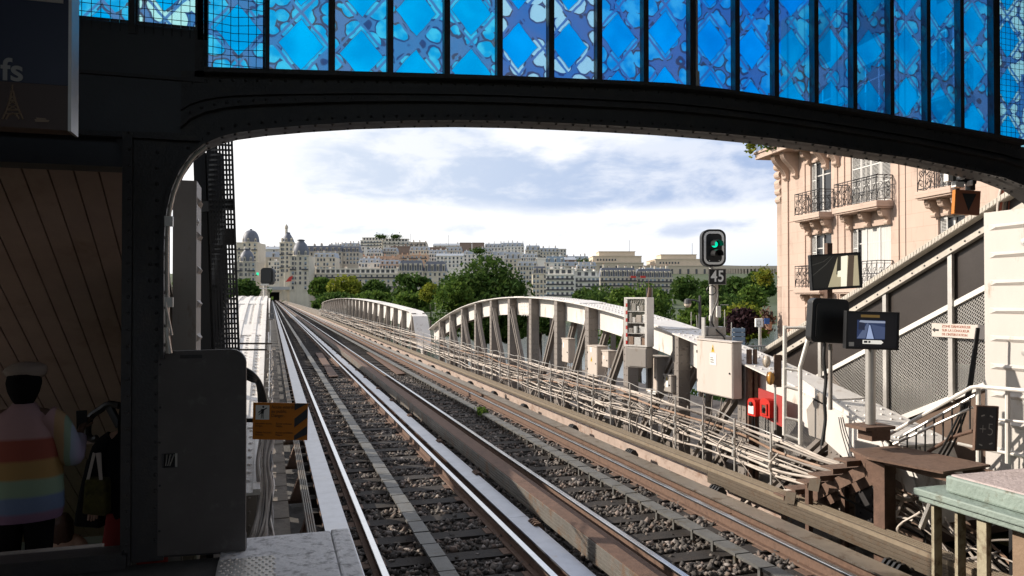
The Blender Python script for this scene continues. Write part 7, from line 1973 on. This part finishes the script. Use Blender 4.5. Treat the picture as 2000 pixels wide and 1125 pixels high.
def human(t, h, arms, skin, lean=0):
    """one continuous body; arms = (right elbow, right wrist, left elbow, left wrist)"""
    s = h / 1.68
    V = [(0,0,.90),(0,0,1.05),(0,0,1.22),(0,.0,1.36),(0,.01,1.44),(0,.02,1.52),(0,.03,1.60),
         (.09,0,.86),(.10,.02,.48),(.10,-.02,.09),(.10,.10,.03), (-.09,0,.86),(-.10,.02,.48),(-.10,-.02,.09),(-.10,.10,.03),
         (.17,0,1.36), arms[0], arms[1], (-.17,0,1.36), arms[2], arms[3]]
    R_ = [.13,.12,.13,.11,.05,.075,.08, .085,.058,.04,.035, .085,.058,.04,.035, .06,.042,.028,.06,.042,.028]
    Ed = [(0,1),(1,2),(2,3),(3,4),(4,5),(5,6),(0,7),(7,8),(8,9),(9,10),(0,11),(11,12),(12,13),(13,14),(3,15),(15,16),(16,17),(3,18),(18,19),(19,20)]
    for base, el in ((17, arms[0]), (20, arms[2])):
        w_ = Vector(V[base]); dr = (w_ - Vector(el)).normalized(); sd_ = dr.cross(Vector((0,0,1))).normalized() if abs(dr.z) < .95 else Vector((1,0,0)); nm_ = dr.cross(sd_)
        pi = len(V); V.append(tuple(w_ + dr*.05)); R_.append((.036,.02)); Ed.append((base, pi))
        for q, (o, ln) in enumerate(((-.03,.062),(-.01,.072),(.01,.068),(.03,.052))):
            f0 = w_ + dr*.09 + sd_*o; f1 = f0 + dr*ln*.55 + nm_*.012; f2 = f1 + dr*ln*.35 + nm_*.03
            for p, r_ in ((f0, .0095), (f1, .009), (f2, .008)): V.append(tuple(p)); R_.append(r_)
            Ed += [(pi, len(V)-3), (len(V)-3, len(V)-2), (len(V)-2, len(V)-1)]
        t0_ = w_ + dr*.045 + sd_*.04; V += [tuple(t0_), tuple(t0_ + dr*.04 + sd_*.018 + nm_*.012)]; R_ += [.011, .009]; Ed += [(pi, len(V)-2), (len(V)-2, len(V)-1)]
    V = [tuple(x*s for x in v) for v in V]; R_ = [tuple(x*s for x in r_) if isinstance(r_, tuple) else r_*s for r_ in R_]
    return skin_body('body', V, Ed, R_, skin, t)
def face(t, h, skin):
    s = h/1.68; b = MB()
    for sx_ in (-1, 1): b.lathe((.078*s*sx_, .03*s, 1.585*s), [(.01*s, -.008), (.026*s, 0), (.01*s, .008)], 8, axis='x')
    b.obox((0, .118*s, 1.575*s), (.011*s,0,0), (0,.014*s,0), (0,0,.022*s)); b.build('ears_and_nose', skin, t, local=True)
    b = MB()
    for sx_ in (-1, 1): b.lathe((.032*s*sx_, .105*s, 1.60*s), [(.004, -.006), (.013*s, 0), (.004, .006)], 8, axis='y')
    b.box(-.025*s, .025*s, .100*s, .108*s, 1.535*s, 1.545*s); b.build('eyes_and_mouth', m_ink, t, local=True)

# woman or man in the rainbow sweater, seen from behind
c = P(46, 800, d=5.72); fz = .97 - .175 * int((c.y - 5.4) / .28)
p1 = thing('person', 'person seen from behind in rainbow striped knit sweater, holding a phone up', 'person', (c.x, c.y, fz))
HH = (P(46, 726, d=5.72).z - fz); sc_ = HH / 1.70
arms1 = ((.30,.02,1.08), (.325,.17,1.22), (-.30,-.02,1.08), (-.28,.14,.90))
human(p1, HH, arms1, m_skin); face(p1, HH, m_skin)
rain = ramp_mat('rainbow_knit', 'Z', [(.58,(.30,.15,.30)), (.66,(.30,.15,.30)), (.69,(.13,.21,.42)), (.80,(.13,.21,.42)), (.83,(.24,.40,.24)), (.95,(.24,.40,.24)), (.97,(.45,.27,.06)), (1.12,(.45,.27,.06)), (1.125,(.46,.055,.03)), (1.27,(.46,.055,.03)), (1.28,(.50,.27,.28)), (1.46,(.50,.27,.28))])
rain = ramp_mat('rainbow_knit', 'Z', [(.58*sc_,(.21,.13,.20)), (.745*sc_,(.13,.175,.28)), (.86*sc_,(.205,.285,.20)), (.98*sc_,(.30,.19,.075)), (1.11*sc_,(.25,.07,.05)), (1.26*sc_,(.34,.21,.21)), (1.47*sc_,(.34,.21,.21))])
slv = ramp_mat('rainbow_sleeve', 'X', [(.10*sc_,(.34,.21,.21)), (.225*sc_,(.34,.22,.12)), (.285*sc_,(.205,.28,.205)), (.325*sc_,(.24,.29,.36)), (.38*sc_,(.28,.24,.33))])
S_ = lambda secs: [tuple(x*sc_ for x in s_) for s_ in secs]
loft(S_([(0,0,.66,.25,.17),(0,0,.72,.265,.18),(0,0,.85,.262,.178),(0,0,1.05,.25,.17),(0,0,1.22,.245,.16),(0,0,1.33,.225,.14),(0,0,1.40,.175,.115),(0,.005,1.44,.10,.09),(0,.01,1.475,.07,.07)]), 30, .012, 3).build('sweater', rain, p1, local=True, smooth=60)
b = MB(); b.tube(catmull([Vector(v)*sc_ for v in ((.14,0,1.36),(.205,0,1.31),(.27,.01,1.18),(.30,.02,1.08),(.315,.08,1.12),(.325,.15,1.20))], 5), .06, 14, rs=[r_*sc_ for r_ in np.interp(np.linspace(0,1,26), [0,.2,.45,.62,.8,1], [.10,.098,.088,.082,.07,.05])]); b.build('sleeve', slv, p1, local=True, smooth=60)
b = MB(); b.tube(catmull([Vector(v)*sc_ for v in ((-.14,0,1.36),(-.215,0,1.31),(-.28,-.01,1.18),(-.30,-.02,1.08),(-.29,.06,1.0),(-.28,.12,.92))], 5), .06, 14, rs=[r_*sc_ for r_ in np.interp(np.linspace(0,1,26), [0,.2,.45,.62,.8,1], [.10,.098,.088,.082,.07,.05])]); b.build('sleeve', rain, p1, local=True, smooth=60)
for sx_ in (-1, 1): loft(S_([(.105*sx_,-.015,.07,.075,.085),(.10*sx_,.015,.48,.088,.095),(.09*sx_,0,.86,.125,.135)]), 18, .02, 5).build('trouser_leg', m_trouser, p1, local=True, smooth=60)
loft(S_([(0,.01,1.46,.05,.05),(0,.0,1.50,.075,.075),(0,.0,1.56,.10,.105),(0,.005,1.62,.112,.118),(0,.01,1.67,.105,.112),(0,.015,1.70,.075,.08)]), 22, .02, 8).build('hair', m_hairb, p1, local=True, smooth=60)
m_cap = M_('pale_cap_cloth', (.24,.19,.155), .9, 0, .1)
loft(S_([(0,.05,1.655,.112,.115),(0,.05,1.675,.132,.13),(0,.05,1.705,.140,.135),(.01,.05,1.735,.125,.12),(.01,.05,1.757,.085,.08),(.01,.05,1.768,.02,.02)]), 22, .01, 9).build('cap', m_cap, p1, local=True, smooth=60)
ph = MB(); w_ = Vector((.33,.20,1.31))*sc_; ph.obox(w_, (.036,.012,0), (-.002,.005,0), (.0,-.01,.075)); ph.xf(Matrix.Translation(p1.location)); tag(ph.build('phone', m_frame, bevel=.004), 'dark phone held up by the person in the rainbow sweater', 'phone')

c = P(262, 830, d=6.2); fz = .97 - .175 * int((c.y - 5.4) / .28)
p2 = thing('person', 'person in black top and red skirt half hidden behind the left column', 'person', (c.x, c.y, fz))
HH = P(262, 776, d=6.2).z - fz; sc_ = HH/1.70
human(p2, HH, ((.27,.0,1.08),(.25,.14,.92),(-.29,.0,1.10),(-.30,.06,.86)), m_skinl); face(p2, HH, m_skinl)
loft(S_([(0,0,.76,.21,.15),(0,0,1.0,.20,.14),(0,0,1.22,.23,.15),(0,0,1.34,.22,.13),(0,0,1.41,.15,.1),(0,.01,1.47,.07,.065)]), 24, .015, 4).build('black_top', m_trouser, p2, local=True, smooth=60)
for sx_ in (-1, 1):
    b = MB(); b.tube(catmull([Vector(v)*sc_ for v in ((.14*sx_,0,1.36),(.23*sx_,0,1.28),(.28*sx_,.0,1.09),(.29*sx_,.08,.93))], 5), .06, 12, rs=[r_*sc_ for r_ in np.interp(np.linspace(0,1,16), [0,.3,.7,1], [.09,.085,.065,.045])]); b.build('sleeve', m_trouser, p2, local=True, smooth=60)
m_redcloth = M_('deep_red_cloth', (.20,.012,.012), .9, 0, .25, 5)
loft(S_([(0,0,.22,.27,.22),(0,0,.5,.24,.19),(0,0,.8,.20,.15)]), 28, .03, 6).build('red_skirt', m_redcloth, p2, local=True, smooth=60)
loft(S_([(0,-.02,1.34,.12,.08),(0,0,1.50,.12,.11),(0,.005,1.62,.11,.115),(0,.01,1.70,.06,.07)]), 22, .02, 8).build('hair', m_hairb, p2, local=True, smooth=60)
tb = thing('tote_bag', 'olive and dark patterned tote bag with beige straps beside the column', 'bag', P(180, 1000, d=5.95))
a, e, f, g_ = P(158, 1005, d=5.95), P(204, 1010, d=5.95), P(203, 938, d=5.95), P(164, 936, d=5.95)
m_tote = M_('olive_patterned_cloth', (.10,.09,.02), .9, 0, .7, 9, 0, 30, (.03,.02,.015), 4, .5)
b = MB(); b.prism([a, e, f, g_], VF * .12); b.build('bag_body', m_tote, tb, bevel=.02)
b = MB(); b.slab([P(168, 938, d=5.96), P(181, 884, d=6.05)], [P(174, 938, d=5.96), P(187, 884, d=6.05)], VF*.006); b.slab([P(194, 940, d=5.96), P(187, 884, d=6.05)], [P(200, 940, d=5.96), P(197, 884, d=6.05)], VF*.006); b.build('strap', m_beige, tb)
b = MB(); b.prism([P(140, 1030, d=6.4), P(196, 1034, d=6.4), P(200, 960, d=6.4), P(196, 890, d=6.4), P(178, 884, d=6.4), P(166, 900, d=6.4), P(152, 960, d=6.4)], VF*.2); tag(b.build('dark_coat', m_trouser, bevel=.03), 'dark long coat hanging behind the tote bag', 'coat')

c = P(122, 1060, d=7.4); fz = .97 - .175 * int((c.y - 5.4) / .28)
p3 = thing('person', 'small person with long brown hair and peach top lower on the stair', 'person', (c.x, c.y, fz))
HH = P(122, 1004, d=7.4).z - fz; sc_ = HH/1.70
human(p3, HH, ((.27,.0,1.08),(.25,.14,.92),(-.27,.0,1.08),(-.25,.14,.92)), m_skinl); face(p3, HH, m_skinl)
m_peach = M_('peach_cloth', (.62,.40,.30), .9, 0, .1)
loft(S_([(0,0,.70,.22,.16),(0,0,1.0,.20,.14),(0,0,1.25,.22,.14),(0,0,1.36,.20,.12),(0,.01,1.45,.08,.07)]), 24, .015, 4).build('peach_top', m_peach, p3, local=True, smooth=60)
for sx_ in (-1, 1):
    b = MB(); b.tube(catmull([Vector(v)*sc_ for v in ((.13*sx_,0,1.35),(.21*sx_,0,1.28),(.26*sx_,.0,1.09),(.25*sx_,.1,.95))], 5), .06, 12, rs=[r_*sc_ for r_ in np.interp(np.linspace(0,1,16), [0,.3,.7,1], [.085,.08,.065,.045])]); b.build('sleeve', m_peach, p3, local=True, smooth=60)
    loft(S_([(.10*sx_,-.015,.07,.06,.07),(.10*sx_,.015,.48,.075,.08),(.09*sx_,0,.80,.11,.12)]), 16, .02, 5).build('trouser_leg', m_trouser, p3, local=True, smooth=60)
loft(S_([(0,-.07,1.08,.10,.03),(0,-.06,1.25,.14,.06),(0,-.03,1.45,.13,.09),(0,0,1.60,.12,.115),(0,.01,1.70,.06,.07)]), 22, .05, 8).build('hair', m_hairbr, p3, local=True, smooth=60)
